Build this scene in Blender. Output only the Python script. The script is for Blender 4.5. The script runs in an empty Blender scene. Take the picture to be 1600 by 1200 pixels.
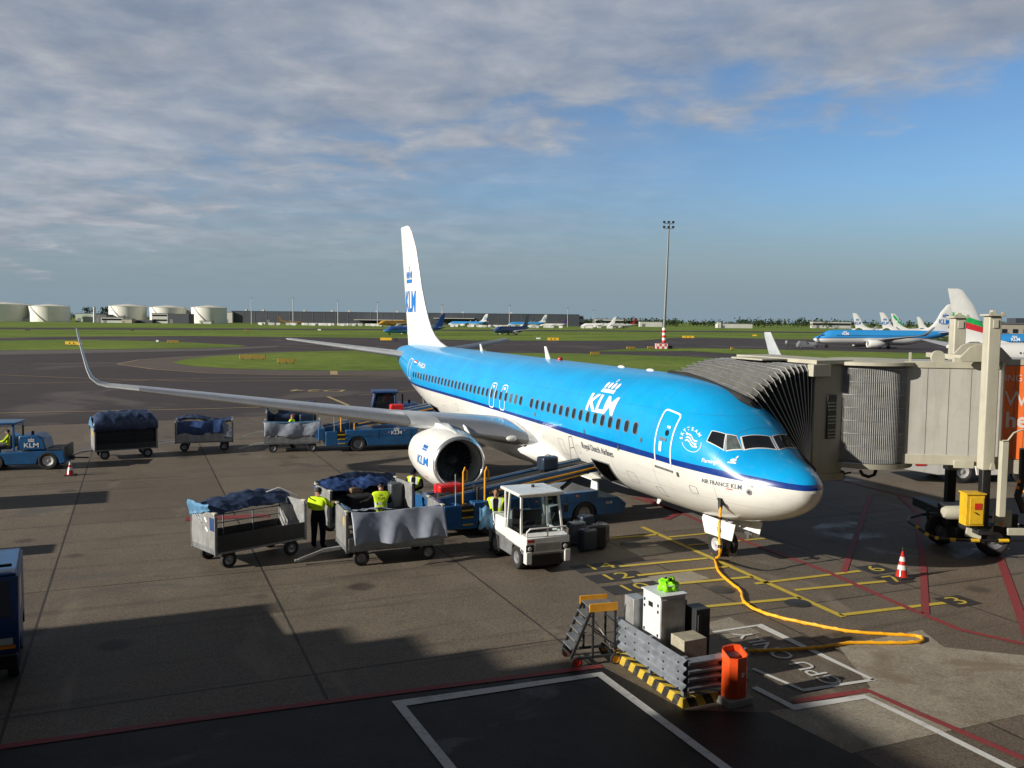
import bpy, bmesh, math, random
from mathutils import Vector as V, Matrix as M, noise as mnoise
R=math.radians
rnd=random.Random(7)
sc=bpy.context.scene
COL=sc.collection
# ---------------------------------------------------------------- camera
FPX,PITCH,ROLL,CAMH=1396.3,.07141,.01047,6.7267
cam=bpy.data.objects.new('camera',bpy.data.cameras.new('camera')); COL.objects.link(cam)
cam.data.sensor_width=36; cam.data.lens=36*FPX/1600; cam.data.clip_start=.1; cam.data.clip_end=20000
fw=V((0,math.cos(PITCH),-math.sin(PITCH))); up0=V((0,math.sin(PITCH),math.cos(PITCH))); rt0=V((1,0,0))
cr,sr=math.cos(ROLL),math.sin(ROLL)
rt=rt0*cr+up0*sr; up=up0*cr-rt0*sr
m=M((rt,up,-fw)).transposed().to_4x4(); m.translation=V((0,0,CAMH)); cam.matrix_world=m
sc.camera=cam
def ray(px,py):
    x0,y0=px-800,py-600
    x=cr*x0+sr*y0; u=-(-sr*x0+cr*y0)
    return V((x,FPX*math.cos(PITCH)+u*math.sin(PITCH),-FPX*math.sin(PITCH)+u*math.cos(PITCH)))/FPX
def G(px,py,z=0.):
    d=ray(px,py); t=(z-CAMH)/d.z
    return V((d.x*t,d.y*t,z))
def D(px,py,Y):
    d=ray(px,py); t=Y/d.y
    return V((d.x*t,Y,CAMH+d.z*t))
# ground directions of the stand: AX runs from nose to tail, EX across it
PSI=1.9692
AX=V((math.cos(PSI),math.sin(PSI),0)); EX=V((AX.y,-AX.x,0))
EANG=math.atan2(EX.y,EX.x)
# ---------------------------------------------------------------- objects
def tag(o,label=None,cat=None,group=None,kind=None):
    if label: o['label']=label
    if cat: o['category']=cat
    if group: o['group']=group
    if kind: o['kind']=kind
    return o
def empty(name,loc=(0,0,0),rz=0,label=None,cat=None,group=None):
    o=bpy.data.objects.new(name,None); COL.objects.link(o); o.location=loc; o.rotation_euler=(0,0,rz); o.empty_display_size=.2
    return tag(o,label,cat,group)
def dup(root,loc=None,rz=None,label=None,group=None):
    def cp(o,par):
        c=o.copy(); COL.objects.link(c)
        if par is not None: c.parent=par
        for ch in kids.get(o.name,()): cp(ch,c)
        return c
    kids={}
    for o in list(COL.objects):
        if o.parent is not None: kids.setdefault(o.parent.name,[]).append(o)
    c=cp(root,None)
    if loc is not None: c.location=loc
    if rz is not None: c.rotation_euler=(0,0,rz)
    tag(c,label,None,group)
    return c
class MB:
    def __init__(s): s.v=[]; s.f=[]; s.mi=[]; s.cur=0
    def add(s,vs,fs):
        b=len(s.v); s.v+= [V(p) for p in vs]; s.f+=[tuple(i+b for i in f) for f in fs]; s.mi+=[s.cur]*len(fs); return s
    def box(s,c,d,rz=0,ry=0,rx=0):
        c=V(c); hx,hy,hz=d[0]/2,d[1]/2,d[2]/2
        r=M.Rotation(rz,3,'Z')@M.Rotation(ry,3,'Y')@M.Rotation(rx,3,'X')
        vs=[c+r@V((x*hx,y*hy,z*hz)) for z in(-1,1) for y in(-1,1) for x in(-1,1)]
        return s.add(vs,[(0,2,3,1),(4,5,7,6),(0,1,5,4),(2,6,7,3),(0,4,6,2),(1,3,7,5)])
    def bx(s,x0,x1,y0,y1,z0,z1): return s.box(((x0+x1)/2,(y0+y1)/2,(z0+z1)/2),(abs(x1-x0),abs(y1-y0),abs(z1-z0)))
    def prism(s,poly,y0,y1,ax='y'):
        # polygon in (x,z) extruded along y (or in (x,y) along z, or (y,z) along x)
        n=len(poly)
        def P(p,t): return (p[0],t,p[1]) if ax=='y' else ((p[0],p[1],t) if ax=='z' else (t,p[0],p[1]))
        vs=[P(p,y0) for p in poly]+[P(p,y1) for p in poly]
        return s.add(vs,[tuple(range(n))[::-1],tuple(range(n,2*n))]+[(i,(i+1)%n,n+(i+1)%n,n+i) for i in range(n)])
    def beam(s,a,b,w,h=None,upv=(0,0,1)):
        a,b=V(a),V(b); h=h or w; d=(b-a).normalized(); u=V(upv)
        if abs(d.dot(u))>.98: u=V((1,0,0))
        sd=d.cross(u).normalized(); u=sd.cross(d)
        vs=[p+sd*(i*w/2)+u*(j*h/2) for p in(a,b) for j in(-1,1) for i in(-1,1)]
        return s.add(vs,[(0,1,3,2),(4,6,7,5),(0,4,5,1),(2,3,7,6),(0,2,6,4),(1,5,7,3)])
    def tube(s,pts,r,n=8,cap=True):
        pts=[V(p) for p in pts]; rr=r if isinstance(r,(list,tuple)) else [r]*len(pts)
        rings=[]; prev=None
        for i,p in enumerate(pts):
            d=(pts[min(i+1,len(pts)-1)]-pts[max(i-1,0)]).normalized()
            if prev is None:
                u=V((0,0,1)) if abs(d.z)<.9 else V((1,0,0))
                prev=(u-d*u.dot(d)).normalized()
            else: prev=(prev-d*prev.dot(d)).normalized()
            w=d.cross(prev)
            rings.append([p+(prev*math.cos(2*math.pi*k/n)+w*math.sin(2*math.pi*k/n))*rr[i] for k in range(n)])
        return s.loft(rings,cap)
    def loft(s,rings,cap=True,closed=True):
        n=len(rings[0]); vs=[p for r in rings for p in r]; fs=[]
        for i in range(len(rings)-1):
            for k in range(n if closed else n-1):
                k2=(k+1)%n; fs.append((i*n+k,i*n+k2,(i+1)*n+k2,(i+1)*n+k))
        if cap: fs.append(tuple(range(n))[::-1]); fs.append(tuple(range((len(rings)-1)*n,len(rings)*n)))
        return s.add(vs,fs)
    def lathe(s,prof,o=(0,0,0),ax='x',n=32,cap=False,sq=None):
        # prof: (t along axis, radius)
        rings=[]
        for t,r in prof:
            ring=[]
            for k in range(n):
                a=2*math.pi*k/n; p,q=r*math.cos(a),r*math.sin(a)
                if sq and q<0: q*=sq
                ring.append(V(o)+(V((t,p,q)) if ax=='x' else V((p,t,q)) if ax=='y' else V((p,q,t))))
            rings.append(ring)
        return s.loft(rings,cap)
    def ball(s,c,r,n=12,m_=8):
        r=r if isinstance(r,(list,tuple)) else (r,r,r); c=V(c)
        rings=[[c+V((r[0]*math.sin(math.pi*i/m_)*math.cos(2*math.pi*k/n),r[1]*math.sin(math.pi*i/m_)*math.sin(2*math.pi*k/n),-r[2]*math.cos(math.pi*i/m_))) for k in range(n)] for i in range(1,m_)]
        s.loft(rings,True); return s
    def build(s,name,mats,par=None,smooth=35,bev=0,loc=None,rz=None,seg=2):
        me=bpy.data.meshes.new(name); me.from_pydata([tuple(p) for p in s.v],[],s.f)
        if not isinstance(mats,(list,tuple)): mats=[mats]
        for mt in mats: me.materials.append(mt)
        if len(mats)>1: me.polygons.foreach_set('material_index',s.mi)
        bm=bmesh.new(); bm.from_mesh(me); bmesh.ops.recalc_face_normals(bm,faces=bm.faces); bm.to_mesh(me); bm.free()
        if smooth: 
            me.polygons.foreach_set('use_smooth',[True]*len(me.polygons)); me.set_sharp_from_angle(angle=R(smooth))
        me.update()
        o=bpy.data.objects.new(name,me); COL.objects.link(o)
        if par is not None: o.parent=par
        if loc is not None: o.location=loc
        if rz is not None: o.rotation_euler=(0,0,rz)
        if bev:
            b=o.modifiers.new('edges','BEVEL'); b.width=bev; b.segments=seg; b.limit_method='ANGLE'; b.angle_limit=R(40); b.harden_normals=False
        return o
def part(name,mats,par,fn,bev=0,smooth=35,**k):
    b=MB(); fn(b); return b.build(name,mats,par,smooth,bev,**k)
# ---------------------------------------------------------------- materials
def nt(name):
    mt=bpy.data.materials.new(name); mt.use_nodes=True; t=mt.node_tree; t.nodes.clear(); return mt,t
def N(t,ty,ins=None,**k):
    n=t.nodes.new(ty)
    for a,b in k.items(): setattr(n,a,b)
    for a,b in (ins or {}).items():
        if hasattr(b,'is_linked') or isinstance(b,bpy.types.NodeSocket): t.links.new(b,n.inputs[a])
        else: n.inputs[a].default_value=b
    return n
def math_(t,op,a,b=None,c=None,cl=False):
    n=t.nodes.new('ShaderNodeMath'); n.operation=op; n.use_clamp=cl
    for i,x in enumerate((a,b,c)):
        if x is None: continue
        if isinstance(x,bpy.types.NodeSocket): t.links.new(x,n.inputs[i])
        else: n.inputs[i].default_value=x
    return n.outputs[0]
def mixc(t,f,a,b):
    n=t.nodes.new('ShaderNodeMix'); n.data_type='RGBA'
    for i,x in ((0,f),(6,a),(7,b)):
        if isinstance(x,bpy.types.NodeSocket): t.links.new(x,n.inputs[i])
        else: n.inputs[i].default_value=x if i==0 else (*x[:3],1)
    return n.outputs[2]
def noise(t,vec,scale,detail=4,rough=.55,dist=0):
    n=N(t,'ShaderNodeTexNoise',{'Vector':vec,'Scale':scale,'Detail':detail,'Roughness':rough,'Distortion':dist}); return n.outputs[0]
def ramp(t,f,*st,interp='LINEAR'):
    n=t.nodes.new('ShaderNodeValToRGB'); n.color_ramp.interpolation=interp; e=n.color_ramp.elements
    while len(e)<len(st): e.new(.5)
    for el,(p,c) in zip(e,st): el.position=p; el.color=(c,c,c,1) if not isinstance(c,tuple) else (*c,1)
    t.links.new(f,n.inputs[0]); return n.outputs[0]
def principled(t,col,rough=.5,metal=0,spec=.5,normal=None,coat=0):
    p=t.nodes.new('ShaderNodeBsdfPrincipled'); o=t.nodes.new('ShaderNodeOutputMaterial'); t.links.new(p.outputs[0],o.inputs[0])
    for k,x in (('Base Color',col),('Roughness',rough),('Metallic',metal),('Specular IOR Level',spec),('Normal',normal),('Coat Weight',coat)):
        if x is None: continue
        if isinstance(x,bpy.types.NodeSocket): t.links.new(x,p.inputs[k])
        else: p.inputs[k].default_value=(*x[:3],1) if k=='Base Color' else x
    return p
def mat(name,col,rough=.5,metal=0,var=.18,scale=2.5,bump=0,bscale=30,spec=.5,dirt=0,dcol=(.05,.045,.04),coat=0,streak=0):
    mt,t=nt(name)
    co=t.nodes.new('ShaderNodeTexCoord').outputs['Object']
    n1=noise(t,co,scale,6,.6)
    f=ramp(t,n1,(.3,0.),(.7,1.))
    c=mixc(t,f,[x*(1-var) for x in col],[min(1,x*(1+var)) for x in col])
    if dirt:
        n2=noise(t,co,scale*2.3,8,.7,.4); c=mixc(t,math_(t,'MULTIPLY',ramp(t,n2,(.48,0.),(.72,1.)),dirt),c,dcol)
    if streak:
        mp=N(t,'ShaderNodeMapping',{'Vector':co,'Scale':(3.2,3.2,.28)}); n4=noise(t,mp.outputs[0],1.,7,.65,.3); c=mixc(t,math_(t,'MULTIPLY',ramp(t,n4,(.47,0.),(.72,1.)),streak),c,dcol)
    rr=math_(t,'MULTIPLY_ADD',n1,.3*rough,rough*.85,cl=True)
    nm=None
    if bump:
        n3=noise(t,co,bscale,5,.6); b=N(t,'ShaderNodeBump',{'Strength':bump,'Distance':.02,'Height':n3}); nm=b.outputs[0]
    principled(t,c,rr,metal,spec,nm,coat)
    return mt
KB=(.010,.10,.27)   # fleet blue of the ground vehicles
M_={}
M_['kblue']=mat('vehicle_blue_paint',KB,.38,streak=.4,var=.15,dirt=.35,coat=.2)
M_['dblue']=mat('dark_blue_paint',(.01,.045,.15),.4,var=.2,dirt=.3)
M_['white']=mat('white_paint',(.74,.74,.71),.35,streak=.3,var=.06,dirt=.18,dcol=(.25,.23,.2),coat=.2)
M_['galv']=mat('galvanised_sheet',(.42,.43,.43),.42,.5,streak=.4,var=.2,scale=4,dirt=.3,dcol=(.16,.14,.12))
M_['gsteel']=mat('grey_steel_frame',(.22,.23,.24),.5,.4,var=.25,scale=4,dirt=.4)
M_['dark']=mat('dark_steel',(.025,.026,.028),.55,.1,var=.3,scale=4)
M_['black']=mat('black_plastic',(.012,.012,.013),.45,var=.25,scale=5)
M_['rubber']=mat('tyre_rubber',(.018,.017,.017),.8,var=.3,scale=6,bump=.3)
M_['alu']=mat('bare_aluminium',(.55,.56,.58),.3,.9,var=.08,scale=2,dirt=.12,dcol=(.2,.2,.2))
M_['rim']=mat('wheel_rim',(.6,.6,.6),.4,.4,var=.1)
M_['beige']=mat('beige_bridge_paint',(.46,.44,.35),.5,streak=.35,var=.07,scale=1.2,dirt=.2,dcol=(.25,.22,.16))
M_['bgrey']=mat('grey_bridge_panel',(.46,.45,.41),.45,streak=.45,var=.06,scale=.9,dirt=.22,dcol=(.26,.24,.2))
M_['yellow']=mat('safety_yellow',(.68,.42,.02),.45,var=.12,dirt=.25)
M_['oy']=mat('orange_yellow',(.75,.33,.015),.45,var=.12,dirt=.2)
M_['orange']=mat('orange_red_plastic',(.80,.085,.015),.4,var=.1,dirt=.12)
M_['red']=mat('red_paint',(.55,.03,.025),.45,var=.15,dirt=.1)
M_['redcase']=mat('red_suitcase_shell',(.62,.02,.02),.35,var=.1)
M_['hiviz']=mat('fluorescent_yellow_cloth',(.62,.85,.03),.85,var=.12,scale=9,bump=.4,bscale=18,spec=.1)
M_['hivizg']=mat('fluorescent_green_cloth',(.28,.75,.03),.85,var=.15,scale=9,bump=.4,bscale=18,spec=.1)
M_['reflect']=mat('silver_reflective_tape',(.6,.62,.6),.4,var=.1)
M_['navy']=mat('navy_work_cloth',(.008,.010,.020),.9,var=.3,scale=9,bump=.5,bscale=16,spec=.1)
M_['blackcloth']=mat('black_knit_cloth',(.010,.010,.011),.9,var=.3,scale=9,bump=.4,bscale=16,spec=.1)
M_['skin']=mat('skin',(.50,.28,.20),.55,var=.1,scale=12,spec=.3)
M_['skind']=mat('tanned_skin',(.36,.19,.12),.55,var=.1,scale=12,spec=.3)
M_['hair']=mat('dark_hair',(.014,.010,.008),.6,var=.3,scale=25,bump=.6,bscale=60)
M_['ginger']=mat('ginger_hair',(.20,.075,.03),.6,var=.3,scale=25,bump=.6,bscale=60)
M_['tarpd']=mat('dark_blue_tarpaulin',(.030,.050,.105),.36,var=.2,scale=3,bump=.9,bscale=5,dirt=.25,dcol=(.05,.06,.08))
M_['tarpb']=mat('bright_blue_tarpaulin',(.028,.062,.18),.35,var=.3,scale=3,bump=.9,bscale=5,dirt=.2)
M_['tarpl']=mat('light_blue_tarpaulin',(.10,.25,.42),.35,var=.3,scale=3,bump=.9,bscale=5,dirt=.3)
M_['tarpg']=mat('grey_blue_tarpaulin',(.25,.28,.34),.42,var=.05,scale=2.5,bump=.18,bscale=5)
M_['bag']=mat('black_bag_fabric',(.014,.014,.016),.75,var=.4,scale=6,bump=.5,bscale=25)
M_['bagb']=mat('dark_blue_case_shell',(.015,.03,.055),.35,var=.3,scale=4)
M_['bagg']=mat('grey_case_shell',(.10,.11,.12),.4,var=.3,scale=4)
M_['bagbr']=mat('brown_bag_fabric',(.22,.13,.06),.7,var=.3,scale=6)
M_['wood']=mat('worn_plywood_deck',(.10,.085,.07),.75,var=.35,scale=5,dirt=.3)
M_['lamp']=mat('clear_lamp_lens',(.55,.55,.5),.12,var=.05)
M_['redlens']=mat('red_lamp_lens',(.5,.03,.02),.15,var=.05)
M_['amber']=mat('amber_lamp_lens',(.8,.25,.02),.15,var=.05)
M_['conc']=mat('bare_concrete_block',(.33,.31,.28),.85,var=.2,scale=5,bump=.4,bscale=40,dirt=.3)
M_['glassd']=mat('dark_window_glass',(.012,.015,.018),.06,var=.2,spec=.6)
M_['trimw']=mat('white_lettering',(.80,.80,.80),.4,var=.03)
M_['trimb']=mat('blue_lettering',(.01,.16,.52),.4,var=.03)
M_['trimg']=mat('grey_lettering',(.10,.11,.14),.4,var=.03)
M_['trimr']=mat('red_lettering',(.6,.03,.03),.4,var=.03)
def glass_mat(name,tint,fac):
    mt,t=nt(name); a=N(t,'ShaderNodeBsdfTransparent',{'Color':(*tint,1)}); g=N(t,'ShaderNodeBsdfGlossy',{'Color':(.9,.95,1,1),'Roughness':.03})
    lw=N(t,'ShaderNodeFresnel',{'IOR':1.5}); f=math_(t,'MULTIPLY_ADD',lw.outputs[0],1.,fac,cl=True)
    mx=N(t,'ShaderNodeMixShader',{0:f,1:a.outputs[0],2:g.outputs[0]}); o=N(t,'ShaderNodeOutputMaterial',{0:mx.outputs[0]}); return mt
M_['glass']=glass_mat('clear_cab_glass',(.72,.78,.78),.02)
# ---------------------------------------------------------------- text and flat artwork
def text_bm(body,size,bold=0.,align='CENTER',sx=1.):
    c=bpy.data.curves.new('t','FONT'); c.body=body; c.size=size; c.align_x=align; c.align_y='CENTER'; c.offset=bold*size; c.resolution_u=3
    o=bpy.data.objects.new('t',c); COL.objects.link(o)
    me=bpy.data.meshes.new_from_object(o); bpy.data.objects.remove(o); bpy.data.curves.remove(c)
    bm=bmesh.new(); bm.from_mesh(me); bpy.data.meshes.remove(me)
    for v in bm.verts: v.co.x*=sx; v.co.z=0
    return bm
def poly_bm(polys):
    bm=bmesh.new()
    for p in polys: bm.faces.new([bm.verts.new((a,b,0)) for a,b in p])
    return bm
def refine(bm,L):
    bmesh.ops.triangulate(bm,faces=bm.faces)
    for _ in range(5):
        es=[e for e in bm.edges if e.calc_length()>L]
        if not es: break
        bmesh.ops.subdivide_edges(bm,edges=es,cuts=1); bmesh.ops.triangulate(bm,faces=[f for f in bm.faces if len(f.verts)>3])
def decal(name,bm,fn,mt,par=None,L=.12,thick=0.):
    refine(bm,L)
    for v in bm.verts: v.co=fn(v.co.x,v.co.y)
    me=bpy.data.meshes.new(name); bm.to_mesh(me); bm.free(); me.materials.append(mt)
    o=bpy.data.objects.new(name,me); COL.objects.link(o)
    if par is not None: o.parent=par
    return o
def rrect(w,h,r,n=4,cx=0,cy=0):
    p=[]
    for sx,sy,a0 in((1,1,0),(-1,1,90),(-1,-1,180),(1,-1,270)):
        for i in range(n+1):
            a=R(a0+90*i/n); p.append((cx+sx*(w/2-r)+r*math.cos(a),cy+sy*(h/2-r)+r*math.sin(a)))
    return p
def ring_bm(outer,inner):
    bm=bmesh.new(); n=len(outer)
    a=[bm.verts.new((x,y,0)) for x,y in outer]; b=[bm.verts.new((x,y,0)) for x,y in inner]
    for i in range(n): bm.faces.new((a[i],a[(i+1)%n],b[(i+1)%n],b[i]))
    return bm
def ell(cx,cy,a,b,rot=0,n=16):
    return [(cx+a*math.cos(t)*math.cos(rot)-b*math.sin(t)*math.sin(rot),cy+a*math.cos(t)*math.sin(rot)+b*math.sin(t)*math.cos(rot)) for t in (2*math.pi*i/n for i in range(n))]
def crown_bm(w):
    # a bar, four leaning ovals, a little cross above
    P=[[(-.5*w,0),(.5*w,0),(.5*w,.16*w),(-.5*w,.16*w)]]
    for i,x in enumerate((-.42,-.15,.13,.41)): P.append(ell(x*w,.36*w,.10*w,.17*w,-.25*x))
    P.append(ell(0,.60*w,.05*w,.05*w,0,8)); P.append([(-.02*w,.64*w),(.02*w,.64*w),(.02*w,.76*w),(-.02*w,.76*w)]); P.append([(-.07*w,.68*w),(.07*w,.68*w),(.07*w,.72*w),(-.07*w,.72*w)])
    return poly_bm(P)
def planar(o,ux,uy,off=(0,0,0)):
    o,ux,uy,off=V(o),V(ux),V(uy),V(off)
    return lambda u,v:o+ux*u+uy*v+off
def wheel(par,c,r,w,mats=('rubber','rim'),name='wheel',rimr=.55):
    # axle along y
    o=bpy.data.objects.new(name,None) if False else None
    t=part(name,M_[mats[0]],par,lambda b:b.lathe([(-w*.36,r*rimr),(-w*.5,r*.72),(-w*.46,r*.93),(-w*.3,r),(w*.3,r),(w*.46,r*.93),(w*.5,r*.72),(w*.36,r*rimr)],c,'y',24))
    part('rim',M_[mats[1]],t,lambda b:(b.lathe([(-w*.36,r*rimr),(-w*.30,r*rimr*.86),(-w*.22,r*rimr*.5),(-w*.30,r*rimr*.3),(-w*.32,.001)],c,'y',20),b.lathe([(w*.36,r*rimr),(w*.30,r*rimr*.86),(w*.22,r*rimr*.5),(w*.30,r*rimr*.3),(w*.32,.001)],c,'y',20)))
    return t
# ================================================================ light and sky
SAZ,SEL=R(24),R(21.5)
ld=V((math.cos(SAZ)*math.cos(SEL),math.sin(SAZ)*math.cos(SEL),-math.sin(SEL)))
sun=bpy.data.objects.new('sun',bpy.data.lights.new('sun','SUN')); COL.objects.link(sun)
sun.data.energy=4.6; sun.data.angle=R(.5); sun.data.color=(1,.935,.83)
sun.rotation_euler=ld.to_track_quat('-Z','Y').to_euler(); sun.location=(-60,-30,40)
w=bpy.data.worlds.new('World'); sc.world=w; w.use_nodes=True; t=w.node_tree; t.nodes.clear()
sky=N(t,'ShaderNodeTexSky',sky_type='NISHITA',sun_disc=False,sun_elevation=SEL,sun_rotation=math.atan2(-ld.x,-ld.y)%(2*math.pi),altitude=0,air_density=1.0,dust_density=.6,ozone_density=1.6)
gen=t.nodes.new('ShaderNodeTexCoord').outputs['Generated']
sx=N(t,'ShaderNodeSeparateXYZ',{0:gen}); X,Y_,Z=sx.outputs
zc=math_(t,'ADD',math_(t,'MAXIMUM',Z,.0),.12)
u=math_(t,'DIVIDE',X,zc); v=math_(t,'DIVIDE',Y_,zc)
uv=N(t,'ShaderNodeCombineXYZ',{0:u,1:v,2:0.}).outputs[0]
n1=noise(t,uv,1.5,8,.55,.25)
n2=noise(t,uv,4.3,7,.57,.25)
n3=noise(t,uv,.8,6,.55,.2)
# edge of the cloud deck runs obliquely; beyond it only thin streaks
edge=math_(t,'SUBTRACT',3.34,math_(t,'MULTIPLY_ADD',u,.62,v))
edge=math_(t,'ADD',edge,math_(t,'MULTIPLY_ADD',n1,2.6,-1.3))
edge=math_(t,'ADD',edge,math_(t,'MULTIPLY_ADD',n2,1.3,-.65))
deck=N(t,'ShaderNodeMapRange',{0:edge,1:-.28,2:.62,3:0.,4:1.},interpolation_type='SMOOTHSTEP').outputs[0]
body=ramp(t,math_(t,'MULTIPLY_ADD',n2,.45,math_(t,'MULTIPLY',n1,.55)),(.34,.62),(.5,.84),(.62,1.))
dens=math_(t,'MULTIPLY',deck,body)
# low streaks near the horizon, mostly on the left
sv=N(t,'ShaderNodeCombineXYZ',{0:math_(t,'MULTIPLY',X,3.),1:math_(t,'MULTIPLY',Z,26.),2:0.}).outputs[0]
n4=noise(t,sv,1.6,7,.6,.6)
lowm=N(t,'ShaderNodeMapRange',{0:Z,1:.02,2:.11,3:0.,4:1.},interpolation_type='SMOOTHSTEP').outputs[0]
lowm=math_(t,'MULTIPLY',lowm,N(t,'ShaderNodeMapRange',{0:X,1:.30,2:-.30,3:.08,4:.95}).outputs[0])
st=math_(t,'MULTIPLY',ramp(t,n4,(.36,.42),(.68,.95)),lowm)
dens=math_(t,'MAXIMUM',dens,st)
shade=ramp(t,math_(t,'MULTIPLY_ADD',n2,.55,math_(t,'MULTIPLY',n3,.45)),(.32,0.),(.5,.45),(.68,1.))
cl=mixc(t,shade,(2.0,2.3,2.85),(4.3,4.5,4.9))
# clear sky colour by height: deep blue overhead, dull slate at the horizon
hz=N(t,'ShaderNodeMapRange',{0:Z,1:0.,2:.16,3:0.,4:1.},interpolation_type='SMOOTHSTEP').outputs[0]
tint=mixc(t,hz,(.62,.66,.74),(.60,.82,1.06))
skt=N(t,'ShaderNodeMix',{0:1.,6:sky.outputs[0],7:tint},data_type='RGBA',blend_type='MULTIPLY').outputs[2]
skt=mixc(t,hz,(2.1,2.85,3.4),skt)
fin=mixc(t,dens,skt,cl)
# above the view the sky is darkened on purpose, to cut ambient light
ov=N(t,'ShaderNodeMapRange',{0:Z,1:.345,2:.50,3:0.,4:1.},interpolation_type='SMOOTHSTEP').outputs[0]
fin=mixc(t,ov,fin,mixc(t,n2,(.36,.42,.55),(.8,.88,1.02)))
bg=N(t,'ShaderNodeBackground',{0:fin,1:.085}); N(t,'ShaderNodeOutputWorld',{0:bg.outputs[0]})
vs=sc.view_settings; vs.view_transform='Standard'; vs.look='None'; vs.exposure=.42; vs.gamma=1; vs.use_curve_mapping=False
sc.cycles.use_denoising=True; sc.cycles.max_bounces=6; sc.cycles.transparent_max_bounces=8
# ================================================================ ground
def sheet(name,mt,pts,z,label=None):
    b=MB(); b.add([(p[0],p[1],z) for p in pts],[tuple(range(len(pts)))]); o=b.build(name,mt,None,0); o['kind']='structure'
    return o
def gsheet(name,mt,px,z): return sheet(name,mt,[G(*p) for p in px],z)
def ground_mat(name,c0,c1,speck,rough=.75,big=.05,joints=None,wet=0.,stain=(.35,.75),patch=None,spec=.35):
    mt,t=nt(name); co=t.nodes.new('ShaderNodeTexCoord').outputs['Object']
    nb=noise(t,co,big,6,.6,.3); nm=noise(t,co,big*9,7,.65,.2); nf=noise(t,co,14,4,.8)
    f=ramp(t,math_(t,'MULTIPLY_ADD',nb,.6,math_(t,'MULTIPLY',nm,.4)),(stain[0],0.),(stain[1],1.))
    c=mixc(t,f,c0,c1)
    if speck:
        sp=N(t,'ShaderNodeTexVoronoi',{'Vector':co,'Scale':22.}); s2=noise(t,co,38,3,.8)
        c=mixc(t,math_(t,'MULTIPLY',ramp(t,s2,(.5,0.),(.66,1.)),speck),c,[min(1,x*1.9) for x in c1])
        c=mixc(t,math_(t,'MULTIPLY',ramp(t,nf,(.36,1.),(.52,0.)),speck),c,[x*.45 for x in c0])
    rr=math_(t,'MULTIPLY_ADD',nm,.25,rough-.12)
    if patch:
        np_=noise(t,co,patch[0],5,.55,.8); pm=ramp(t,np_,(patch[1],0.),(patch[1]+.05,1.))
        c=mixc(t,math_(t,'MULTIPLY',pm,patch[3]),c,patch[2])
        if wet: rr=math_(t,'SUBTRACT',rr,math_(t,'MULTIPLY',pm,wet))
    if joints:
        mp=N(t,'ShaderNodeMapping',{'Vector':co,'Rotation':(0,0,-EANG)}); mp.vector_type='POINT'
        s=N(t,'ShaderNodeSeparateXYZ',{0:mp.outputs[0]})
        ls=[]; ids=[]
        for i,(per,off) in enumerate(joints):
            a=math_(t,'DIVIDE',math_(t,'SUBTRACT',s.outputs[i],off),per); fr=math_(t,'FRACT',a); ids.append(math_(t,'FLOOR',a))
            dd=math_(t,'MULTIPLY',math_(t,'ABSOLUTE',math_(t,'SUBTRACT',fr,.5)),per)
            wv=math_(t,'MULTIPLY_ADD',nm,.03,per/2-.044)
            ls.append(math_(t,'GREATER_THAN',dd,wv))
        idv=N(t,'ShaderNodeCombineXYZ',{0:ids[0],1:ids[1],2:0.}); wn=N(t,'ShaderNodeTexWhiteNoise',{'Vector':idv.outputs[0]})
        c=mixc(t,math_(t,'MULTIPLY',math_(t,'SUBTRACT',wn.outputs[0],.35),.42,cl=True),c,[x*.55 for x in c0])
        c=mixc(t,math_(t,'MULTIPLY',math_(t,'MAXIMUM',ls[0],ls[1]),.85),c,(.022,.02,.018))
    if joints:
        vo=N(t,'ShaderNodeTexVoronoi',{'Vector':co,'Scale':.42,'Randomness':1.}); sp2=ramp(t,math_(t,'ADD',vo.outputs['Distance'],math_(t,'MULTIPLY_ADD',nf,.16,-.08)),(.10,1.),(.17,0.))
        c=mixc(t,math_(t,'MULTIPLY',sp2,.55),c,(.02,.018,.016))
        m2=N(t,'ShaderNodeMapping',{'Vector':mp.outputs[0],'Scale':(.10,1.9,1.)}); tm_=noise(t,m2.outputs[0],1.,6,.62,.5); c=mixc(t,math_(t,'MULTIPLY',ramp(t,tm_,(.56,0.),(.66,1.)),.38),c,(.035,.03,.027))
        m3=N(t,'ShaderNodeMapping',{'Vector':mp.outputs[0],'Scale':(.7,.22,1.)}); lt=noise(t,m3.outputs[0],.8,8,.66,.8); c=mixc(t,math_(t,'MULTIPLY',ramp(t,lt,(.58,0.),(.74,1.)),.5),c,[x*1.55 for x in c1])
    bn=math_(t,'ADD',nf,math_(t,'MULTIPLY',nm,.6)); bp=N(t,'ShaderNodeBump',{'Strength':.35,'Distance':.02,'Height':bn})
    principled(t,c,rr,0,spec,bp.outputs[0]); return mt
def grass_mat():
    mt,t=nt('airfield_grass'); co=t.nodes.new('ShaderNodeTexCoord').outputs['Object']
    a=noise(t,co,.02,6,.6,.5); b=noise(t,co,.35,6,.7,.3); d=noise(t,co,5,3,.8)
    f=ramp(t,math_(t,'ADD',math_(t,'MULTIPLY',a,.45),math_(t,'ADD',math_(t,'MULTIPLY',b,.35),math_(t,'MULTIPLY',d,.2))),(.42,0.),(.58,1.))
    c=mixc(t,f,(.095,.155,.028),(.20,.265,.052))
    c=mixc(t,math_(t,'MULTIPLY',ramp(t,noise(t,co,.11,5,.6,1.2),(.55,0.),(.7,1.)),.5),c,(.19,.185,.07))
    bp=N(t,'ShaderNodeBump',{'Strength':.8,'Distance':.1,'Height':d})
    principled(t,c,.9,0,.1,bp.outputs[0]); return mt
M_['grass']=grass_mat()
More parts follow.
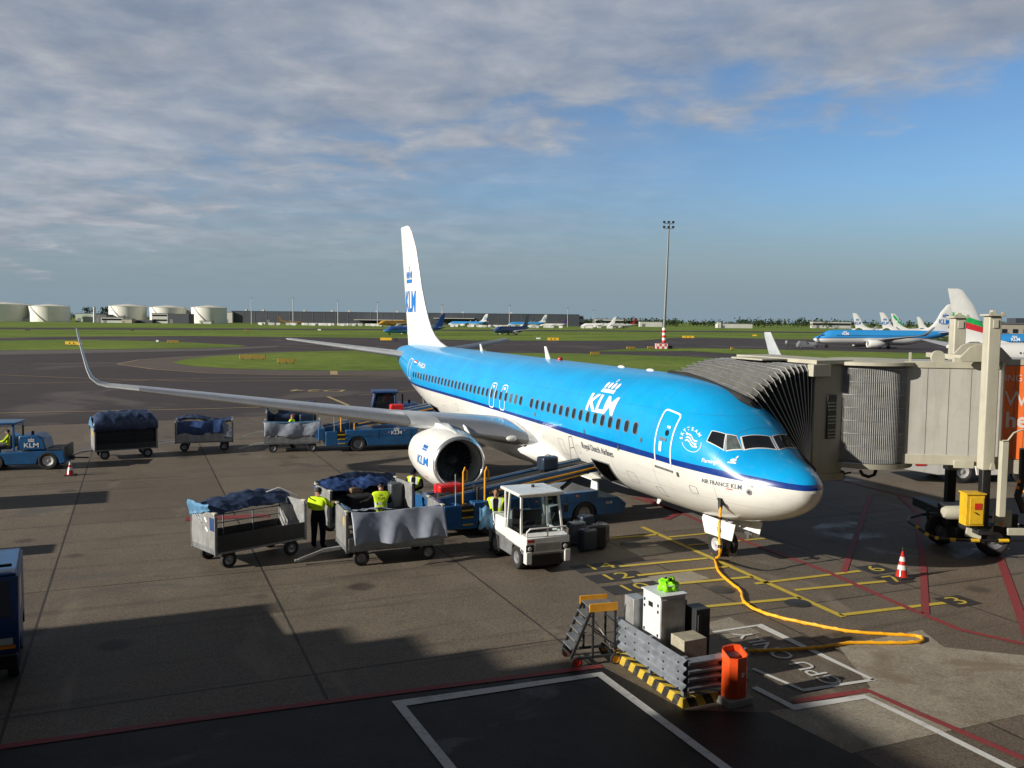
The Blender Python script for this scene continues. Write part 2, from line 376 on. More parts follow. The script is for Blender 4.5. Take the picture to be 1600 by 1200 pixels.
M_['apron']=ground_mat('apron_concrete',(.092,.074,.056),(.195,.161,.121),.6,.68,.09,joints=((5.1,-2.1),(7.5,1.6)),wet=.25,patch=(.28,.60,(.085,.07,.055),.55))
M_['asph']=ground_mat('taxiway_asphalt',(.036,.028,.030),(.066,.052,.053),.15,.8,.03,patch=(.05,.58,(.12,.10,.095),.6))
M_['asph2']=ground_mat('pale_shoulder_asphalt',(.10,.09,.085),(.14,.125,.115),.1,.8,.03)
M_['tar']=ground_mat('black_service_road_asphalt',(.010,.010,.0105),(.020,.0195,.020),.35,.62,.12,wet=.15,patch=(.5,.6,(.028,.028,.03),.5),spec=.3)
M_['oldconc']=ground_mat('pale_old_concrete',(.17,.145,.11),(.33,.30,.24),.4,.72,.25,stain=(.38,.62),patch=(.35,.56,(.17,.13,.085),.7))
M_['shoulder']=ground_mat('brown_taxiway_shoulder',(.085,.066,.058),(.13,.105,.09),.1,.8,.05)
sheet('ground',M_['grass'],[(-9000,-300),(9000,-300),(9000,9000),(-9000,9000)],-.05)
# taxiways: one dark sheet with grass islands on it
gsheet('taxiway',M_['asph'],[(-700,534),(-300,531),(0,528),(90,526),(300,525),(450,526.5),(640,528.5),(740,532),(900,532.5),(1000,532),(1060,527.5),(1190,529),(1320,531),(2100,538),(2700,700),(2600,1000),(-900,1000),(-700,760)],0.)
gsheet('runway',M_['asph'],[(-700,508.5),(0,511.6),(500,513.6),(1000,516.4),(1700,521),(1700,523.2),(1000,518.2),(500,515.6),(0,514.6),(-700,513.5)],0.)
gi=[[(-700,538),(0,532.5),(100,531),(200,532),(300,535.5),(370,539),(386,541),(370,542.5),(300,544),(200,545.5),(0,547.5),(-700,556)],
 [(268,567),(290,561.5),(330,557),(400,552.5),(470,549.5),(640,546.5),(760,546),(760,574),(640,578.5),(540,579.5),(440,578.5),(360,576),(300,572)],
 [(925,549.5),(960,546.5),(1000,544.5),(1100,544),(1200,546),(1300,548.5),(1480,553),(1700,560),(1700,566),(1480,560),(1300,561),(1150,553.5),(1080,548.8),(1000,549.2)],
 [(740,551),(900,552.5),(1000,555.5),(1080,557.5),(1140,562),(1180,570),(1160,580),(1080,583),(900,580),(740,575)]]
M_['turf']=M_['grass']
for k,p in enumerate(gi): gsheet('grass_island',M_['grass'],p,.02+.006*k)
gsheet('taxiway_shoulder',M_['asph2'],[(-700,556.5),(0,548),(200,546),(330,544.2),(420,541),(438,540),(430,542.5),(330,548),(200,550.5),(0,554.5),(-700,566)],.012)
gsheet('taxiway_shoulder',M_['shoulder'],[(183,568.5),(215,562),(300,556.3),(420,549.5),(470,549.4),(400,552.4),(330,556.9),(290,561.4),(268,567),(300,572.1),(360,576.1),(440,578.6),(540,579.6),(640,578.6),(760,574.2),(760,585),(640,587),(440,586),(330,583.5),(230,577)],.016)
def poly_line(pts,wd,z,b):
    pts=[V((p[0],p[1],0)) for p in pts]
    L=[];
    for i,p in enumerate(pts):
        d=(pts[min(i+1,len(pts)-1)]-pts[max(i-1,0)]).normalized(); n=V((-d.y,d.x,0))
        s=1.
        if 0<i<len(pts)-1:
            d1=(pts[i]-pts[i-1]).normalized(); s=1/max(.4,abs(V((-d1.y,d1.x,0)).dot(n)))
        L.append((p+n*wd/2*s,p-n*wd/2*s))
    for i in range(len(L)-1): b.add([(*L[i][0].xy,z),(*L[i][1].xy,z),(*L[i+1][1].xy,z),(*L[i+1][0].xy,z)],[(0,1,2,3)])
# apron concrete, service road tarmac, pale old slab
gsheet('apron',M_['apron'],[(-700,684),(0,668),(640,641),(900,630),(1300,610),(2600,560),(2600,1400),(1900,1500),(1160,1330),(935,1049),(620,1087),(0,1172),(-900,1300)],.006)
gsheet('service_road',M_['tar'],[(-900,1292),(0,1166),(620,1081),(942,1043),(1070,1110),(1235,1115),(1400,1215),(1400,1600),(-900,1600)],.010)
gsheet('apron_slab',M_['oldconc'],[(1440,985),(1475,1012),(1700,1035),(1700,1170),(1610,1115),(1460,1148),(1330,1178),(1200,1112),(1235,1108),(1335,1086),(1360,1075),(1310,1010)],.0115)
for nm_,pl in (('wet_patch',[(1000,872),(1090,858),(1130,873),(1080,884),(990,893)]),):
    pass
def paint_mat(name,col,wear=.45,scale=1.6):
    mt,t=nt(name); co=t.nodes.new('ShaderNodeTexCoord').outputs['Object']
    n=noise(t,co,scale,8,.7,.3); n2=noise(t,co,9,5,.75); f=ramp(t,math_(t,'MULTIPLY_ADD',n2,.5,math_(t,'MULTIPLY',n,.5)),(.52,0.),(.64,1.))
    c=mixc(t,math_(t,'MULTIPLY',f,wear),col,(.12,.10,.085)); principled(t,c,.65,0,.3); return mt
M_['py']=paint_mat('worn_yellow_paint',(.50,.38,.05)); M_['pr']=paint_mat('worn_red_paint',(.23,.036,.04),.75); M_['pw']=paint_mat('worn_white_paint',(.58,.58,.56),.55)
M_['py2']=paint_mat('faded_taxiway_yellow',(.42,.33,.16),.5,.5)
def lines(name,mt,segs,z):
    b=MB()
    for px,wd in segs: poly_line([G(*p) for p in px],wd,z,b)
    o=b.build(name,mt,None,0); o['kind']='structure'; return o
lines('yellow_marking',M_['py'],[([(1003,824),(1318,965)],.17),([(1313,962),(1476,943)],.16),([(1089,950),(1251,935)],.16),([(1025,916),(1176,902)],.16),([(996,900),(1138,886)],.15),([(968,886),(1105,873)],.15),
 ([(938,843),(1028,836)],.14),([(1045,840),(1160,829)],.14),([(1075,853),(1195,842)],.14),([(1180,913),(1344,893)],.15),([(1242,923),(1384,909)],.15)],.020)
lines('red_marking',M_['pr'],[([(990,778),(1060,800),(1160,845),(1290,893),(1400,943),(1500,985),(1620,1012)],.17),([(1360,775),(1330,860),(1318,895)],.17),([(1405,775),(1432,800),(1442,880),(1446,960)],.18),([(1548,820),(1565,880),(1590,950),(1612,1010)],.21),
 ([(1250,745),(1320,752),(1390,770),(1480,790)],.15),([(1000,775),(1062,802),(1040,812)],.25),
 ([(-20,1172),(300,1126),(620,1083),(940,1042)],.17),([(1240,1098),(1355,1080),(1440,1118),(1620,1196)],.16),([(290,812),(420,806)],.5)],.021)
lines('white_marking',M_['pw'],[([(712,1212),(623,1101),(937,1055),(1145,1210)],.17),([(1178,1075),(1240,1107),(1352,1090),(1440,1132),(1600,1212)],.15),([(1114,989),(1186,978),(1365,1064)],.09),([(1176,1046),(1255,1080),(1368,1063)],.09)],.022)
lines('taxiway_marking',M_['py2'],[([(-400,654),(0,646),(330,639),(520,633)],.22),([(-400,571),(0,586),(150,592),(320,596),(640,594)],.22),([(-400,606),(0,600),(150,597),(330,591),(640,589)],.18),([(512,620),(545,634)],.30),([(560,618),(700,606)],.16),([(183,569),(215,562.8),(300,557)],.25),([(183,569),(240,577),(330,583.6),(440,586.2),(640,587)],.25),([(430,541),(520,545),(640,540)],.3),([(700,538),(1000,541)],.2)],.026)
gsheet('taxiway_marking',M_['py2'],[(516,579.9),(527,579.8),(528,585.7),(516,585.8)],.03)
def gtext(body,px,size,ux,mt,z=.022,sx=1.,bold=.0):
    o=G(*px); ux=V(ux).normalized(); uy=V((-ux.y,ux.x,0)); ob=decal('painted_text',text_bm(body,size,bold,sx=sx),planar((o.x,o.y,z),ux,uy),mt,None,.5); ob['kind']='structure'; return ob
M_['plate']=paint_mat('dark_painted_plate',(.030,.028,.030),.3)
plz=.0145
for body,px,sz in (('10',(991,919),.75),('12',(963,902),.75),('14',(937,886.5),.75),('3',(1496,940),.75),('7',(1397,906),.75),('6',(1368,890),.75),('0',(1378,889),.4)):
    if body=='0': continue
    o=G(*px); b=MB(); w_=.42 if len(body)==1 else .78; b.add([o+EX*(i*w_)+AX*(j*.36) for i,j in((-1,-1),(1,-1),(1,1),(-1,1))],[(0,1,2,3)]); q=b.build('number_plate_marking',M_['plate'],None,0,loc=(0,0,plz)); plz+=.0008; q['kind']='structure'
    gtext(body,px,sz,EX,M_['py'],.024,1.25)
gtext('GPU ONLY',(1228,1027),.60,AX,M_['pw'],.024,1.0,.004)
gtext('D24',(497,610.5),3.0,(-1,-.02,0),M_['py2'],.03,1.0,.01)
# manhole covers
for px in ((1128,922),(985,851),(1247,943)):
    b=MB(); o=G(*px); b.lathe([(0,.001),(0.,.30),(-.01,.33)],(o.x,o.y,.022),'z',28); q=b.build('manhole_cover',M_['dark'],None); q['kind']='structure'
# darker tar repairs and pale wear patches near the stand
for px,mt in (([(940,880),(1010,868),(1040,880),(965,893)],'shoulder'),([(985,905),(1080,893),(1110,905),(1000,921)],'oldconc'),([(1100,975),(1140,965),(1190,990),(1130,1000)],'oldconc')):
    gsheet('repair_patch',M_[mt],px,.0128)
# ================================================================ the airliner at the stand
NX,NY,DL=7.7125,21.8077,.006
ST=[(0.32,2.464,2.485,.026),(.375,2.678,2.284,.244),(.504,2.825,2.102,.421),(.78,2.986,1.877,.674),(1.24,3.148,1.65,.957),(1.7,3.28,1.492,1.167),(2.16,3.548,1.375,1.337),(2.62,3.916,1.278,1.474),(3.08,4.264,1.2,1.587),(3.54,4.532,1.157,1.682),(4,4.74,1.115,1.76),(5,4.93,1.07,1.83),(6,5.02,1.055,1.87),(7.5,5.07,1.06,1.88),(24.5,5.07,1.06,1.88),(26,5.07,1.14,1.88),(28,5.07,1.47,1.84),(30,5.07,1.95,1.74),(32,5.06,2.49,1.56),(34,5.03,3.03,1.28),(36,4.93,3.61,.9),(37.5,4.79,4.06,.5),(38.02,4.66,4.23,.25)]
def pchip(xs,ys):
    n=len(xs); d=[(ys[i+1]-ys[i])/(xs[i+1]-xs[i]) for i in range(n-1)]; mm=[0.]*n; mm[0],mm[-1]=d[0],d[-1]
    for i in range(1,n-1):
        if d[i-1]*d[i]>0:
            w1=2*(xs[i+1]-xs[i])+(xs[i]-xs[i-1]); w2=(xs[i+1]-xs[i])+2*(xs[i]-xs[i-1]); mm[i]=(w1+w2)/(w1/d[i-1]+w2/d[i])
    def f(x):
        x=min(max(x,xs[0]),xs[-1]); i=0
        while i<n-2 and x>=xs[i+1]: i+=1
        h=xs[i+1]-xs[i]; t=(x-xs[i])/h
        return (2*t**3-3*t*t+1)*ys[i]+(t**3-2*t*t+t)*mm[i]*h+(-2*t**3+3*t*t)*ys[i+1]+(t**3-t*t)*mm[i+1]*h
    return f
def sst(a,b,v): t=min(max((v-a)/(b-a),0),1); return t*t*(3-2*t)
class Fus:
    def __init__(s,ST,nb=.12): s.fx=[pchip([r[0] for r in ST],[r[k] for r in ST]) for k in(1,2,3)]; s.nb=nb
    def surf(s,x,th,off=0.):
        zt,zb,hw=[f(x) for f in s.fx]; zm=zb+.52*(zt-zb); c,n=math.cos(th),math.sin(th)
        if n>0:
            e=2/(2+s.nb*sst(.3,1.4,x)*(1-sst(2.2,4.2,x))); c2=math.copysign(abs(c)**e,c); n2=n**e
        else: c2,n2=c,n
        h=(zt-zm) if n>0 else zm-zb
        return V((x,(hw+off)*c2,zm+(h+off)*n2))
FS=Fus(ST)
def fdecal(x0,th0,off=.012,R_=1.95,sgn=1):
    # u to the reader's right (towards the nose on the starboard side), v up the skin
    return lambda u,v:FS.surf(x0-u,R(th0)+v/R_,off)
def zdecal(x0,z0,off=.012):
    def f(u,v):
        x=x0-u; zt,zb,hw=[q(x) for q in FS.fx]; zm=zb+.52*(zt-zb); z=z0+v; h=(zt-zm) if z>zm else zm-zb
        return FS.surf(x,math.asin(max(-.99,min(.99,(z-zm)/h))),off)
    return f
def livery_mat():
    mt,t=nt('airliner_livery_paint')
    a=N(t,'ShaderNodeAttribute',attribute_name='liv_top').outputs['Fac']; b=N(t,'ShaderNodeAttribute',attribute_name='liv_bot').outputs['Fac']
    co=t.nodes.new('ShaderNodeTexCoord').outputs['Object']
    n=noise(t,co,.7,6,.6); nf=noise(t,co,6,6,.7)
    blue=mixc(t,ramp(t,n,(.35,0.),(.65,1.)),(.004,.30,.66),(.005,.36,.75))
    mp=N(t,'ShaderNodeMapping',{'Vector':co,'Scale':(.25,3,3)}); sn=noise(t,mp.outputs[0],1.5,6,.7)
    wht=mixc(t,math_(t,'MULTIPLY',ramp(t,sn,(.5,0.),(.78,1.)),.35),(.72,.71,.66),(.52,.49,.42))
    c=mixc(t,math_(t,'GREATER_THAN',b,0.),wht,(.006,.035,.22)); c=mixc(t,math_(t,'GREATER_THAN',a,0.),c,blue)
    # faint frame and lap joints
    s=N(t,'ShaderNodeSeparateXYZ',{0:co}); fr=math_(t,'FRACT',math_(t,'DIVIDE',s.outputs[0],2.54)); ln=math_(t,'LESS_THAN',fr,.009)
    c=mixc(t,math_(t,'MULTIPLY',ln,.35),c,(.03,.06,.1))
    lj=math_(t,'LESS_THAN',math_(t,'ABSOLUTE',math_(t,'SUBTRACT',s.outputs[2],4.15)),.010); lk=math_(t,'LESS_THAN',math_(t,'ABSOLUTE',math_(t,'SUBTRACT',s.outputs[2],1.95)),.008)
    c=mixc(t,math_(t,'MULTIPLY',math_(t,'MAXIMUM',lj,lk),.22),c,(.03,.06,.1))
    g2=noise(t,co,2.6,5,.7,.6); c=mixc(t,math_(t,'MULTIPLY',ramp(t,g2,(.55,0.),(.75,1.)),.10),c,(.25,.27,.28))
    rv=noise(t,co,1.9,3,.5); hh=math_(t,'MULTIPLY_ADD',ln,-.35,rv); bp=N(t,'ShaderNodeBump',{'Strength':.16,'Distance':.03,'Height':hh})
    principled(t,c,math_(t,'MULTIPLY_ADD',nf,.14,.17),0,.5,bp.outputs[0],.25); return mt
M_['livery']=livery_mat()
M_['pwhite']=mat('aircraft_white_paint',(.76,.76,.73),.28,var=.05,scale=.8,dirt=.12,dcol=(.4,.38,.33),coat=.2)
M_['wing']=mat('grey_wing_paint',(.52,.54,.56),.36,.35,var=.12,scale=1.2,dirt=.3,dcol=(.2,.2,.2))
M_['slat']=mat('polished_leading_edge',(.66,.67,.69),.24,.85,var=.06,scale=1.5,dirt=.15,dcol=(.3,.3,.3))
M_['glassg']=mat('pale_reflecting_glass',(.10,.12,.12),.08,var=.6,scale=3,spec=.6)
M_['fan']=mat('dark_fan_blades',(.17,.18,.19),.3,.7,var=.3)
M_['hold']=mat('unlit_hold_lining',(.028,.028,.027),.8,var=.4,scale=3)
def make_fuselage(FSo,st,nr,tops,bots,name,mt,par,holes=()):
    b=MB(); n=nr
    for x in st:
        for k in range(n): b.v.append(FSo.surf(x,2*math.pi*k/n))
    for i in range(len(st)-1):
        xm=(st[i]+st[i+1])/2
        for k in range(n):
            am=360*(k+.5)/n; am=am-360 if am>180 else am
            if any(h[0]<xm<h[1] and h[2]<am<h[3] for h in holes): continue
            b.f.append((i*n+k,i*n+(k+1)%n,(i+1)*n+(k+1)%n,(i+1)*n+k)); b.mi.append(0)
    b.f.append(tuple(range(n))); b.mi.append(0); b.f.append(tuple(range((len(st)-1)*n,len(st)*n))); b.mi.append(0)
    o=b.build(name,mt,par,60)
    me=o.data; a=me.attributes.new('liv_top','FLOAT','POINT'); c=me.attributes.new('liv_bot','FLOAT','POINT')
    for i,vv in enumerate(me.vertices): a.data[i].value=vv.co.z-tops(vv.co.x); c.data[i].value=vv.co.z-bots(vv.co.x)
    return o
top_l=pchip([0,.4,1.2,1.9,2.9,4,5,6.6,9,12,16,21.5,31,38.1],[2.66,2.68,2.75,2.79,2.83,2.86,2.89,2.92,2.93,2.95,2.99,3.06,3.10,3.7])
bot_l=pchip([0,.36,1.1,1.9,2.9,4,5,6.6,10,12,16,21.5,31,38.1],[2.53,2.54,2.59,2.62,2.66,2.69,2.72,2.73,2.75,2.81,2.87,2.93,2.98,3.6])
plane=empty('airliner',(NX,NY,0),0,'large blue and white airliner with white tail, nose under the boarding bridge, being loaded','airliner'); plane.rotation_euler=(0,-DL,PSI)
CH=(7.92,9.10,-63.75,-30.); CA=(25.7,27.0,-56.25,-30.)
st=sorted(set([.32+.06*i*i*.12 for i in range(12)]+[1.3+.12*i for i in range(30)]+[5+.35*i for i in range(9)]+[7.92,9.10,8.2,8.5,8.8]+[9.5+.55*i for i in range(30)]+[25.7,27.0,26.1,26.5]+[27.4+.4*i for i in range(27)]+[38.02]))
fus=make_fuselage(FS,st,96,top_l,bot_l,'fuselage',M_['livery'],plane,(CH,CA))
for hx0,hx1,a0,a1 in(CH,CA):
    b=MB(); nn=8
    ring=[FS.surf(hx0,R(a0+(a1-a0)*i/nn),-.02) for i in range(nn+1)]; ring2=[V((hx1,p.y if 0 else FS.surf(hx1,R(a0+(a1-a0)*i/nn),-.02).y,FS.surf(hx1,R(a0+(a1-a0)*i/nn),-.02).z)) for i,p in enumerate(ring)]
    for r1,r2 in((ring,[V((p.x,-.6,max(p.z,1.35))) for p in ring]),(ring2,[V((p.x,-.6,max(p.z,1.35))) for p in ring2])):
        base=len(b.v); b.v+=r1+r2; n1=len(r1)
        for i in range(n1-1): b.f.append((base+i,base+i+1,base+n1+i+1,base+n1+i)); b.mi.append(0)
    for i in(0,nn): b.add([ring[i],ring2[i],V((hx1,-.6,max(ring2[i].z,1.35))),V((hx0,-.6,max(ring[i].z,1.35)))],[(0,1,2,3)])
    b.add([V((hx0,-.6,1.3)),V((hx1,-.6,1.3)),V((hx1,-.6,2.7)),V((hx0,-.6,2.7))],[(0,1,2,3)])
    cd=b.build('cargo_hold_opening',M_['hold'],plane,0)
    o2=[(hx1,a0),(hx0,a0),(hx0,a1),(hx1,a1)]
    f=MB(); pts=[FS.surf(hx1+(hx0-hx1)*i/6,R(a0),.015) for i in range(7)]+[FS.surf(hx0,R(a0+(a1-a0)*i/8),.015) for i in range(1,9)]+[FS.surf(hx0+(hx1-hx0)*i/6,R(a1),.015) for i in range(1,7)]+[FS.surf(hx1,R(a1+(a0-a1)*i/8),.015) for i in range(1,9)]
    f.tube(pts,.022,6,False); f.build('door_frame',M_['gsteel'],cd)
# windows
def xt_poly(name,pts,mt,par,off,n=7,shrink=0.):
    cx=sum(p[0] for p in pts)/4; ct=sum(p[1] for p in pts)/4
    q=[(p[0]+(cx-p[0])*shrink,p[1]+(ct-p[1])*shrink) for p in pts]
    b=MB()
    for i in range(n+1):
        for j in range(n+1):
            s,t_=i/n,j/n; x=(q[0][0]*(1-s)+q[3][0]*s)*(1-t_)+(q[1][0]*(1-s)+q[2][0]*s)*t_; th=(q[0][1]*(1-s)+q[3][1]*s)*(1-t_)+(q[1][1]*(1-s)+q[2][1]*s)*t_
            b.v.append(FS.surf(x,R(th),off))
    for i in range(n):
        for j in range(n): b.f.append((i*(n+1)+j,i*(n+1)+j+1,(i+1)*(n+1)+j+1,(i+1)*(n+1)+j)); b.mi.append(0)
    return b.build(name,mt,par,60)
W1=[(2.13,55.5),(2.43,63.5),(2.29,94.5),(1.87,90.6)]
CW=[[(2.98,29.7),(3.02,41.6),(2.71,50.2),(2.49,35.2)],[(2.42,37.2),(2.68,51.2),(2.51,58.8),(2.18,53.2)],W1,[(1.86,95.2),(2.30,99.5),(2.52,127),(2.13,128)],[(2.2,131),(2.53,127),(2.68,134),(2.42,147)],[(2.49,149),(2.71,135),(3.02,143),(2.98,155)]]
for q in CW:
    f=xt_poly('cockpit_window',q,M_['pwhite'],plane,.010,7,-.11); xt_poly('glass',q,M_['glassd'] if q is not CW[1] else M_['glassg'],f,.02,7,.02)
    f['label']='dark cockpit window in a white frame'
WT=R(10.6)
for k in range(47):
    if k in(16,): continue
    x=5.99+.508*k+(.06 if k>20 else 0); 
    if x>29.6: break
    zc=math.degrees(math.asin(min(.9,(3.50+.0016*k-(FS.fx[1](x)+.52*(FS.fx[0](x)-FS.fx[1](x))))/(.48*(FS.fx[0](x)-FS.fx[1](x))))))
    wf=decal('cabin_window',poly_bm([rrect(.27,.41,.12,4)]),fdecal(x,zc,.008),M_['gsteel'],plane,.2); decal('pane',poly_bm([rrect(.215,.345,.10,4)]),fdecal(x,zc,.014),M_['bagg'] if k in(18,19) else M_['glassd'],wf,.2)
# doors
def door(x,th,w,h,lw,r,name):
    d=decal(name,ring_bm(rrect(w,h,r,6),rrect(w-2*lw,h-2*lw,r-lw*.7,6)),fdecal(x,th),M_['trimw'],plane,.15); return d
d=door(4.52,12,.80,1.74,.055,.14,'service_door')
decal('handle',poly_bm([rrect(.34,.10,.04,3)]),fdecal(4.55,10,.02),M_['alu'],d); decal('door_window',poly_bm([ell(0,0,.075,.095)]),fdecal(4.42,16.5,.02),M_['glassd'],d)
decal('sill_plate',poly_bm([[(-.42,0),(.42,0),(.42,-.07),(-.42,-.07)]]),fdecal(4.52,-14.5,.03),M_['gsteel'],d)
decal('placard',poly_bm([rrect(.13,.30,.02,2)]),fdecal(4.62,3,.02),M_['trimw'],d); decal('placard',poly_bm([rrect(.16,.07,.02,2)]),fdecal(4.4,22,.02),M_['trimw'],d)
for x in(16.44,17.62):
    d=door(x,10.5,.55,1.06,.04,.16,'overwing_exit'); decal('exit_handle',poly_bm([rrect(.2,.10,.03,2)]),fdecal(x,21,.02),M_['trimw'],d)
door(30.6,8,.72,1.5,.05,.14,'rear_service_door')
# lettering on the fuselage
decal('airline_lettering',text_bm('KLM',.86,.03,sx=1.16),fdecal(8.38,25.3),M_['trimw'],plane,.1); decal('crown_emblem',crown_bm(.86),fdecal(8.42,38.6),M_['trimw'],plane,.1)
decal('small_lettering',text_bm('Royal Dutch Airlines',.30,.008,sx=.86),fdecal(8.46,-18.2),M_['trimg'],plane,.15)
decal('small_lettering',text_bm('Flamingo',.145,.012),zdecal(2.70,2.97),M_['trimw'],plane,.1)
decal('small_lettering',text_bm('AIR FRANCE KLM',.165,.002),zdecal(2.33,2.44),M_['trimg'],plane,.1)
decal('red_dash',poly_bm([[(-.09,-.012),(.09,-.012),(.09,.012),(-.09,.012)]]),zdecal(2.05,2.35),M_['trimr'],plane,.1)
decal('bird_emblem',poly_bm([ell(0,.02,.07,.04),[(-.10,-.06),(.10,-.06),(.10,-.03),(-.10,-.03)],ell(.03,.10,.02,.035)]),zdecal(2.14,3.05),M_['trimw'],plane,.1)
decal('registration_lettering',text_bm('PH-BCA',.40,.012),fdecal(28.35,25.5),M_['trimw'],plane,.15)
for j,mt in enumerate(('trimr','trimw','trimb')): decal('flag',poly_bm([[(-.27,.12-.1*j),(.27,.12-.1*j),(.27,.22-.1*j),(-.27,.22-.1*j)]]),fdecal(29.7,24),M_[mt],plane,.15)
decal('small_lettering',text_bm('PH-BCA',.2,.0),fdecal(29.3,-20),M_['trimg'],plane,.15)
def arc_text(body,r,a0,a1,size,x0,th0):
    bms=bmesh.new(); n=len(body)
    for i,ch in enumerate(body):
        a=R(a0+(a1-a0)*i/(n-1)); b=text_bm(ch,size,.02)
        for v_ in b.verts:
            p=v_.co.copy(); ca,sa=math.cos(a-math.pi/2),math.sin(a-math.pi/2); v_.co=(p.x*ca-p.y*sa+r*math.cos(a),p.x*sa+p.y*ca+r*math.sin(a),0)
        me=bpy.data.meshes.new('t'); b.to_mesh(me); b.free(); bms.from_mesh(me); bpy.data.meshes.remove(me)
    return decal('alliance_emblem',bms,fdecal(x0,th0),M_['trimw'],plane,.1)
arc_text('SKYTEAM',.36,196,62,.15,3.45,20.5)
decal('alliance_emblem',ring_bm([(.36*math.cos(R(a)),.36*math.sin(R(a))) for a in range(215,395,10)]+[(.345*math.cos(R(a)),.345*math.sin(R(a))) for a in range(385,205,-10)],[(.35*math.cos(R(a)),.35*math.sin(R(a))) for a in range(215,395,10)]+[(.352*math.cos(R(a)),.352*math.sin(R(a))) for a in range(385,205,-10)]),fdecal(3.45,20.5),M_['trimw'],plane,.1)
sw=[]
for dy in(-.10,0,.10):
    up_=[(-.2+.4*i/10,dy+.05*math.sin(i/10*math.pi*2)+.02) for i in range(11)]; dn=[(x,y-.045) for x,y in up_[::-1]]; sw.append(up_+dn)
decal('alliance_emblem',poly_bm(sw+[ell(-.2,.12,.05,.035),ell(.2,-.1,.05,.035)]),fdecal(3.45,20.5),M_['trimw'],plane,.1)
decal('service_panel',poly_bm([ell(0,0,.075,.075)]),zdecal(1.5,2.36),M_['alu'],plane,.1); decal('service_panel',poly_bm([ell(0,0,.03,.03)]),zdecal(1.5,2.36,.02),M_['dark'],plane,.1)
decal('pitot_probe',poly_bm([[(-.08,-.015),(.09,-.03),(.09,-.01),(-.08,.02)]]),zdecal(1.5,2.53,.06),M_['alu'],plane,.1)
decal('ground_power_hatch',poly_bm([[(-.13,-.1),(.1,-.28),(.13,-.1),(-.02,.18),(-.13,.16)]]),fdecal(2.44,-31,.015),M_['gsteel'],plane,.1)
part('blade_antenna',M_['pwhite'],plane,lambda b:b.prism([(0,0),(.42,0),(.58,.5),(.42,.5)],-.02,.02)).location=(15.9,0,5.06)
part('blade_antenna',M_['pwhite'],plane,lambda b:b.prism([(0,0),(.32,0),(.42,.34),(.3,.34)],-.02,.02)).location=(23.6,0,5.06)
part('beacon_lamp',M_['redlens'],plane,lambda b:b.ball((15.0,0,5.1),(.11,.11,.1)))
for x in(10.1,8.2): part('antenna_dome',M_['pwhite'],plane,lambda b:b.ball((x,0,5.07),(.22,.09,.07)))
part('blade_antenna',M_['pwhite'],plane,lambda b:b.prism([(0,0),(.3,0),(.38,-.3),(.26,-.3)],-.015,.015)).location=(7.2,.0,1.08)
# wings
def foil(n=14,t=.12):
    xs=[.5*(1-math.cos(math.pi*i/n)) for i in range(n+1)]
    y=lambda x:5*t*(.2969*math.sqrt(x)-.126*x-.3516*x*x+.2843*x**3-.1036*x**4)
    upp=[(x,y(x)+.02*math.sin(math.pi*x)) for x in xs]; lo=[(x,-y(x)+.02*math.sin(math.pi*x)) for x in xs]
    return upp+lo[::-1][1:-1]
def lift(b,secs,sgn):
    rings=[]
    for y,xl,c,z,ph,t in secs:
        rings.append([V((xl+c*px_,sgn*(y-c*pz*math.sin(ph)),z+c*pz*math.cos(ph))) for px_,pz in foil(14,t)])
    b.loft(rings)
WS=[(1.2,13.0,8.0,1.98,R(5),.13),(1.95,13.65,7.25,2.12,R(5),.125),(4.83,15.35,5.15,2.50,R(5.5),.11),(5.9,15.95,4.5,2.62,R(5.5),.105),(9,17.55,3.55,2.97,R(6),.10),(12.5,19.35,2.65,3.36,R(6.5),.10),(15.5,20.9,1.95,3.68,R(7),.10),(16.6,21.45,1.68,3.79,R(11),.095),(17.0,21.75,1.5,3.90,R(32),.09),(17.28,22.1,1.35,4.13,R(58),.085),(17.42,22.5,1.2,4.43,R(70),.08),(17.62,23.3,.95,5.08,R(75),.08),(17.8,24.05,.72,5.75,R(76),.08),(17.87,24.35,.58,6.04,R(76),.07)]
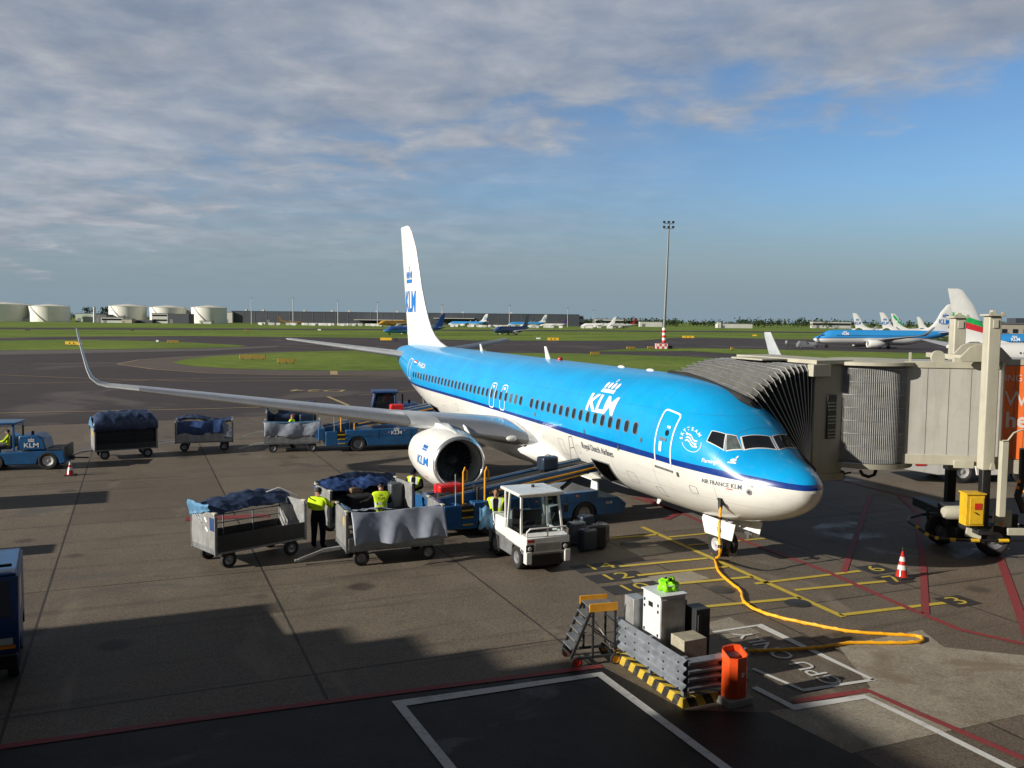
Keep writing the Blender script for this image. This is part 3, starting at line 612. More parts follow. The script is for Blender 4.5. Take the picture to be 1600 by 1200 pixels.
for sg in(1,-1):
    b=MB(); lift(b,WS[:8],sg); wg=b.build('wing',M_['wing'],plane,50)
    b=MB(); lift(b,WS[7:],sg); b.build('winglet',M_['wing'],wg,50)
    def nose_strip(b,s0):
        rings=[]
        for y,xl,c,z,ph,t in s0:
            pts=foil(14,t); k=5; sel=[pts[i] for i in range(k,-1,-1)]+[pts[-i] for i in range(1,k+1)]
            rings.append([V((xl+c*(a-.004),sg*(y-c*q*1.03*math.sin(ph)),z+c*q*1.05*math.cos(ph))) for a,q in sel])
        b.loft(rings,False,False)
    for s0 in(WS[1:3],WS[3:5],WS[4:6],WS[5:7]): part('leading_edge_slat',M_['slat'],wg,lambda b:nose_strip(b,s0))
    for y,x0,L,z in((3.3,18.2,3.6,1.98),(7.3,18.2,3.2,2.52),(10.4,19.3,2.6,2.90)):
        part('flap_fairing',M_['wing'],wg,lambda b:b.loft([[V((x0+L*tt,sg*(y+.16*r*math.cos(a)),z+.02*tt+.26*r*math.sin(a))) for a in[2*math.pi*k/10 for k in range(10)]] for tt,r in((0,.05),(.12,.5),(.35,.95),(.6,1),(.85,.6),(1,.05))]))
    part('landing_light',M_['lamp'],wg,lambda b:b.ball((13.98,sg*2.45,2.16),(.14,.26,.12)))
    # engine
    NPF=pchip([.1,.3,.7,1.3,2.1,2.9],[1.0,1.07,1.13,1.165,1.13,1.03])
    eo=(13.16,sg*4.83,1.42)
    prof=[(.10,1.0),(.3,1.07),(.7,1.13),(1.3,1.165),(2.1,1.13),(2.9,1.03),(3.6,.90),(3.62,.84),(2.9,.90)]
    en=part('engine',M_['pwhite'],plane,lambda b:b.lathe(prof,eo,'x',48,False,.93))
    part('inlet_lip',M_['slat'],en,lambda b:b.lathe([(.12,1.008),(.05,.985),(.01,.95),(0,.925),(.015,.895),(.06,.87),(.16,.85)],eo,'x',48,False,.93))
    part('inlet_duct',M_['bgrey'],en,lambda b:b.lathe([(.15,.852),(.4,.80),(.95,.785),(1.1,.785)],eo,'x',40,False,.97))
    def blades(b):
        for k in range(24):
            a=2*math.pi*k/24; ca,sa=math.cos(a),math.sin(a); c2,s2=math.cos(a+.17),math.sin(a+.17)
            o=V(eo); b.add([o+V((.95,.2*ca,.2*sa)),o+V((1.10,.2*c2,.2*s2)),o+V((1.05,.78*math.cos(a+.3),.78*math.sin(a+.3))),o+V((.90,.78*math.cos(a+.08),.78*math.sin(a+.08)))],[(0,1,2,3)])
        b.lathe([(1.16,.80),(1.16,.001)],eo,'x',32)
    part('fan',M_['fan'],en,blades,smooth=0); part('spinner',M_['fan'],en,lambda b:b.lathe([(.55,.001),(.62,.07),(.8,.16),(1.02,.24)],eo,'x',24))
    part('exhaust_cone',M_['gsteel'],en,lambda b:b.lathe([(3.0,.62),(3.9,.58),(4.5,.44),(4.5,.36),(4.9,.1),(5.1,.001)],eo,'x',28))
    # pylon
    def pyl(b):
        rings=[]
        for x,z0,z1,w_ in((13.5,2.45,2.50,.08),(14.2,2.35,2.60,.18),(15.0,2.25,2.68,.27),(15.6,2.2,2.66,.28),(16.5,1.9,2.5,.26),(17.9,1.8,2.3,.16)):
            rings.append([V((x,sg*4.83+w_*a,z0+(z1-z0)*c)) for a,c in((-1,0),(1,0),(1,.6),(.6,1),(-.6,1),(-1,.6))])
        b.loft(rings)
    part('pylon',M_['pwhite'],plane,pyl,smooth=50)
    if sg==1:
        def nac(u,v): # starboard side of the nacelle
            x=.95-u; r=NPF(x)+.012; a=v/1.17+.12
            return V((eo[0]+x,eo[1]+r*math.cos(a),eo[2]+r*math.sin(a)))
        decal('engine_lettering',text_bm('KLM',.46,.012,sx=1.25),lambda u,v:nac(u,v-.1),M_['trimb'],en,.08); decal('engine_crown',crown_bm(.42),lambda u,v:nac(u,v+.30),M_['trimb'],en,.08)
        decal('placard',poly_bm([ell(-.1,0,.03,.03,0,8),[(.1,-.05),(.16,-.05),(.16,.06),(.1,.06)]]),lambda u,v:nac(u,v-.72),M_['trimr'],en,.08)
        part('strake',M_['pwhite'],en,lambda b:b.prism([(eo[0]+1.0,eo[2]+.85),(eo[0]+1.9,eo[2]+.85),(eo[0]+1.9,eo[2]+1.2),(eo[0]+1.6,eo[2]+1.15)],eo[1]-.80,eo[1]-.77))
    # tailplane
    b=MB(); lift(b,[(.5,33.0,4.3,4.28,R(7),.10),(1.0,33.4,4.0,4.36,R(7),.10),(7.0,37.0,1.55,5.19,R(7),.09),(7.17,37.3,1.2,5.21,R(7),.06)],sg); b.build('tailplane',M_['wing'],plane,50)
    # main gear
    mg=part('main_gear',M_['gsteel'],plane,lambda b:(b.tube([(19.6,sg*2.86,.5),(19.6,sg*2.75,2.0)],.13,10),b.beam((19.6,sg*2.8,1.2),(19.0,sg*1.5,1.9),.1),b.tube([(19.6,sg*2.3,.44),(19.6,sg*3.4,.44)],.07,8)))
    for yy in(2.5,3.2): wheel(mg,(19.6,sg*yy,.44),.56,.38)
for x,z,w_,h_ in((6.6,1.9,.5,.35),(11.2,2.2,.4,.6),(5.2,1.7,.35,.3),(24.2,2.2,.6,.4),(22.3,2.5,.35,.35),(12.9,2.6,.3,.2),(3.4,2.1,.3,.22),(28.6,2.75,.4,.25),(7.0,2.72,.12,.10),(9.9,2.3,.25,.3)):
    decal('hatch_outline',ring_bm(rrect(w_,h_,.05,3),rrect(w_-.025,h_-.025,.04,3)),zdecal(x,z,.006),M_['gsteel'],plane,.2)
for x,z in((6.95,2.78),(5.6,3.2),(3.9,2.45),(9.2,3.0),(13.2,3.15)): decal('static_port',poly_bm([rrect(.10,.14,.03,2)]),zdecal(x,z,.012),M_['alu'],plane,.2)
part('belly_fairing',M_['pwhite'],plane,lambda b:b.loft([[V((x,hw*math.cos(a),zc_+hz*math.sin(a))) for a in[2*math.pi*k/40 for k in range(40)]] for x,hw,zc_,hz in((11.6,1.3,1.75,.66),(12.6,1.72,1.68,.72),(14,1.97,1.68,.80),(16,2.05,1.66,.84),(20,2.03,1.68,.82),(22,1.86,1.74,.72),(23.6,1.4,1.82,.55))]),smooth=50)
part('ram_air_scoop',M_['pwhite'],plane,lambda b:b.prism([(10.4,.55),(10.95,.62),(10.85,1.1),(10.45,1.1)],.62,.68)); part('ram_air_scoop',M_['pwhite'],plane,lambda b:b.box((10.6,.78,1.16),(1.0,.5,.05)))
# fin
def fin_prof(z):
    LE=pchip([4.95,5.1,5.35,5.8,6.6,8,12.1,12.24],[28.3,29.2,30.4,31.5,32.45,33.5,36.3,36.75]); TE=lambda z:36.55+(z-5)*.243
    return LE(z),TE(z),(.20-.0145*(z-5))
def fhalf(x,z):
    l,tr,h=fin_prof(z); c=tr-l; q=min(max((x-l)/c,0.001),1); y=5*.12*(.2969*math.sqrt(q)-.126*q-.3516*q*q+.2843*q**3-.1015*q**4)/.06*h*min(1,c/3.4+.0); return y
b=MB(); rings=[]
for z in[4.75,4.95,5.1,5.3,5.6,6,6.6,7.4,8.4,9.6,10.8,11.8,12.15,12.24]:
    l,tr,h=fin_prof(max(z,4.95)); xs=[l+(tr-l)*.5*(1-math.cos(math.pi*i/12)) for i in range(13)]
    rings.append([V((x,fhalf(x,max(z,4.95)),z)) for x in xs]+[V((x,-fhalf(x,max(z,4.95)),z)) for x in xs[::-1][1:-1]])
b.loft(rings); fin=b.build('tail_fin',M_['pwhite'],plane,50)
fd=lambda x0,z0:(lambda u,v:V((x0-u,fhalf(x0-u,z0+v)+.015,z0+v)))
decal('tail_lettering',text_bm('KLM',1.75,.025,sx=.80),fd(35.75,7.5),M_['trimb'],fin,.15); decal('tail_crown',crown_bm(1.35),fd(36.0,8.7),M_['trimb'],fin,.15)
part('tail_cone',M_['gsteel'],plane,lambda b:b.lathe([(0,.22),(.25,.17),(.26,.12)],(38.0,0,4.44),'x',20,True))
part('rudder_seam',M_['gsteel'],fin,lambda b:b.tube([(35.1,fhalf(35.1,5.6)+.004,5.6),(37.45,fhalf(37.45,11.9)+.004,11.9)],.012,5))
# nose gear
ng=part('nose_gear',M_['rim'],plane,lambda b:(b.tube([(4.0,0,.3),(3.9,0,1.4)],.085,12),b.tube([(4,-.3,.32),(4,.3,.32)],.05,8),b.beam((3.9,0,.9),(3.1,0,1.3),.07),b.beam((4.05,0,.55),(4.3,0,.75),.05)))
for y in(-.2,.2): wheel(ng,(4.0,y,.32),.345,.2)
for sg in(1,-1):
    gd=part('gear_door',M_['pwhite'],plane,lambda b:b.loft([[V((x,sg*yy,z)) for x,z in((2.85,1.14),(2.98,.66),(4.25,.62),(4.42,1.02),(4.36,1.14))] for yy in(.44,.47)]),smooth=0,bev=.01)
    if sg==1: decal('door_lettering',text_bm('CA',.17,.0),lambda u,v:V((3.55-u,.485,.86+v)),M_['trimg'],gd)
part('tow_fitting',M_['alu'],ng,lambda b:(b.box((3.2,.1,.92),(1.3,.05,.05)),b.box((2.7,.1,.88),(.1,.1,.2))))
# ================================================================ the boarding bridge
CZ,SZ=math.cos(DL),math.sin(DL)
def PW(x,y,z):
    X_,Z_=x*CZ-z*SZ,z*CZ+x*SZ; o=V((NX,NY,0))+AX*X_-EX*y; o.z=Z_; return o
M_['ribw']=mat('pale_bellows_rib',(.42,.42,.40),.5,var=.1)
M_['bellow']=mat('dark_bellows_fabric',(.018,.018,.018),.75,var=.35,scale=3,bump=.5,bscale=20)
M_['bellowg']=mat('grey_bellows_fabric',(.10,.10,.092),.7,var=.2,scale=3,bump=.5,bscale=20,dirt=.3)
M_['cab']=mat('olive_grey_cab_panel',(.30,.29,.23),.45,streak=.4,var=.08,scale=1.5,dirt=.2,dcol=(.15,.14,.1))
M_['slats']=mat('grey_curtain_slats',(.36,.36,.35),.38,.4,var=.12,scale=3,dirt=.25)
M_['orangep']=mat('orange_advert_panel',(.90,.19,.045),.4,var=.05,dirt=.1)
M_['advt']=mat('pale_advert_letters',(.72,.62,.55),.5,var=.05)
br=empty('boarding_bridge',PW(5,-3.4,0)*1.0,0,'beige boarding bridge with dark folding hood against the airliner nose and orange advert panel','boarding bridge')
BO=br.location.copy(); BO.z=0; br.location=BO
def L(p): return V(p)-BO
XN,XF,YC=3.55,6.75,-2.60      # near and far edge of the cab opening, distance from the axis
ZB,ZT=2.36,5.52
# hood: hoops fold forward round a hinge at the cab floor
def hoop(k,n,dr=0.):
    be=R(-2+45*(k/n)); rr=(ZT-ZB)-.10+.56*(k/n)+dr
    y=YC+rr*math.sin(be); z=ZB+rr*math.cos(be); w0=.10+.0*k
    xn,xf=XN-.05-.15*(k/n)-dr,XF+.05+.5*(k/n)+dr; dip=1-.17*(k/n)**2
    def at_(f): # point up the leg
        return YC+(y-YC)*f,ZB+.05+(z-ZB-.05)*f
    pts=[]
    for f in(0.,.3,.6,.85,.95): yy,zz=at_(f); pts.append(PW(xn,yy,ZB+(zz-ZB)*dip))
    yy,zz=at_(1.); pts.append(PW(xn+.12,yy,ZB+(zz-ZB)*dip))
    for f in(.25,.5,.75): pts.append(PW(xn+(xf-xn)*f,yy,ZB+(zz-ZB)*(dip+(1-dip)*min(1,f*1.5))))
    pts.append(PW(xf-.12,yy,zz))
    for f in(.95,.85,.6,.3,0.): y2,z2=at_(f); pts.append(PW(xf,y2,z2))
    return [L(p) for p in pts]
NH=14
b=MB(); rings=[]
for k in range(NH*2+1): rings.append(hoop(k/2,NH,0. if k%2==0 else -.13))
b.cur=0; b.loft(rings,False,False)
for i,f in enumerate(b.f):
    j=i%14; b.mi[i]=1 if 4<=j<=9 else 0
hd=b.build('folding_hood',[M_['bellow'],M_['bellowg']],br,0)
for k in range(NH+1):
    pts=hoop(k,NH,.02); part('hood_rib',M_['ribw'],hd,lambda b:b.tube(pts[:6],.014,6))
for k in range(0,NH+1):
    pts=hoop(k,NH,.015); part('hood_seam',M_['gsteel'],hd,lambda b:b.tube(pts[4:10],.016,6))
fr=hoop(NH,NH,.03)
part('hood_buffer',M_['bellow'],hd,lambda b:b.tube(fr,.11,10))
# cab
cxy=lambda x,y:L(PW(x,y,0))
def pbox(b,x0,x1,y0,y1,z0,z1):
    vs=[L(PW(x,y,z)) for z in(z0,z1) for y in(y0,y1) for x in(x0,x1)]; b.add(vs,[(0,2,3,1),(4,5,7,6),(0,1,5,4),(2,6,7,3),(0,4,6,2),(1,3,7,5)])
def cabf(b):
    pbox(b,XN-.1,XN+.02,YC-1.15,YC-.05,ZB-.1,ZT+.0); pbox(b,XF-.02,XF+.12,YC-1.3,YC-.05,ZB-.1,ZT)
    pbox(b,XN-.1,XF+.12,YC-1.3,YC-.05,ZB-.32,ZB-.1); pbox(b,XN+.02,XF-.02,YC-1.3,YC-1.2,ZB,ZT)
cb=part('cab',M_['cab'],br,cabf,bev=.015)
part('cab_roof',M_['beige'],cb,lambda b:(pbox(b,XN-.25,XF+.3,YC-1.35,YC+.05,ZT+.003,ZT+.12),pbox(b,XN-.30,XN-.05,YC-.45,YC+.2,ZT-.35,ZT-.002),pbox(b,XN+1.0,XF-.7,YC+.05,YC+1.0,ZT+.05,ZT+.10)),bev=.01)
wn=part('cab_window',M_['black'],cb,lambda b:pbox(b,XN-.14,XN-.10,YC-.86,YC-.52,ZB+.95,ZB+2.25),bev=.01)
part('window_grille',M_['gsteel'],wn,lambda b:[pbox(b,XN-.155,XN-.141,YC-.83,YC-.55,ZB+1.0+.1*i,ZB+1.03+.1*i) for i in range(12) if i%4!=3])
# rotunda of slats
y0=26.15
pc=D(1349,640,27.3); RC=1.33
zt_,zb_=D(1362,571,26.3).z,D(1362,722,26.3).z
b=MB(); pr=[]; n=150
for k in range(n):
    a=math.pi*.98+(math.pi*1.04)*k/(n-1); r=RC+(.022 if k%2 else -.022); pr.append((pc.x-BO.x+r*math.cos(a),pc.y-BO.y+r*math.sin(a)))
b.loft([[V((x,y,z)) for x,y in pr] for z in(zb_,zt_)],False,False)
rot=b.build('slatted_curtain',M_['slats'],br,0)
for i in range(8):
    z=zb_+.10+(zt_-zb_-.2)*i/7; part('slat_band',M_['gsteel'],rot,lambda b:b.loft([[V((pc.x-BO.x+(RC+.012)*math.cos(a),pc.y-BO.y+(RC+.012)*math.sin(a),zz)) for a in[math.pi*1.0+math.pi*j/40 for j in range(41)]] for zz in(z-.016,z+.016)],False,False))
q=D(1313,640,26.55)
part('curtain_post',M_['alu'],br,lambda b:b.bx(q.x-BO.x-.10,q.x-BO.x+.12,q.y-BO.y-.1,q.y-BO.y+.3,zb_-.05,zt_+.02),bev=.02)
part('rotunda_roof',M_['beige'],br,lambda b:(b.lathe([(zt_+.004,RC+.18),(zt_+.10,RC+.18),(zt_+.16,RC-.3),(zt_+.17,.01)],(pc.x-BO.x,pc.y-BO.y,0),'z',40)),smooth=30)
part('rotunda_floor',M_['cab'],br,lambda b:(b.lathe([(zb_-.004,RC+.10),(zb_-.16,RC+.10),(zb_-.20,RC-.4),(zb_-.2,.01)],(pc.x-BO.x,pc.y-BO.y,0),'z',40)),smooth=30)
# tunnel: runs away to the right towards the terminal
T0=D(1416,640,26.25); T1=D(1700,640,25.45); td=V((T1.x-T0.x,T1.y-T0.y,0)).normalized(); tn=V((-td.y,td.x,0)); TA=math.atan2(td.y,td.x)
TO=V((T0.x,T0.y,0))-BO
def tb(b,s0,s1,d0,d1,z0,z1):
    vs=[TO+td*s+tn*d+V((0,0,z)) for z in(z0,z1) for d in(d0,d1) for s in(s0,s1)]; b.add(vs,[(0,2,3,1),(4,5,7,6),(0,1,5,4),(2,6,7,3),(0,4,6,2),(1,3,7,5)])
zt1,zb1=D(1440,566,26.2).z,D(1440,722,26.2).z
s_or=(D(1561,640,25.85).x-T0.x)/td.x
tun=part('inner_tunnel',M_['bgrey'],br,lambda b:(tb(b,-.15,s_or+.5,0,2.55,zb1,zt1)),bev=.02)
part('tunnel_rail',M_['beige'],tun,lambda b:(tb(b,-.1,s_or,-.05,-.002,zb1-.05,zb1+.24),tb(b,1.35,1.9,-.12,-.055,zb1-.12,zb1+.10),tb(b,2.15,2.75,-.12,-.055,zb1-.12,zb1+.10),),bev=.01)
part('roof_edge',M_['beige'],tun,lambda b:tb(b,-.1,s_or,-.04,-.002,zt1-.16,zt1+.03),bev=.01)
for s in(.55,1.15,1.75,2.3): part('panel_seam',M_['gsteel'],tun,lambda b:tb(b,s,s+.012,-.006,.01,zb1+.25,zt1-.17))
part('roof_fitting',M_['beige'],tun,lambda b:(tb(b,.05,.11,.1,.16,zt1,zt1+.28),tb(b,1.3,1.5,.1,.3,zt1,zt1+.14),tb(b,2.3,s_or,.05,.35,zt1,zt1+.10)))
for s in(.95,2.05): part('cable_reel',M_['beige'],tun,lambda b:b.lathe([(-.05,.001),(-.05,.20),(.05,.20),(.05,.001)],TO+td*s+tn*.5+V((0,0,zt1+.14)),'y',20))
ot=part('outer_tunnel',M_['bgrey'],br,lambda b:tb(b,s_or,s_or+9,-.22,2.8,zb1-.12,zt1+.10),bev=.02)
part('tunnel_rail',M_['beige'],ot,lambda b:(tb(b,s_or+.02,s_or+9,-.3,-.223,zb1-.2,zb1+.2)))
part('roof_edge',M_['beige'],ot,lambda b:(tb(b,s_or+.02,s_or+9,-.26,-.223,zt1-.02,zt1+.14)))
adv=part('advert_panel',M_['orangep'],ot,lambda b:([tb(b,s_or+.03+.28*i,s_or+.03+.28*i+.262,-.245-(.012 if i%2 else 0),-.224,zb1+.22,zt1-.05) for i in range(30)]),smooth=0)
def advtext(body,px,py,size,bold=0.):
    p=D(px,py,25.55); s=(p.x-BO.x-TO.x)/td.x
    bm=text_bm(body,size,bold,'LEFT'); decal('advert_lettering',bm,lambda u,v:TO+td*(s+u)+tn*(-.262)+V((0,0,p.z+v)),M_['advt'],adv,.4)
advtext('ING',1573,591,.27,.0); advtext("We",1572,624,.62,.0); advtext('here',1573,657,.62,.028)
# lift columns
Yn,Yf=25.15,28.95
def col(px0,px1,Y,ytop,ybot,name):
    a,b_=D(px0,600,Y),D(px1,600,Y); x0,x1=a.x-BO.x,b_.x-BO.x; zt=D(px0,ytop,Y).z; zb=D(px0,ybot,Y).z; w_=x1-x0; yy=Y-BO.y
    c=part(name,M_['beige'],br,lambda b:b.bx(x0,x1,yy,yy+w_,zb,zt),bev=.03)
    part('column_cap',M_['beige'],c,lambda b:(b.bx(x0-.07,x1+.07,yy-.07,yy+w_+.07,zt+.003,zt+.06),b.bx(x0+.12,x1-.12,yy+.1,yy+w_-.1,zt+.063,zt+.17),b.bx(x0+.10,x1-.10,yy-.03,yy-.002,zt-.33,zt-.10),b.bx(x0-.04,x0+.06,yy-.05,yy-.072,zt+.0,zt+.12),b.bx(x1-.06,x1+.04,yy-.05,yy-.072,zt,zt+.12)),bev=.008)
    part('column_leg',M_['black'],c,lambda b:b.bx(x0+.05,x1-.06,yy+.06,yy+w_-.05,.85,zb-.002),bev=.02)
    part('column_foot',M_['beige'],c,lambda b:b.prism([(x0+.2,zb+.02),(x0+.36,zb+.02),(x0+.32,zb+.2),(x0+.24,zb+.2)],yy-.03,yy-.002))
    return x0,x1,zt,zb
x0,x1,zt,zb=col(1541.5,1561,Yn,494,735,'lift_column'); X0,X1,_,_=col(1487.5,1506,Yf,497,735,'lift_column')
zr=zt1+.05
def gus(b,xa,xb,Y):
    yy=Y-BO.y; b.prism([(xa-.55,zr+.10),(xa-.25,zr+.42),(xa-.06,zr+.5),(xb+.06,zr+.5),(xb+.3,zr+.42),(xb+.62,zr+.10),(xb+.5,zr),(xa-.45,zr)],yy,yy+.07)
part('roof_bracket',M_['beige'],br,lambda b:(gus(b,X0,X1,27.9),gus(b,x0,x1,Yn+.5),b.bx(x0+.10,x1-.10,Yn-BO.y+.6,Yf-BO.y+.2,zr+.0,zr+.15)),bev=.01)
part('cross_beam',M_['dark'],br,lambda b:b.bx(x0+.0,x1+.1,Yn-BO.y+.08,Yf-BO.y+.5,.72,1.0),bev=.02)
# wheel bogie
wc=D(1551,848,25.75); wx,wy=wc.x-BO.x,wc.y-BO.y
bogie=part('wheel_bogie',M_['dark'],br,lambda b:(b.box((wx-.1,wy+.75,.55),(1.6,.5,.35),rz=.1),b.box((wx-.45,wy+1.1,.95),(1.1,.6,.7)),b.box((wx+.5,wy+.3,.95),(.6,.35,.5))),bev=.04)
for dx,dy in((0,0),(-.85,1.35)): 
    w_=wheel(bogie,(wx+dx,wy+dy,.47),.47,.34,('rubber','gsteel'))
part('motor_housing',M_['beige'],bogie,lambda b:b.lathe([(-.5,.001),(-.5,.15),(-.4,.2),(.1,.22),(.12,.001)],(wx-.75,wy+.5,1.15),'x',16)); 
part('bogie_frame',M_['beige'],bogie,lambda b:b.beam((wx+.25,wy-.28,.78),(wx+1.2,wy-.3,.78),.1,.2),bev=.01); part('step_bracket',M_['beige'],bogie,lambda b:b.beam((wx-.85,wy-.1,.72),(wx-.45,wy-.2,.66),.12,.25),bev=.01); part('lamp_plate',M_['beige'],bogie,lambda b:b.box((wx+.2,wy-.1,1.12),(.5,.08,.5)),bev=.01)
part('signal_lamp',M_['redlens'],bogie,lambda b:(b.ball((wx+.14,wy-.18,1.30),.06),))
part('signal_lamp',M_['amber'],bogie,lambda b:(b.ball((wx+.12,wy-.22,.98),.055),))
for px in(1511.5,):
    a=D(1511,773,25.1); c=D(1539.5,773,25.1); zb2=D(1520,822,25.1).z
    bx_=part('control_cabinet',M_['yellow'],br,lambda b:b.bx(a.x-BO.x,c.x-BO.x,25.1-BO.y,25.5-BO.y,zb2,a.z),bev=.012)
    part('cabinet_lid',M_['yellow'],bx_,lambda b:b.bx(a.x-BO.x-.03,c.x-BO.x+.03,25.06-BO.y,25.54-BO.y,a.z+.002,a.z+.04),bev=.008)
    part('cabinet_door',M_['yellow'],bx_,lambda b:b.bx(a.x-BO.x+.1,c.x-BO.x-.04,25.075-BO.y,25.098-BO.y,zb2+.05,a.z-.08),bev=.006)
    part('warning_plate',M_['redlens'],bx_,lambda b:b.bx(a.x-BO.x+.22,c.x-BO.x-.10,25.06-BO.y,25.073-BO.y,a.z-.42,a.z-.24))
    part('cabinet_lock',M_['black'],bx_,lambda b:b.beam((a.x-BO.x+.23,25.065-BO.y,a.z-.50),(a.x-BO.x+.33,25.065-BO.y,a.z-.56),.03))
# guard hose round the wheels, black with yellow bands
pts=[D(*p) for p in((1600,823,26.6),(1575,812,27),(1520,803,27.6),(1480,803,27.6),(1440,804,27.3),(1421,809,26.8),(1419,815,26.4),(1432,823,25.9),(1450,836,25.3),(1468,842,25.05),(1500,844,24.95),(1550,845,24.9),(1610,844,24.85),(1700,842,24.8))]
sp=[]
for i in range(len(pts)-1):
    for j in range(6): sp.append(pts[i].lerp(pts[i+1],j/6)-BO)
sp.append(pts[-1]-BO)
hs=part('guard_hose',M_['black'],br,lambda b:b.tube(sp,.042,8))
for i in range(42,len(sp)-3,5): part('hose_band',M_['yellow'],hs,lambda b:b.tube([sp[i],sp[i].lerp(sp[i+1],.5),sp[i+1],sp[i+2].lerp(sp[i+1],.4)],.05,8))
part('hose_support',M_['dark'],br,lambda b:(b.beam(D(1450,812,26.9)-BO,D(1450,795,26.9)-BO,.07),b.beam(D(1450,803,26.9)-BO,D(1490,806,26.6)-BO,.09)))
# service stair post and rail by the column
a=D(1572,690,24.7); 
pp=part('stair_post',M_['beige'],br,lambda b:b.bx(a.x-BO.x-.09,a.x-BO.x+.09,a.y-BO.y,a.y-BO.y+.18,D(1572,808,24.7).z,a.z),bev=.01)
part('handrail',M_['beige'],pp,lambda b:b.tube([a-BO+V((-.1,0,.02)),a-BO+V((.05,0,.03)),a-BO+V((.2,0,.24)),a-BO+V((.4,0,.33)),a-BO+V((.7,0,.33)),a-BO+V((2,.2,.33))],.025,8))
part('energy_chain',M_['black'],br,lambda b:b.tube([D(1599,700,25.2)-BO,D(1597,750,25.1)-BO,D(1590,775,25.1)-BO,D(1600,800,25.1)-BO],.10,8))
for p in((1592,752),(1590,762),(1600,768)): part('cable_clamp',M_['amber'],br,lambda b:b.ball(D(*p,25.0)-BO,.05))
# cables under the rotunda
part('slung_cable',M_['black'],br,lambda b:(b.tube([D(1344,735,26.4)-BO+V((0,0,.0)),D(1348,742,26.4)-BO,D(1357,745,26.4)-BO,D(1366,742,26.4)-BO,D(1371,728,26.5)-BO],.05,8),b.bx(*[q for q in(D(1280,735,26.9).x-BO.x,D(1320,735,26.9).x-BO.x)],26.9-BO.y,27.6-BO.y,2.0,2.25),b.tube([D(1283,738,26.5)-BO,D(1300,744,26.5)-BO,D(1330,738,26.5)-BO],.03,6)))
# ================================================================ terminal behind the camera (its shadow lies across the foreground)
M_['facade']=mat('dark_terminal_cladding',(.06,.062,.066),.5,.2,var=.15,scale=.5)
tm=empty('terminal_building',EX*-30+AX*0,EANG,'dark clad terminal building rising behind the viewpoint and shading the foreground','terminal')
def EA(b,e0,e1,a0,a1,z0,z1): b.bx(e0+30,e1+30,a0,a1,z0,z1)
tb_=lambda nm,mt,*r:part(nm,M_[mt],tm,lambda b:[EA(b,*q) for q in r])
tb_('wall','facade',(-70,-22,14.9,16.1,0,11.25),(-70,-22,16.103,17.4,0,10.8),(-70,-22,17.403,18.45,0,10.3),(-70,-22,18.453,20.7,0,8.95),(-70,-22,20.0,20.7,8.953,9.8),(-70,-22,12.1,14.897,0,11.85),(-70,-22,-45,12.097,0,12.8))  # unseen stepped blocks, heights shaped to draw the foreground shadow edge
tb_('wall','facade',(-21.99,60,-40,-1.2,0,5.6),(-21.99,60,-40,-1.2,9.2,10.4),(-21.99,60,-40,-6,5.6,9.2))
g=tb_('window','glassd',(-60,-30,17.61,17.66,2,9)); tb_('frame','gsteel',*[(-60+3*i,-59.85+3*i,17.665,17.72,2,9) for i in range(11)])
tb_('roof','gsteel',(-71,-21.9,-46,12.0,12.803,13.0))
# ================================================================ ground vehicles
def cart(loc,rz,label,tarp,grp='baggage carts on the apron',bar=True):
    # x along the cart, drawbar at -x; near side is -y
    r=empty('baggage_cart',loc,rz,label,'baggage cart',grp)
    L_,W_=2.75,1.42; x0,x1,y0,y1=-L_/2,L_/2,-W_/2,W_/2
    part('chassis',M_['gsteel'],r,lambda b:(b.bx(x0,x1,y0,y0+.08,.42,.56),b.bx(x0,x1,y1-.08,y1,.42,.56),b.bx(x0,x0+.08,y0+.08,y1-.08,.42,.56),b.bx(x1-.08,x1,y0+.08,y1-.08,.42,.56),b.bx(-.9,-.75,y0+.1,y1-.1,.33,.50),b.bx(.75,.9,y0+.1,y1-.1,.33,.50)),bev=.008)
    part('deck',M_['wood'],r,lambda b:b.bx(x0+.02,x1-.02,y0+.02,y1-.02,.563,.60))
    for sx in(-1,1):
        xe=x0 if sx<0 else x1-.05
        ep=part('end_panel',M_['galv'],r,lambda b:b.prism([(y0,.565),(y1,.565),(y1,1.36),(y1-.1,1.52),(y0+.1,1.52),(y0,1.36)],xe,xe+.05,'x'),bev=.006)
        for yy in(y0-.004,y1-.036): part('corner_post',M_['gsteel'],ep,lambda b:b.bx(xe-.012,xe+.062,yy,yy+.04,.40,1.45))
        for yy in(y0,y1): part('bumper',M_['beige'],ep,lambda b:b.box((xe+.025,yy*.9,1.535),(.10,.20,.05)),bev=.015)
    for sx in(-1,1):
        for yy in(y0+.12,y1-.12): wheel(r,(sx*.95,yy,.22),.22,.15,('rubber','gsteel'))
    if bar: part('drawbar',M_['galv'],r,lambda b:(b.beam((x0,0,.40),(x0-.5,0,.36),.09),b.beam((x0-.5,0,.36),(x0-1.15,0,.16),.07),b.box((x0-1.2,0,.15),(.12,.12,.05))))
    return r,(x0,x1,y0,y1)
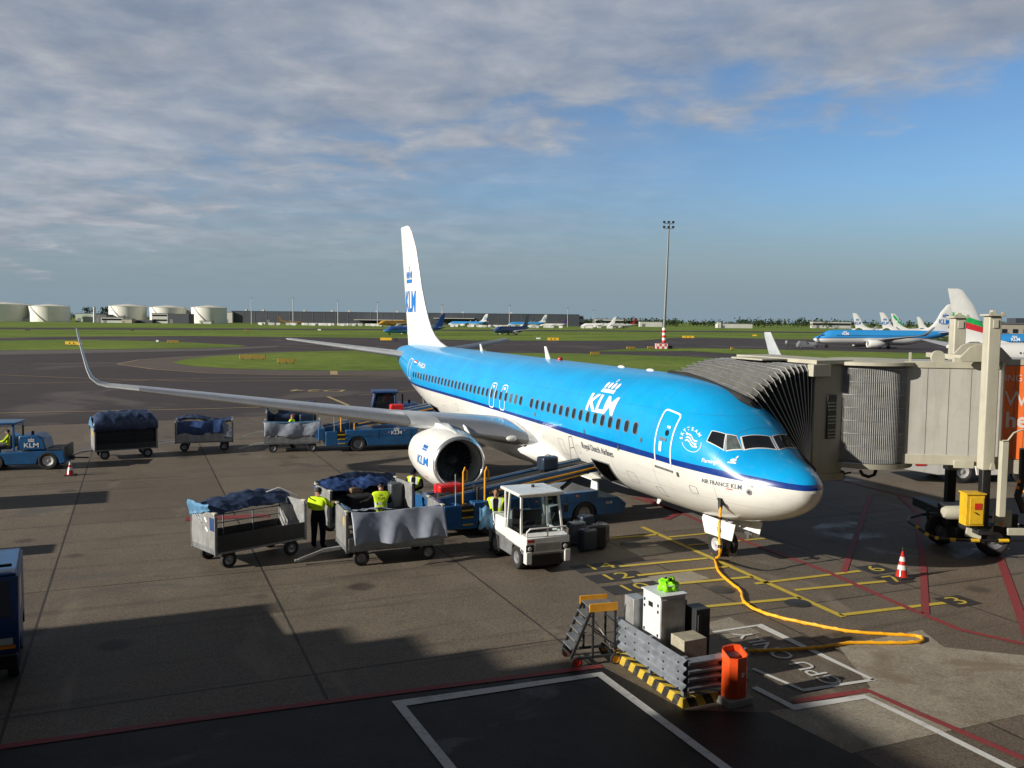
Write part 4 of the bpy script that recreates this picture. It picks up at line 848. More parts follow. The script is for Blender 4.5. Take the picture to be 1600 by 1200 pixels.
def cloth(name,m,par,fn,nu,nv,amp,seed,thick=.012):
    b=MB(); nu=int(nu*1.5); nv=int(nv*1.5)
    for i in range(nu+1):
        for j in range(nv+1):
            p=V(fn(i/nu,j/nv)); q=V((p.x*1.3+seed,p.y*1.3,p.z*1.3)); d=mnoise.noise_vector(q*1.6)*amp+mnoise.noise_vector(q*4.5)*amp*.5; cr_=abs(mnoise.noise(q*V((2.2,3.4,3.4))+V((7,1,3)))) if 0 else 1-abs(mnoise.noise(V((q.x*2.1+q.z*1.3,q.y*2.5,q.z*3.2+q.x*.8)))*2.2); d=d+V((0,-.35,1)).normalized()*(max(0,cr_)**3*amp*.75)
            b.v.append(p+d)
    for i in range(nu):
        for j in range(nv): b.f.append((i*(nv+1)+j,i*(nv+1)+j+1,(i+1)*(nv+1)+j+1,(i+1)*(nv+1)+j)); b.mi.append(0)
    o=b.build(name,m,par,80); sdf=o.modifiers.new('thickness','SOLIDIFY'); sdf.thickness=thick
    return o
def hump(x0,x1,y0,y1,z0,z1,tilt=0.,flat=.35):
    # full cover over a load: runs across y as u, along x as v
    def f(u,v):
        x=x0+(x1-x0)*v; a=math.pi*(1-u); c=math.cos(a); s=max(0,math.sin(a))**flat; e=min(1,min(v,1-v)/.14); e=e**.6
        return (x,(y0+y1)/2-(y1-y0)/2*c*(1.0 if s>.01 else 1.02)*-1,z0+(z1-z0)*s*(.55+.45*e)+tilt*(v-.5)*s)
    return f
def roll(x0,x1,y,z,r,sag=.0):
    def f(u,v):
        a=2*math.pi*u; rr=r*(1+.25*math.sin(v*9)+.15*math.sin(v*23))
        return (x0+(x1-x0)*v,y+rr*math.cos(a),z-sag*math.sin(math.pi*v)+rr*.8*math.sin(a))
    return f
def hang(x0,x1,y,z0,z1,sag=.06,out=.05):
    def f(u,v):
        zt=z1-sag*math.sin(math.pi*v); return (x0+(x1-x0)*v,y-out*math.sin(u*3)-.03*math.sin(v*14+u*2),zt+(z0+.05*math.sin(v*9)-zt)*u)
    return f
def rails(r,B,y,mt='gsteel'):
    x0,x1,y0,y1=B
    part('side_rail',M_[mt],r,lambda b:([b.beam((x0+.05,y,z),(x1-.05,y,z),.03) for z in(.95,1.18)],[b.beam((x0+(x1-x0)*k/3,y,.6),(x0+(x1-x0)*k/3,y,1.19),.03) for k in(1,2)]))
def bag(loc,rz,dims,mt,label,kind='suitcase',cat='suitcase',grp='loose luggage',handle='black',rx=0,ry=0,wheels=True):
    w_,d_,h_=dims; r=empty(kind,loc,rz,label,cat,grp); r.rotation_euler=(rx,ry,rz)
    part('shell',M_[mt],r,lambda b:b.bx(-w_/2,w_/2,-d_/2,d_/2,.03,h_),bev=min(.07,d_*.2),seg=3)
    part('handle',M_[handle],r,lambda b:b.tube([(-.09,0,h_-.01),(-.08,0,h_+.05),(.08,0,h_+.05),(.09,0,h_-.01)],.013,6))
    part('zip_band',M_[handle],r,lambda b:b.bx(-w_/2-.003,w_/2+.003,-.012,.012,.06,h_-.0))
    if wheels:
        for sx in(-1,1): part('small_wheel',M_['black'],r,lambda b:b.lathe([(-.02,.001),(-.02,.035),(.02,.035),(.02,.001)],(sx*(w_/2-.07),0,.03),'y',10))
    return r
# --- the front cart: empty, cover rolled up on its far side
e0,e1=G(334,868,.45),G(475,842,.45); 
def cart_from(p,q,W_=1.42):
    # near bottom edge from pixel p to pixel q
    a,b=G(p[0],p[1],.45),G(q[0],q[1],.45); d=(b-a); d.z=0; d.normalize(); n=V((-d.y,d.x,0)); c=(a+b)/2+n*W_/2; c.z=0
    return c,math.atan2(d.y,d.x)
c,rz=cart_from((341,866),(475,841)); r,B=cart(c,rz,'empty galvanised baggage cart with dark blue cover rolled up along its far side',None,bar=False)
x0,x1,y0,y1=B
part('side_board',M_['dark'],r,lambda b:b.bx(x0+.06,x1-.06,y0-.012,y0+.02,.48,.92),bev=.006); rails(r,B,y1-.03)
part('side_board',M_['dark'],r,lambda b:b.bx(x0+.06,x1-.06,y1-.02,y1+.012,.48,.80),bev=.006)
cloth('cover',M_['tarpd'],r,lambda u,v:(x0-.05+(x1-x0+.1)*v,y1-.05-.70*u+.1,1.50+.14*math.sin(math.pi*min(1,v*1.05))**.5*(1-.3*u)-.30*u*u+.16*v),16,34,.05,3)
cloth('cover',M_['tarpd'],r,roll(x0+.1,x1-.1,y1-.05,1.42,.16),10,34,.04,5)
cloth('cover_end',M_['tarpl'],r,lambda u,v:(x0-.06-.03*math.sin(u*5),y0+.25+(y1-y0-.2)*v,1.72-.42*u*(.4+.6*v)),10,14,.035,9)
part('hoop',M_['galv'],r,lambda b:(b.tube([(x1-.6,y1,1.6),(x1-.4,y0+.8,1.85),(x1-.02,y0+.4,1.62)],.018,6),b.tube([(x1-.05,y1-.05,1.62),(x1-.2,y1-.3,1.75)],.018,6)))
part('paint_mark',M_['tarpb'],r,lambda b:b.bx(x0-.004,x0-.001,y0+.06,y0+.32,1.05,1.40)); part('sticker',M_['trimw'],r,lambda b:(b.box((x0-.003,y0+.55,1.3),(.004,.16,.07),rx=.7),b.box((x0-.003,y0+.5,1.05),(.004,.16,.07),rx=.7)))
# --- second cart: grey cover hanging over its near side
c,rz=cart_from((545,862),(690,849)); r,B=cart(c,rz,'baggage cart with wrinkled grey cover hanging down its near side, drawbar lowered',None); x0,x1,y0,y1=B
cloth('cover',M_['tarpg'],r,lambda u,v:(lambda p:(p[0],p[1]-.40*u-.05*math.sin(v*17+1.5*u)*u-.03*math.sin(v*31+2*u)*u,p[2]-.03*math.sin(v*7)))(hang(x0+.12,x1-.02,y0-.02,.72,1.54,.04,.03)(u,v)),16,44,.010,11)
cloth('cover',M_['tarpg'],r,lambda u,v:(x0+.05+(x1-x0-.08)*v,y0+.02+.5*u,1.52+.05*math.sin(v*7)-.12*u),8,30,.05,13)
cloth('cover_end',M_['tarpl'],r,lambda u,v:(x0+.02+.20*u,y0+.05+.8*v,1.60-.10*u),6,12,.03,17)
part('side_board',M_['gsteel'],r,lambda b:b.bx(x0+.06,x1-.06,y0-.014,y0+.02,.48,.80),bev=.006); part('sticker',M_['yellow'],r,lambda b:b.bx(x0-.004,x0-.001,y0+.25,y0+.42,1.1,1.35))
# --- third cart behind: open near side, piled with luggage
c3=G(512,853); c3=G(577,846)+V((-.35,1.25,0)); rz3=R(31)
r,B=cart(c3,rz3,'baggage cart piled with black bags, dark blue cover folded over its far side',None,bar=False); x0,x1,y0,y1=B; cart3=r
cloth('cover',M_['tarpb'],r,lambda u,v:(x0-.03+(x1-x0+.06)*v,y1+.06-.62*u,1.40+.26*math.sin(math.pi*v)**.6-.28*u*u+.05*math.sin(v*11)),14,34,.06,21)
cloth('cover',M_['tarpd'],r,hang(x0,x1,y1+.08,.8,1.62,-.15),12,30,.05,23)
cr3=M.Rotation(rz3,4,'Z'); 
def on3(x,y,z): p=cr3@V((x,y,z)); return c3+p
bag(on3(-1.0,.1,.61),rz3+.1,(.75,.5,.52),'bag','large black bag at the left end of the open cart behind the yellow jacketed worker','holdall','bag',wheels=False)
bag(on3(-.2,-.1,.61),rz3-.1,(.8,.55,.62),'bag','bulky black bag in the middle of the loaded open cart','holdall','bag',wheels=False)
bag(on3(.55,.0,.61),rz3+.2,(.7,.5,.55),'bagb','dark blue case lying beside black bags on the loaded cart','suitcase','suitcase')
bag(on3(-.2,.30,1.18),rz3+.3,(.5,.3,.22),'bagbr','small brown bag on top of the black bags on the loaded cart','handbag','bag',wheels=False)
bag(on3(1.05,.15,.61),rz3+.1,(.45,.5,.85),'bagg','tall grey case standing at the right end of the loaded cart','suitcase','suitcase')
# --- carts far left, in a train behind the blue tractor
def far_cart(px,Y0,rz,label): 
    p=G(*px); return cart(p,rz,label,None)
pA=G(190,718)+V((-.25,.9,0)); r,B=cart(pA,R(32),'baggage cart heaped high under a dark blue cover, next to the blue tractor',None); x0,x1,y0,y1=B
cloth('cover',M_['tarpd'],r,hump(x0-.04,x1+.04,y0-.06,y1+.06,1.35,2.2,0,.45),24,30,.05,31)
cloth('cover_end',M_['tarpl'],r,lambda u,v:(x0-.07-.02*math.sin(v*7),y0+(y1-y0)*v,1.52+(.45*math.sin(math.pi*v)**.5)*(1-u)),8,16,.03,33)
rails(r,B,y0,'dark'); part('load',M_['bag'],r,lambda b:b.bx(x0+.1,x1-.1,y0+.06,y1-.06,.605,1.4),bev=.05); part('side_board',M_['dark'],r,lambda b:b.bx(x0+.06,x1-.06,y0-.014,y0+.02,.48,.75)); part('sticker',M_['yellow'],r,lambda b:b.bx(x0-.004,x0-.001,y0+.65,y0+.85,1.05,1.3))
pB=G(318,706)+V((-.25,.95,0)); r,B=cart(pB,R(17),'low baggage cart with bright blue cover hanging inside between pale end panels',None); x0,x1,y0,y1=B
cloth('cover',M_['tarpb'],r,hang(x0+.1,x1-.45,y0-.02,.85,1.56,.03,.04),14,30,.035,41); cloth('cover',M_['tarpd'],r,lambda u,v:(x0+(x1-x0)*v,y0+.02+1.4*u,1.60+.10*math.sin(v*6)-.15*math.sin(math.pi*u)),12,26,.05,43)
part('side_board',M_['galv'],r,lambda b:b.bx(x0+.06,x1-.06,y0-.014,y0+.02,.48,.92),bev=.006); cloth('cover_end',M_['tarpg'],r,lambda u,v:(x1-.45+.42*u,y0-.04,.62+(.95-.5*u)*v),8,8,.02,47)
pC=G(447,708)+V((.1,.95,0)); r,B=cart(pC,R(13),'baggage cart with dark grey cover pulled tight along its near side by the rear loader',None); x0,x1,y0,y1=B
cloth('cover',M_['tarpg'],r,hang(x0+.02,x1,y0-.03,.80,1.55,.06,.05),14,30,.03,51); part('side_board',M_['gsteel'],r,lambda b:b.bx(x0+.06,x1-.06,y0-.014,y0+.02,.48,.78))
part('cover_edge',M_['tarpl'],r,lambda b:b.tube([(x0+(x1-x0)*k/12,y0-.03,1.57-.06*math.sin(math.pi*k/12)) for k in range(13)],.03,6))
pD=G(436,690)+V((.3,1.6,0)); r,B=cart(pD,R(15),'baggage cart with gathered dark blue cover behind the dark grey covered cart',None); x0,x1,y0,y1=B
cloth('cover',M_['tarpd'],r,roll(x0,x1,y1-.1,1.75,.24),12,34,.08,61); cloth('cover',M_['tarpd'],r,hang(x0,x1,y1-.2,.7,1.7,-.05),12,30,.05,63); part('load',M_['bagb'],r,lambda b:(b.bx(x0+.4,x0+1.3,-.4,.4,.605,1.2),b.bx(x0+1.8,x0+2.6,-.4,.4,.605,1.35)),bev=.06)
# --- belt loaders
def belt_loader(loc,rz,label,ang,logo=True):
    # x forward (the high end), y to the left; near side is -y
    r=empty('belt_loader',loc,rz,label,'belt loader','belt loaders at the cargo doors')
    def arch(xc,rr,n=7): return [(xc-rr*math.cos(math.pi*i/n),.30+rr*math.sin(math.pi*i/n)) for i in range(n+1)]
    prof=[(-2.35,.30)]+arch(-1.35,.50)+arch(2.05,.50)+[(3.6,.30),(3.68,.62),(3.35,.86),(2.55,.88),(2.55,1.12),(-.30,1.12),(-1.95,1.10),(-1.95,.62),(-2.35,.62)]
    bd=part('body',M_['kblue'],r,lambda b:b.prism(prof,-.95,.95),bev=.02)
    part('underbody',M_['black'],r,lambda b:(b.bx(-2.3,3.5,-.6,.6,.25,.6)))
    part('panel_seam',M_['dark'],bd,lambda b:(b.bx(-.3,-.285,-.956,-.951,.62,1.10),b.bx(1.35,1.365,-.956,-.951,.62,1.10),b.bx(-1.9,2.5,-.956,-.951,.78,.79)))
    part('reflector',M_['amber'],bd,lambda b:(b.bx(.2,.28,-.958,-.951,.92,.98),b.bx(1.0,1.08,-.958,-.951,1.0,1.05),b.bx(1.7,1.78,-.958,-.951,.98,1.04)))
    if logo:
        decal('fleet_lettering',text_bm('KLM',.26,.012,sx=1.15),lambda u,v:V((.62+u,-.962,.92+v)),M_['trimw'],bd,.5); decal('fleet_crown',crown_bm(.26),lambda u,v:V((.62+u,-.962,1.02+v)),M_['trimw'],bd,.5)
    decal('side_lettering',text_bm('KLM',.13,.004),lambda u,v:V((2.98+u,-.962,.70+v)),M_['trimw'],bd,.5)
    part('drive_seat',M_['black'],r,lambda b:(b.box((-1.9,-.45,1.0),(.45,.45,.10)),b.box((-1.68,-.45,1.28),(.10,.45,.5))),bev=.03)
    part('rear_cabin',M_['kblue'],r,lambda b:(b.bx(-2.95,-2.36,-.95,.95,.32,1.06)),bev=.03)
    part('step',M_['yellow'],r,lambda b:[b.bx(-2.35,-1.98,-.97,-.7,z,z+.04) for z in(.42,.64,.86)])
    part('step_well',M_['black'],r,lambda b:b.bx(-2.35,-1.96,-.94,-.3,.32,1.02))
    for sx,yy in((-1.35,-.82),(-1.35,.82),(2.05,-.82),(2.05,.82)): wheel(r,(sx,yy,.40),.40,.25,('rubber','gsteel'))
    # conveyor, low end at the rear
    ca,sa=math.cos(ang),math.sin(ang); P=lambda s,y,h:(-3.15+s*ca-h*sa,y,1.05+s*sa+h*ca); Lc=7.6
    cv=part('conveyor',M_['kblue'],r,lambda b:[b.add([P(s,y,h) for s in(0,Lc) for y in(ya,ya+.09) for h in(-.17,.13)],[(0,1,3,2),(4,6,7,5),(0,4,5,1),(2,3,7,6),(0,2,6,4),(1,5,7,3)]) for ya in(-.52,.43)],bev=.01)
    part('belt',M_['rubber'],cv,lambda b:b.add([P(s,y,h) for s in(.03,Lc-.03) for y in(-.428,.428) for h in(-.1,.07)],[(0,1,3,2),(4,6,7,5),(0,4,5,1),(2,3,7,6),(0,2,6,4),(1,5,7,3)]))
    part('edge_rail',M_['galv'],cv,lambda b:[b.beam(P(.2,y,.16),P(Lc-.1,y,.16),.035) for y in(-.475,.475)])
    part('yellow_rail',M_['oy'],cv,lambda b:(b.beam(P(1.9,-.56,-.02),P(Lc-1.7,-.56,-.02),.05,.05),b.beam(P(2.3,-.60,-.22),P(Lc-2.2,-.58,-.14),.04,.04)))
    part('lift_arm',M_['dark'],r,lambda b:(b.beam((1.4,-.5,1.2),P(5.2,-.5,-.15),.10),b.beam((1.4,.5,1.2),P(5.2,.5,-.15),.10)))
    hr=part('handrail',M_['galv'],cv,lambda b:(b.tube([P(5.6,.55,.1),P(5.6,.55,.95),P(7.5,.55,.95),P(7.5,.55,.15)],.022,6),b.tube([P(5.6,.55,.55),P(7.5,.55,.55)],.018,6),b.tube([P(6.5,.55,.1),P(6.5,.55,.95)],.018,6)))
    for xx,yy in((-2.15,-.55),(-1.5,-.75)):
        part('grab_pole',M_['oy'],r,lambda b:b.tube([(xx,yy,.9),(xx,yy,2.0),(xx+.05,yy,2.14),(xx+.12,yy,2.0),(xx+.12,yy,1.75),(xx,yy,1.7)],.030,8))
    part('control_post',M_['galv'],r,lambda b:b.tube([(-2.5,-.8,.8),(-2.52,-.8,2.0)],.018,6))
    part('side_guard',M_['kblue'],r,lambda b:b.bx(-3.3,-2.97,-.9,.9,.62,1.22),bev=.02)
    return r,P,Lc
aF,bF=G(690,846),G(980,814); d=(bF-aF); d.z=0; d.normalize(); n=V((-d.y,d.x,0)); rzF=math.atan2(d.y,d.x)
cF=aF.lerp(bF,.5)+n*.95; cF.z=0; cF-=d*.35
LF,PF,LC=belt_loader(cF,rzF,'blue belt loader at the forward hold door with a red suitcase on its belt',R(7.8),False)
aR,bR=G(502,706),G(700,690); dR=(bR-aR); dR.z=0; dR.normalize(); rzR=R(17); dR=V((math.cos(rzR),math.sin(rzR),0)); nR=V((-dR.y,dR.x,0))
cR=G(520,707)+dR*2.6+nR*.95; cR.z=0
LR,PR,_=belt_loader(cR,rzR,'blue belt loader behind the wing, serving the rear hold door',R(10.5))
def on(c,rz,p): q=M.Rotation(rz,3,'Z')@V(p); return V((c.x,c.y,0))+q
b1=bag(on(cF,rzF,PF(.75,-.05,.07)),rzF,(.85,.55,.36),'redcase','bright red suitcase lying on the low end of the front belt loader'); 
bag(on(cF,rzF,PF(4.35,0,.09)),rzF+.2,(.65,.42,.50),'bagb','dark blue suitcase riding halfway up the front belt loader')
bag(on(cF,rzF,(-2.62,-.2,1.07)),rzF-.3,(.5,.4,.3),'bag','black bag lying below the red suitcase on the front belt loader','holdall','bag',wheels=False)
bag(on(cF,rzF,PF(7.25,.05,.07)),rzF,(.4,.4,.55),'bag','black bag at the top of the front belt loader by the open hold','holdall','bag',wheels=False)
bag(on(cR,rzR,PR(4.0,0,.07)),rzR,(.7,.45,.45),'redcase','red suitcase on the rear belt loader, partly hidden by the wing')
# suitcases standing beside the white tractor
sp=[((900,852),.1,(.55,.3,.72),'bagg','grey suitcase standing nearest the white tractor cab',.0),((917,861),.2,(.55,.32,.66),'bagb','dark blue suitcase in front of the standing group beside the white tractor',.0),((931,858),-.1,(.55,.32,.70),'bag','black suitcase at the right end of the group beside the white tractor',.0),((914,846),.3,(.5,.3,.82),'bagb','tall dark blue suitcase at the back of the group beside the white tractor',.0),((936,849),.2,(.6,.34,.6),'bagg','low grey suitcase at the back right of the group beside the tractor',.0)]
for px,rz,dm,mt,lb,_ in sp: bag(G(*px)+V((0,0,.006)),rz+.4,dm,mt,lb,grp='suitcases beside the white tractor')
# --- white baggage tractor
p0,p1=G(822,896),G(889,894); fx=(p1-p0); W_=1.28; 
rzT=PSI+math.pi; fdir=-AX
ctr=(p0+p1)/2+AX*1.35; ctr.z=0
t=empty('baggage_tractor',ctr,rzT,'white baggage tractor with glazed cab and front guard rail facing the viewer','tractor')
w2=.64
lo=part('lower_body',M_['gsteel'],t,lambda b:b.prism([(-1.35,.28),(-1.2,.28),(-1.15,.62),(-.55,.62),(-.5,.28),(.35,.28),(.4,.62),(.98,.62),(1.03,.50),(1.33,.50),(1.33,.62),(-1.35,.80)],-w2,w2),bev=.015)
ub=part('body',M_['white'],t,lambda b:(b.prism([(-1.38,.82),(-1.3,1.18),(-.1,1.22),(-.1,.70),(-.55,.70),(-1.2,.78)],-w2,w2),b.prism([(.95,.55),(1.36,.55),(1.36,.98),(1.02,1.02),(.95,.9)],-w2,w2),b.bx(-.10,.95,-w2,-w2+.06,.64,.98),b.bx(-.10,.95,w2-.06,w2,.64,.98)),bev=.025)
part('bumper',M_['white'],ub,lambda b:b.bx(1.2,1.40,-w2-.01,-w2+.16,.28,.62),bev=.02); part('bumper',M_['white'],ub,lambda b:b.bx(1.2,1.40,w2-.16,w2+.01,.28,.62),bev=.02)
for s in(-1,1):
    hl=part('headlight',M_['black'],ub,lambda b:b.bx(1.362,1.385,s*.52-.13,s*.52+.10,.60,.80),bev=.008); part('lens',M_['lamp'],hl,lambda b:b.lathe([(1.386,.06),(1.395,.05),(1.40,.001)],(0,s*.52-.02,.70),'x',14))
part('warning_panel',M_['redlens'],ub,lambda b:(b.bx(1.37,1.378,-.60,-.40,.86,.93)))
part('front_panel',M_['galv'],ub,lambda b:b.bx(1.362,1.37,-.36,.36,.62,.82))
part('underbody',M_['black'],t,lambda b:b.bx(-1.2,1.30,-.44,.44,.20,.60)); cabp=part('cab_frame',M_['white'],t,lambda b:([b.beam((xb,s*(w2-.03),.96),(xt,s*(w2-.09),1.98),.06,.06) for s in(-1,1) for xb,xt in((.96,.80),(.0,.02),(-.12,-.30))],b.beam((.80,-.56,1.98),(.80,.56,1.98),.05),b.beam((-.3,-.56,1.98),(-.3,.56,1.98),.05),[b.beam((.80,s*.55,1.98),(-.3,s*.55,1.98),.05) for s in(-1,1)],b.beam((.96,-.6,.99),(.96,.6,.99),.05)),bev=.008)
part('cab_roof',M_['white'],t,lambda b:b.bx(-.42,.92,-.68,.68,2.0,2.09),bev=.035)
part('windscreen',M_['glass'],cabp,lambda b:b.add([(.965,-.58,1.0),(.965,.58,1.0),(.805,.52,1.96),(.805,-.52,1.96)],[(0,1,2,3)]),smooth=0)
for s in(-1,1): part('side_window',M_['glass'],cabp,lambda b:b.add([(.90,s*.61,1.02),(.04,s*.61,1.02),(.04,s*.555,1.94),(.78,s*.555,1.94)],[(0,1,2,3)]),smooth=0); part('door_panel',M_['white'],cabp,lambda b:b.bx(.04,.90,s*.625-.012,s*.625+.012,.96,1.0))
part('rear_window',M_['glass'],cabp,lambda b:b.add([(-.14,-.58,1.24),(-.14,.58,1.24),(-.29,.52,1.95),(-.29,-.52,1.95)],[(0,1,2,3)]),smooth=0)
part('seat',M_['black'],t,lambda b:(b.box((.15,0,.95),(.5,.9,.14)),b.box((-.06,0,1.22),(.14,.9,.42))),bev=.04)
part('steering_wheel',M_['black'],t,lambda b:(b.tube([(.62+.10*math.cos(a)*.6,-.2+.18*math.sin(a),1.18+.13*math.cos(a)) for a in[2*math.pi*k/16 for k in range(17)]],.015,6),b.beam((.85,-.2,.95),(.63,-.2,1.17),.04)))
part('dashboard',M_['black'],t,lambda b:b.bx(.70,.93,-.55,.55,.78,.985),bev=.02)
part('wiper',M_['black'],cabp,lambda b:b.beam((.975,.1,1.02),(.885,.42,1.5),.018)); part('mirror',M_['black'],cabp,lambda b:(b.box((.86,-.76,1.6),(.05,.12,.22)),b.beam((.84,-.6,1.66),(.86,-.74,1.66),.02))); part('mirror',M_['black'],cabp,lambda b:(b.box((.86,.76,1.6),(.05,.12,.22)),b.beam((.84,.6,1.66),(.86,.74,1.66),.02)))
part('guard_rail',M_['white'],t,lambda b:(b.tube([(1.30,-.6,.98),(1.32,-.6,1.14),(1.34,-.52,1.22),(1.34,.52,1.22),(1.32,.6,1.14),(1.30,.6,.98)],.025,8),b.tube([(1.32,0,.98),(1.34,0,1.22)],.02,8)))
for xx,yy in((-.85,-.56),(-.85,.56),(.70,-.56),(.70,.56)): wheel(t,(xx,yy,.32),.32,.20,('rubber','gsteel'))
decal('fleet_lettering',text_bm('KLM\nEquipment',.11,.0),lambda u,v:V((-.75-u,-w2+1.2832,1.02+v)),M_['trimg'],ub,.5)
part('roof_beacon',M_['black'],t,lambda b:(b.lathe([(2.09,.05),(2.16,.045),(2.17,.001)],(.1,.1,0),'z',12)))
part('rear_hitch',M_['dark'],t,lambda b:b.box((-1.42,0,.45),(.2,.25,.2)))
# --- blue tow tractor at the left edge, heading out of the picture
def tow_tractor(loc,rz,label,paint='kblue'):
    r=empty('tow_tractor',loc,rz,label,'tractor','blue tow tractors')
    # front is +x
    def arch(xc,rr,n=7): return [(xc-rr*math.cos(math.pi*i/n),.26+rr*math.sin(math.pi*i/n)) for i in range(n+1)]
    part('chassis',M_[paint],r,lambda b:b.prism([(-1.7,.30)]+arch(-1.0,.46)+arch(1.15,.46)+[(1.85,.28),(1.9,.75),(-1.7,.85)],-.72,.72),bev=.03)
    part('underbody',M_['black'],r,lambda b:b.bx(-1.6,1.8,-.5,.5,.22,.6))
    hd=part('engine_cover',M_[paint],r,lambda b:b.prism([(-.95,.86),(-.82,1.38),(-.62,1.52),(.15,1.52),(.25,.86)],-.66,.66),bev=.06)
    decal('fleet_lettering',text_bm('KLM',.28,.012,sx=1.15),lambda u,v:V((-.35-u,.668,1.08+v)),M_['trimw'],hd,.5); decal('fleet_crown',crown_bm(.24),lambda u,v:V((-.35-u,.668,1.24+v)),M_['trimw'],hd,.5)
    part('badge',M_['dark'],hd,lambda b:b.lathe([(.664,.10),(.675,.09),(.676,.001)],(-.1,0,.82),'y',16)); part('exhaust',M_['dark'],hd,lambda b:(b.tube([(.02,.45,1.5),(.02,.45,1.95)],.04,8),b.tube([(-.3,.2,1.5),(-.3,.2,1.66)],.06,8)))
    part('rear_deck',M_['dark'],r,lambda b:(b.bx(-1.68,-.97,-.7,.7,.853,.92),b.bx(-1.72,-1.62,-.72,.72,.5,1.02)),bev=.01)
    cf=part('cab_frame',M_[paint],r,lambda b:([b.beam((x,s*.66,.86),(x2,s*.62,2.0),.09) for s in(-1,1) for x,x2 in((.34,.36),(1.5,1.25))],b.beam((1.5,-.66,.95),(1.5,.66,.95),.1),b.bx(1.4,1.88,-.68,.68,.76,1.15)),bev=.015)
    part('cab_roof',M_[paint],r,lambda b:b.bx(.22,1.42,-.74,.74,2.0,2.09),bev=.03)
    part('windscreen',M_['glass'],cf,lambda b:b.add([(1.49,-.6,1.16),(1.49,.6,1.16),(1.27,.57,1.97),(1.27,-.57,1.97)],[(0,1,2,3)]),smooth=0); part('rear_window',M_['glass'],cf,lambda b:b.add([(.31,-.6,1.1),(.31,.6,1.1),(.33,.57,1.97),(.33,-.57,1.97)],[(0,1,2,3)]),smooth=0)
    part('seat',M_['black'],r,lambda b:(b.box((.75,0,.98),(.5,1.1,.14)),b.box((.50,0,1.25),(.12,1.1,.5))),bev=.04)
    part('steering_wheel',M_['black'],r,lambda b:b.tube([(1.18,.1+.19*math.sin(a),1.25+.15*math.cos(a)) for a in[2*math.pi*k/16 for k in range(17)]],.018,6))
    for xx,yy in((-1.0,-.62),(-1.0,.62),(1.15,-.62),(1.15,.62)): wheel(r,(xx,yy,.40),.40,.24)
    part('tow_hook',M_['dark'],r,lambda b:b.box((-1.8,0,.42),(.2,.2,.18)))
    return r
aT=G(100,733); rzB=R(180+13); fB=V((math.cos(rzB),math.sin(rzB),0)); sB=V((-fB.y,fB.x,0))
tl=tow_tractor(aT+fB*1.62-sB*.62,rzB,'blue tow tractor with open cab at the left edge, pulling covered carts')
t2p=G(616,684)+V((.3,1.3,0))
t2=dup(tl,t2p,R(190),'dark blue tow tractor standing behind the wing, by the tail')
t2.scale=(1.25,1.25,1.25)
for o in list(COL.objects):
    if o.parent==t2 and o.type=='MESH' and o.data.materials and o.data.materials[0]==M_['kblue']:
        o.data=o.data.copy(); o.data.materials[0]=M_['dblue']
for s in(-1,1): part('side_window',M_['glassd'],t2,lambda b:b.add([(.42,s*.67,.95),(1.42,s*.67,.95),(1.22,s*.635,1.96),(.42,s*.635,1.96)],[(0,1,2,3)]),smooth=0)
part('drawbar',M_['dark'],tl,lambda b:b.beam((-1.85,0,.42),(-2.5,0,.40),.06))
# flat trailer behind that tractor
r=empty('flat_trailer',t2p+V((4.2,.8,0)),R(8),'dark flat baggage trailer with low load hooked behind the dark blue tractor','trailer')
part('deck',M_['dblue'],r,lambda b:b.bx(-1.4,1.4,-.75,.75,.5,.62),bev=.01); part('load',M_['bag'],r,lambda b:(b.bx(-1.2,-.4,-.6,.6,.623,1.0),b.bx(-.3,.5,-.6,.6,.623,1.1)),bev=.05)
for sx in(-1,1):
    for sy in(-1,1): wheel(r,(sx*.95,sy*.6,.24),.24,.14,('rubber','gsteel'))
# --- blue truck at the left edge
pt=G(31,1064); rzK=math.atan2(-.87,.44); f=V((math.cos(rzK),math.sin(rzK),0)); s_=V((-f.y,f.x,0))
pk=empty('cab_tractor',pt-f*1.55-s_*.80,rzK,'dark blue cab tractor with light blue roof cut by the left edge','tractor')
bd=part('body',M_['dblue'],pk,lambda b:b.prism([(-.75,.4),(-.72,.4),(-.68,.75),(.12,.75),(.16,.4),(.85,.4),(.9,.75),(1.55,.75),(1.6,.36),(1.72,.36),(1.76,.95),(1.66,1.25),(1.38,1.92),(-.75,1.92)],-.82,.82),bev=.04)
part('roof_panel',M_['kblue'],pk,lambda b:b.bx(-.72,1.30,-.78,.78,1.924,1.97),bev=.02)
part('windscreen',M_['glassd'],pk,lambda b:b.add([(1.672,-.70,1.27),(1.672,.70,1.27),(1.412,.66,1.86),(1.412,-.66,1.86)],[(0,1,2,3)]),smooth=0)
for s in(-1,1):
    part('side_window',M_['glassd'],pk,lambda b:b.add([(1.45,s*.825,1.25),(.55,s*.825,1.25),(.55,s*.825,1.82),(1.25,s*.825,1.82)],[(0,1,2,3)]),smooth=0)
    part('headlight',M_['lamp'],pk,lambda b:b.bx(1.745,1.765,s*.60-.12,s*.60+.12,.78,.90)); part('turn_signal',M_['amber'],pk,lambda b:b.bx(1.74,1.764,s*.60-.16,s*.60+.16,.70,.765))
    for xx in(-.28,1.22): wheel(pk,(xx,s*.70,.34),.34,.2)
part('bumper',M_['black'],pk,lambda b:b.bx(1.70,1.82,-.80,.80,.34,.62),bev=.03); part('grille',M_['black'],pk,lambda b:b.bx(1.74,1.772,-.42,.42,.72,.92)); part('roof_bar',M_['dark'],pk,lambda b:(b.beam((-.5,-.7,2.05),(1.0,-.7,2.05),.05),b.beam((1.0,-.7,2.05),(1.0,.7,2.05),.05)))
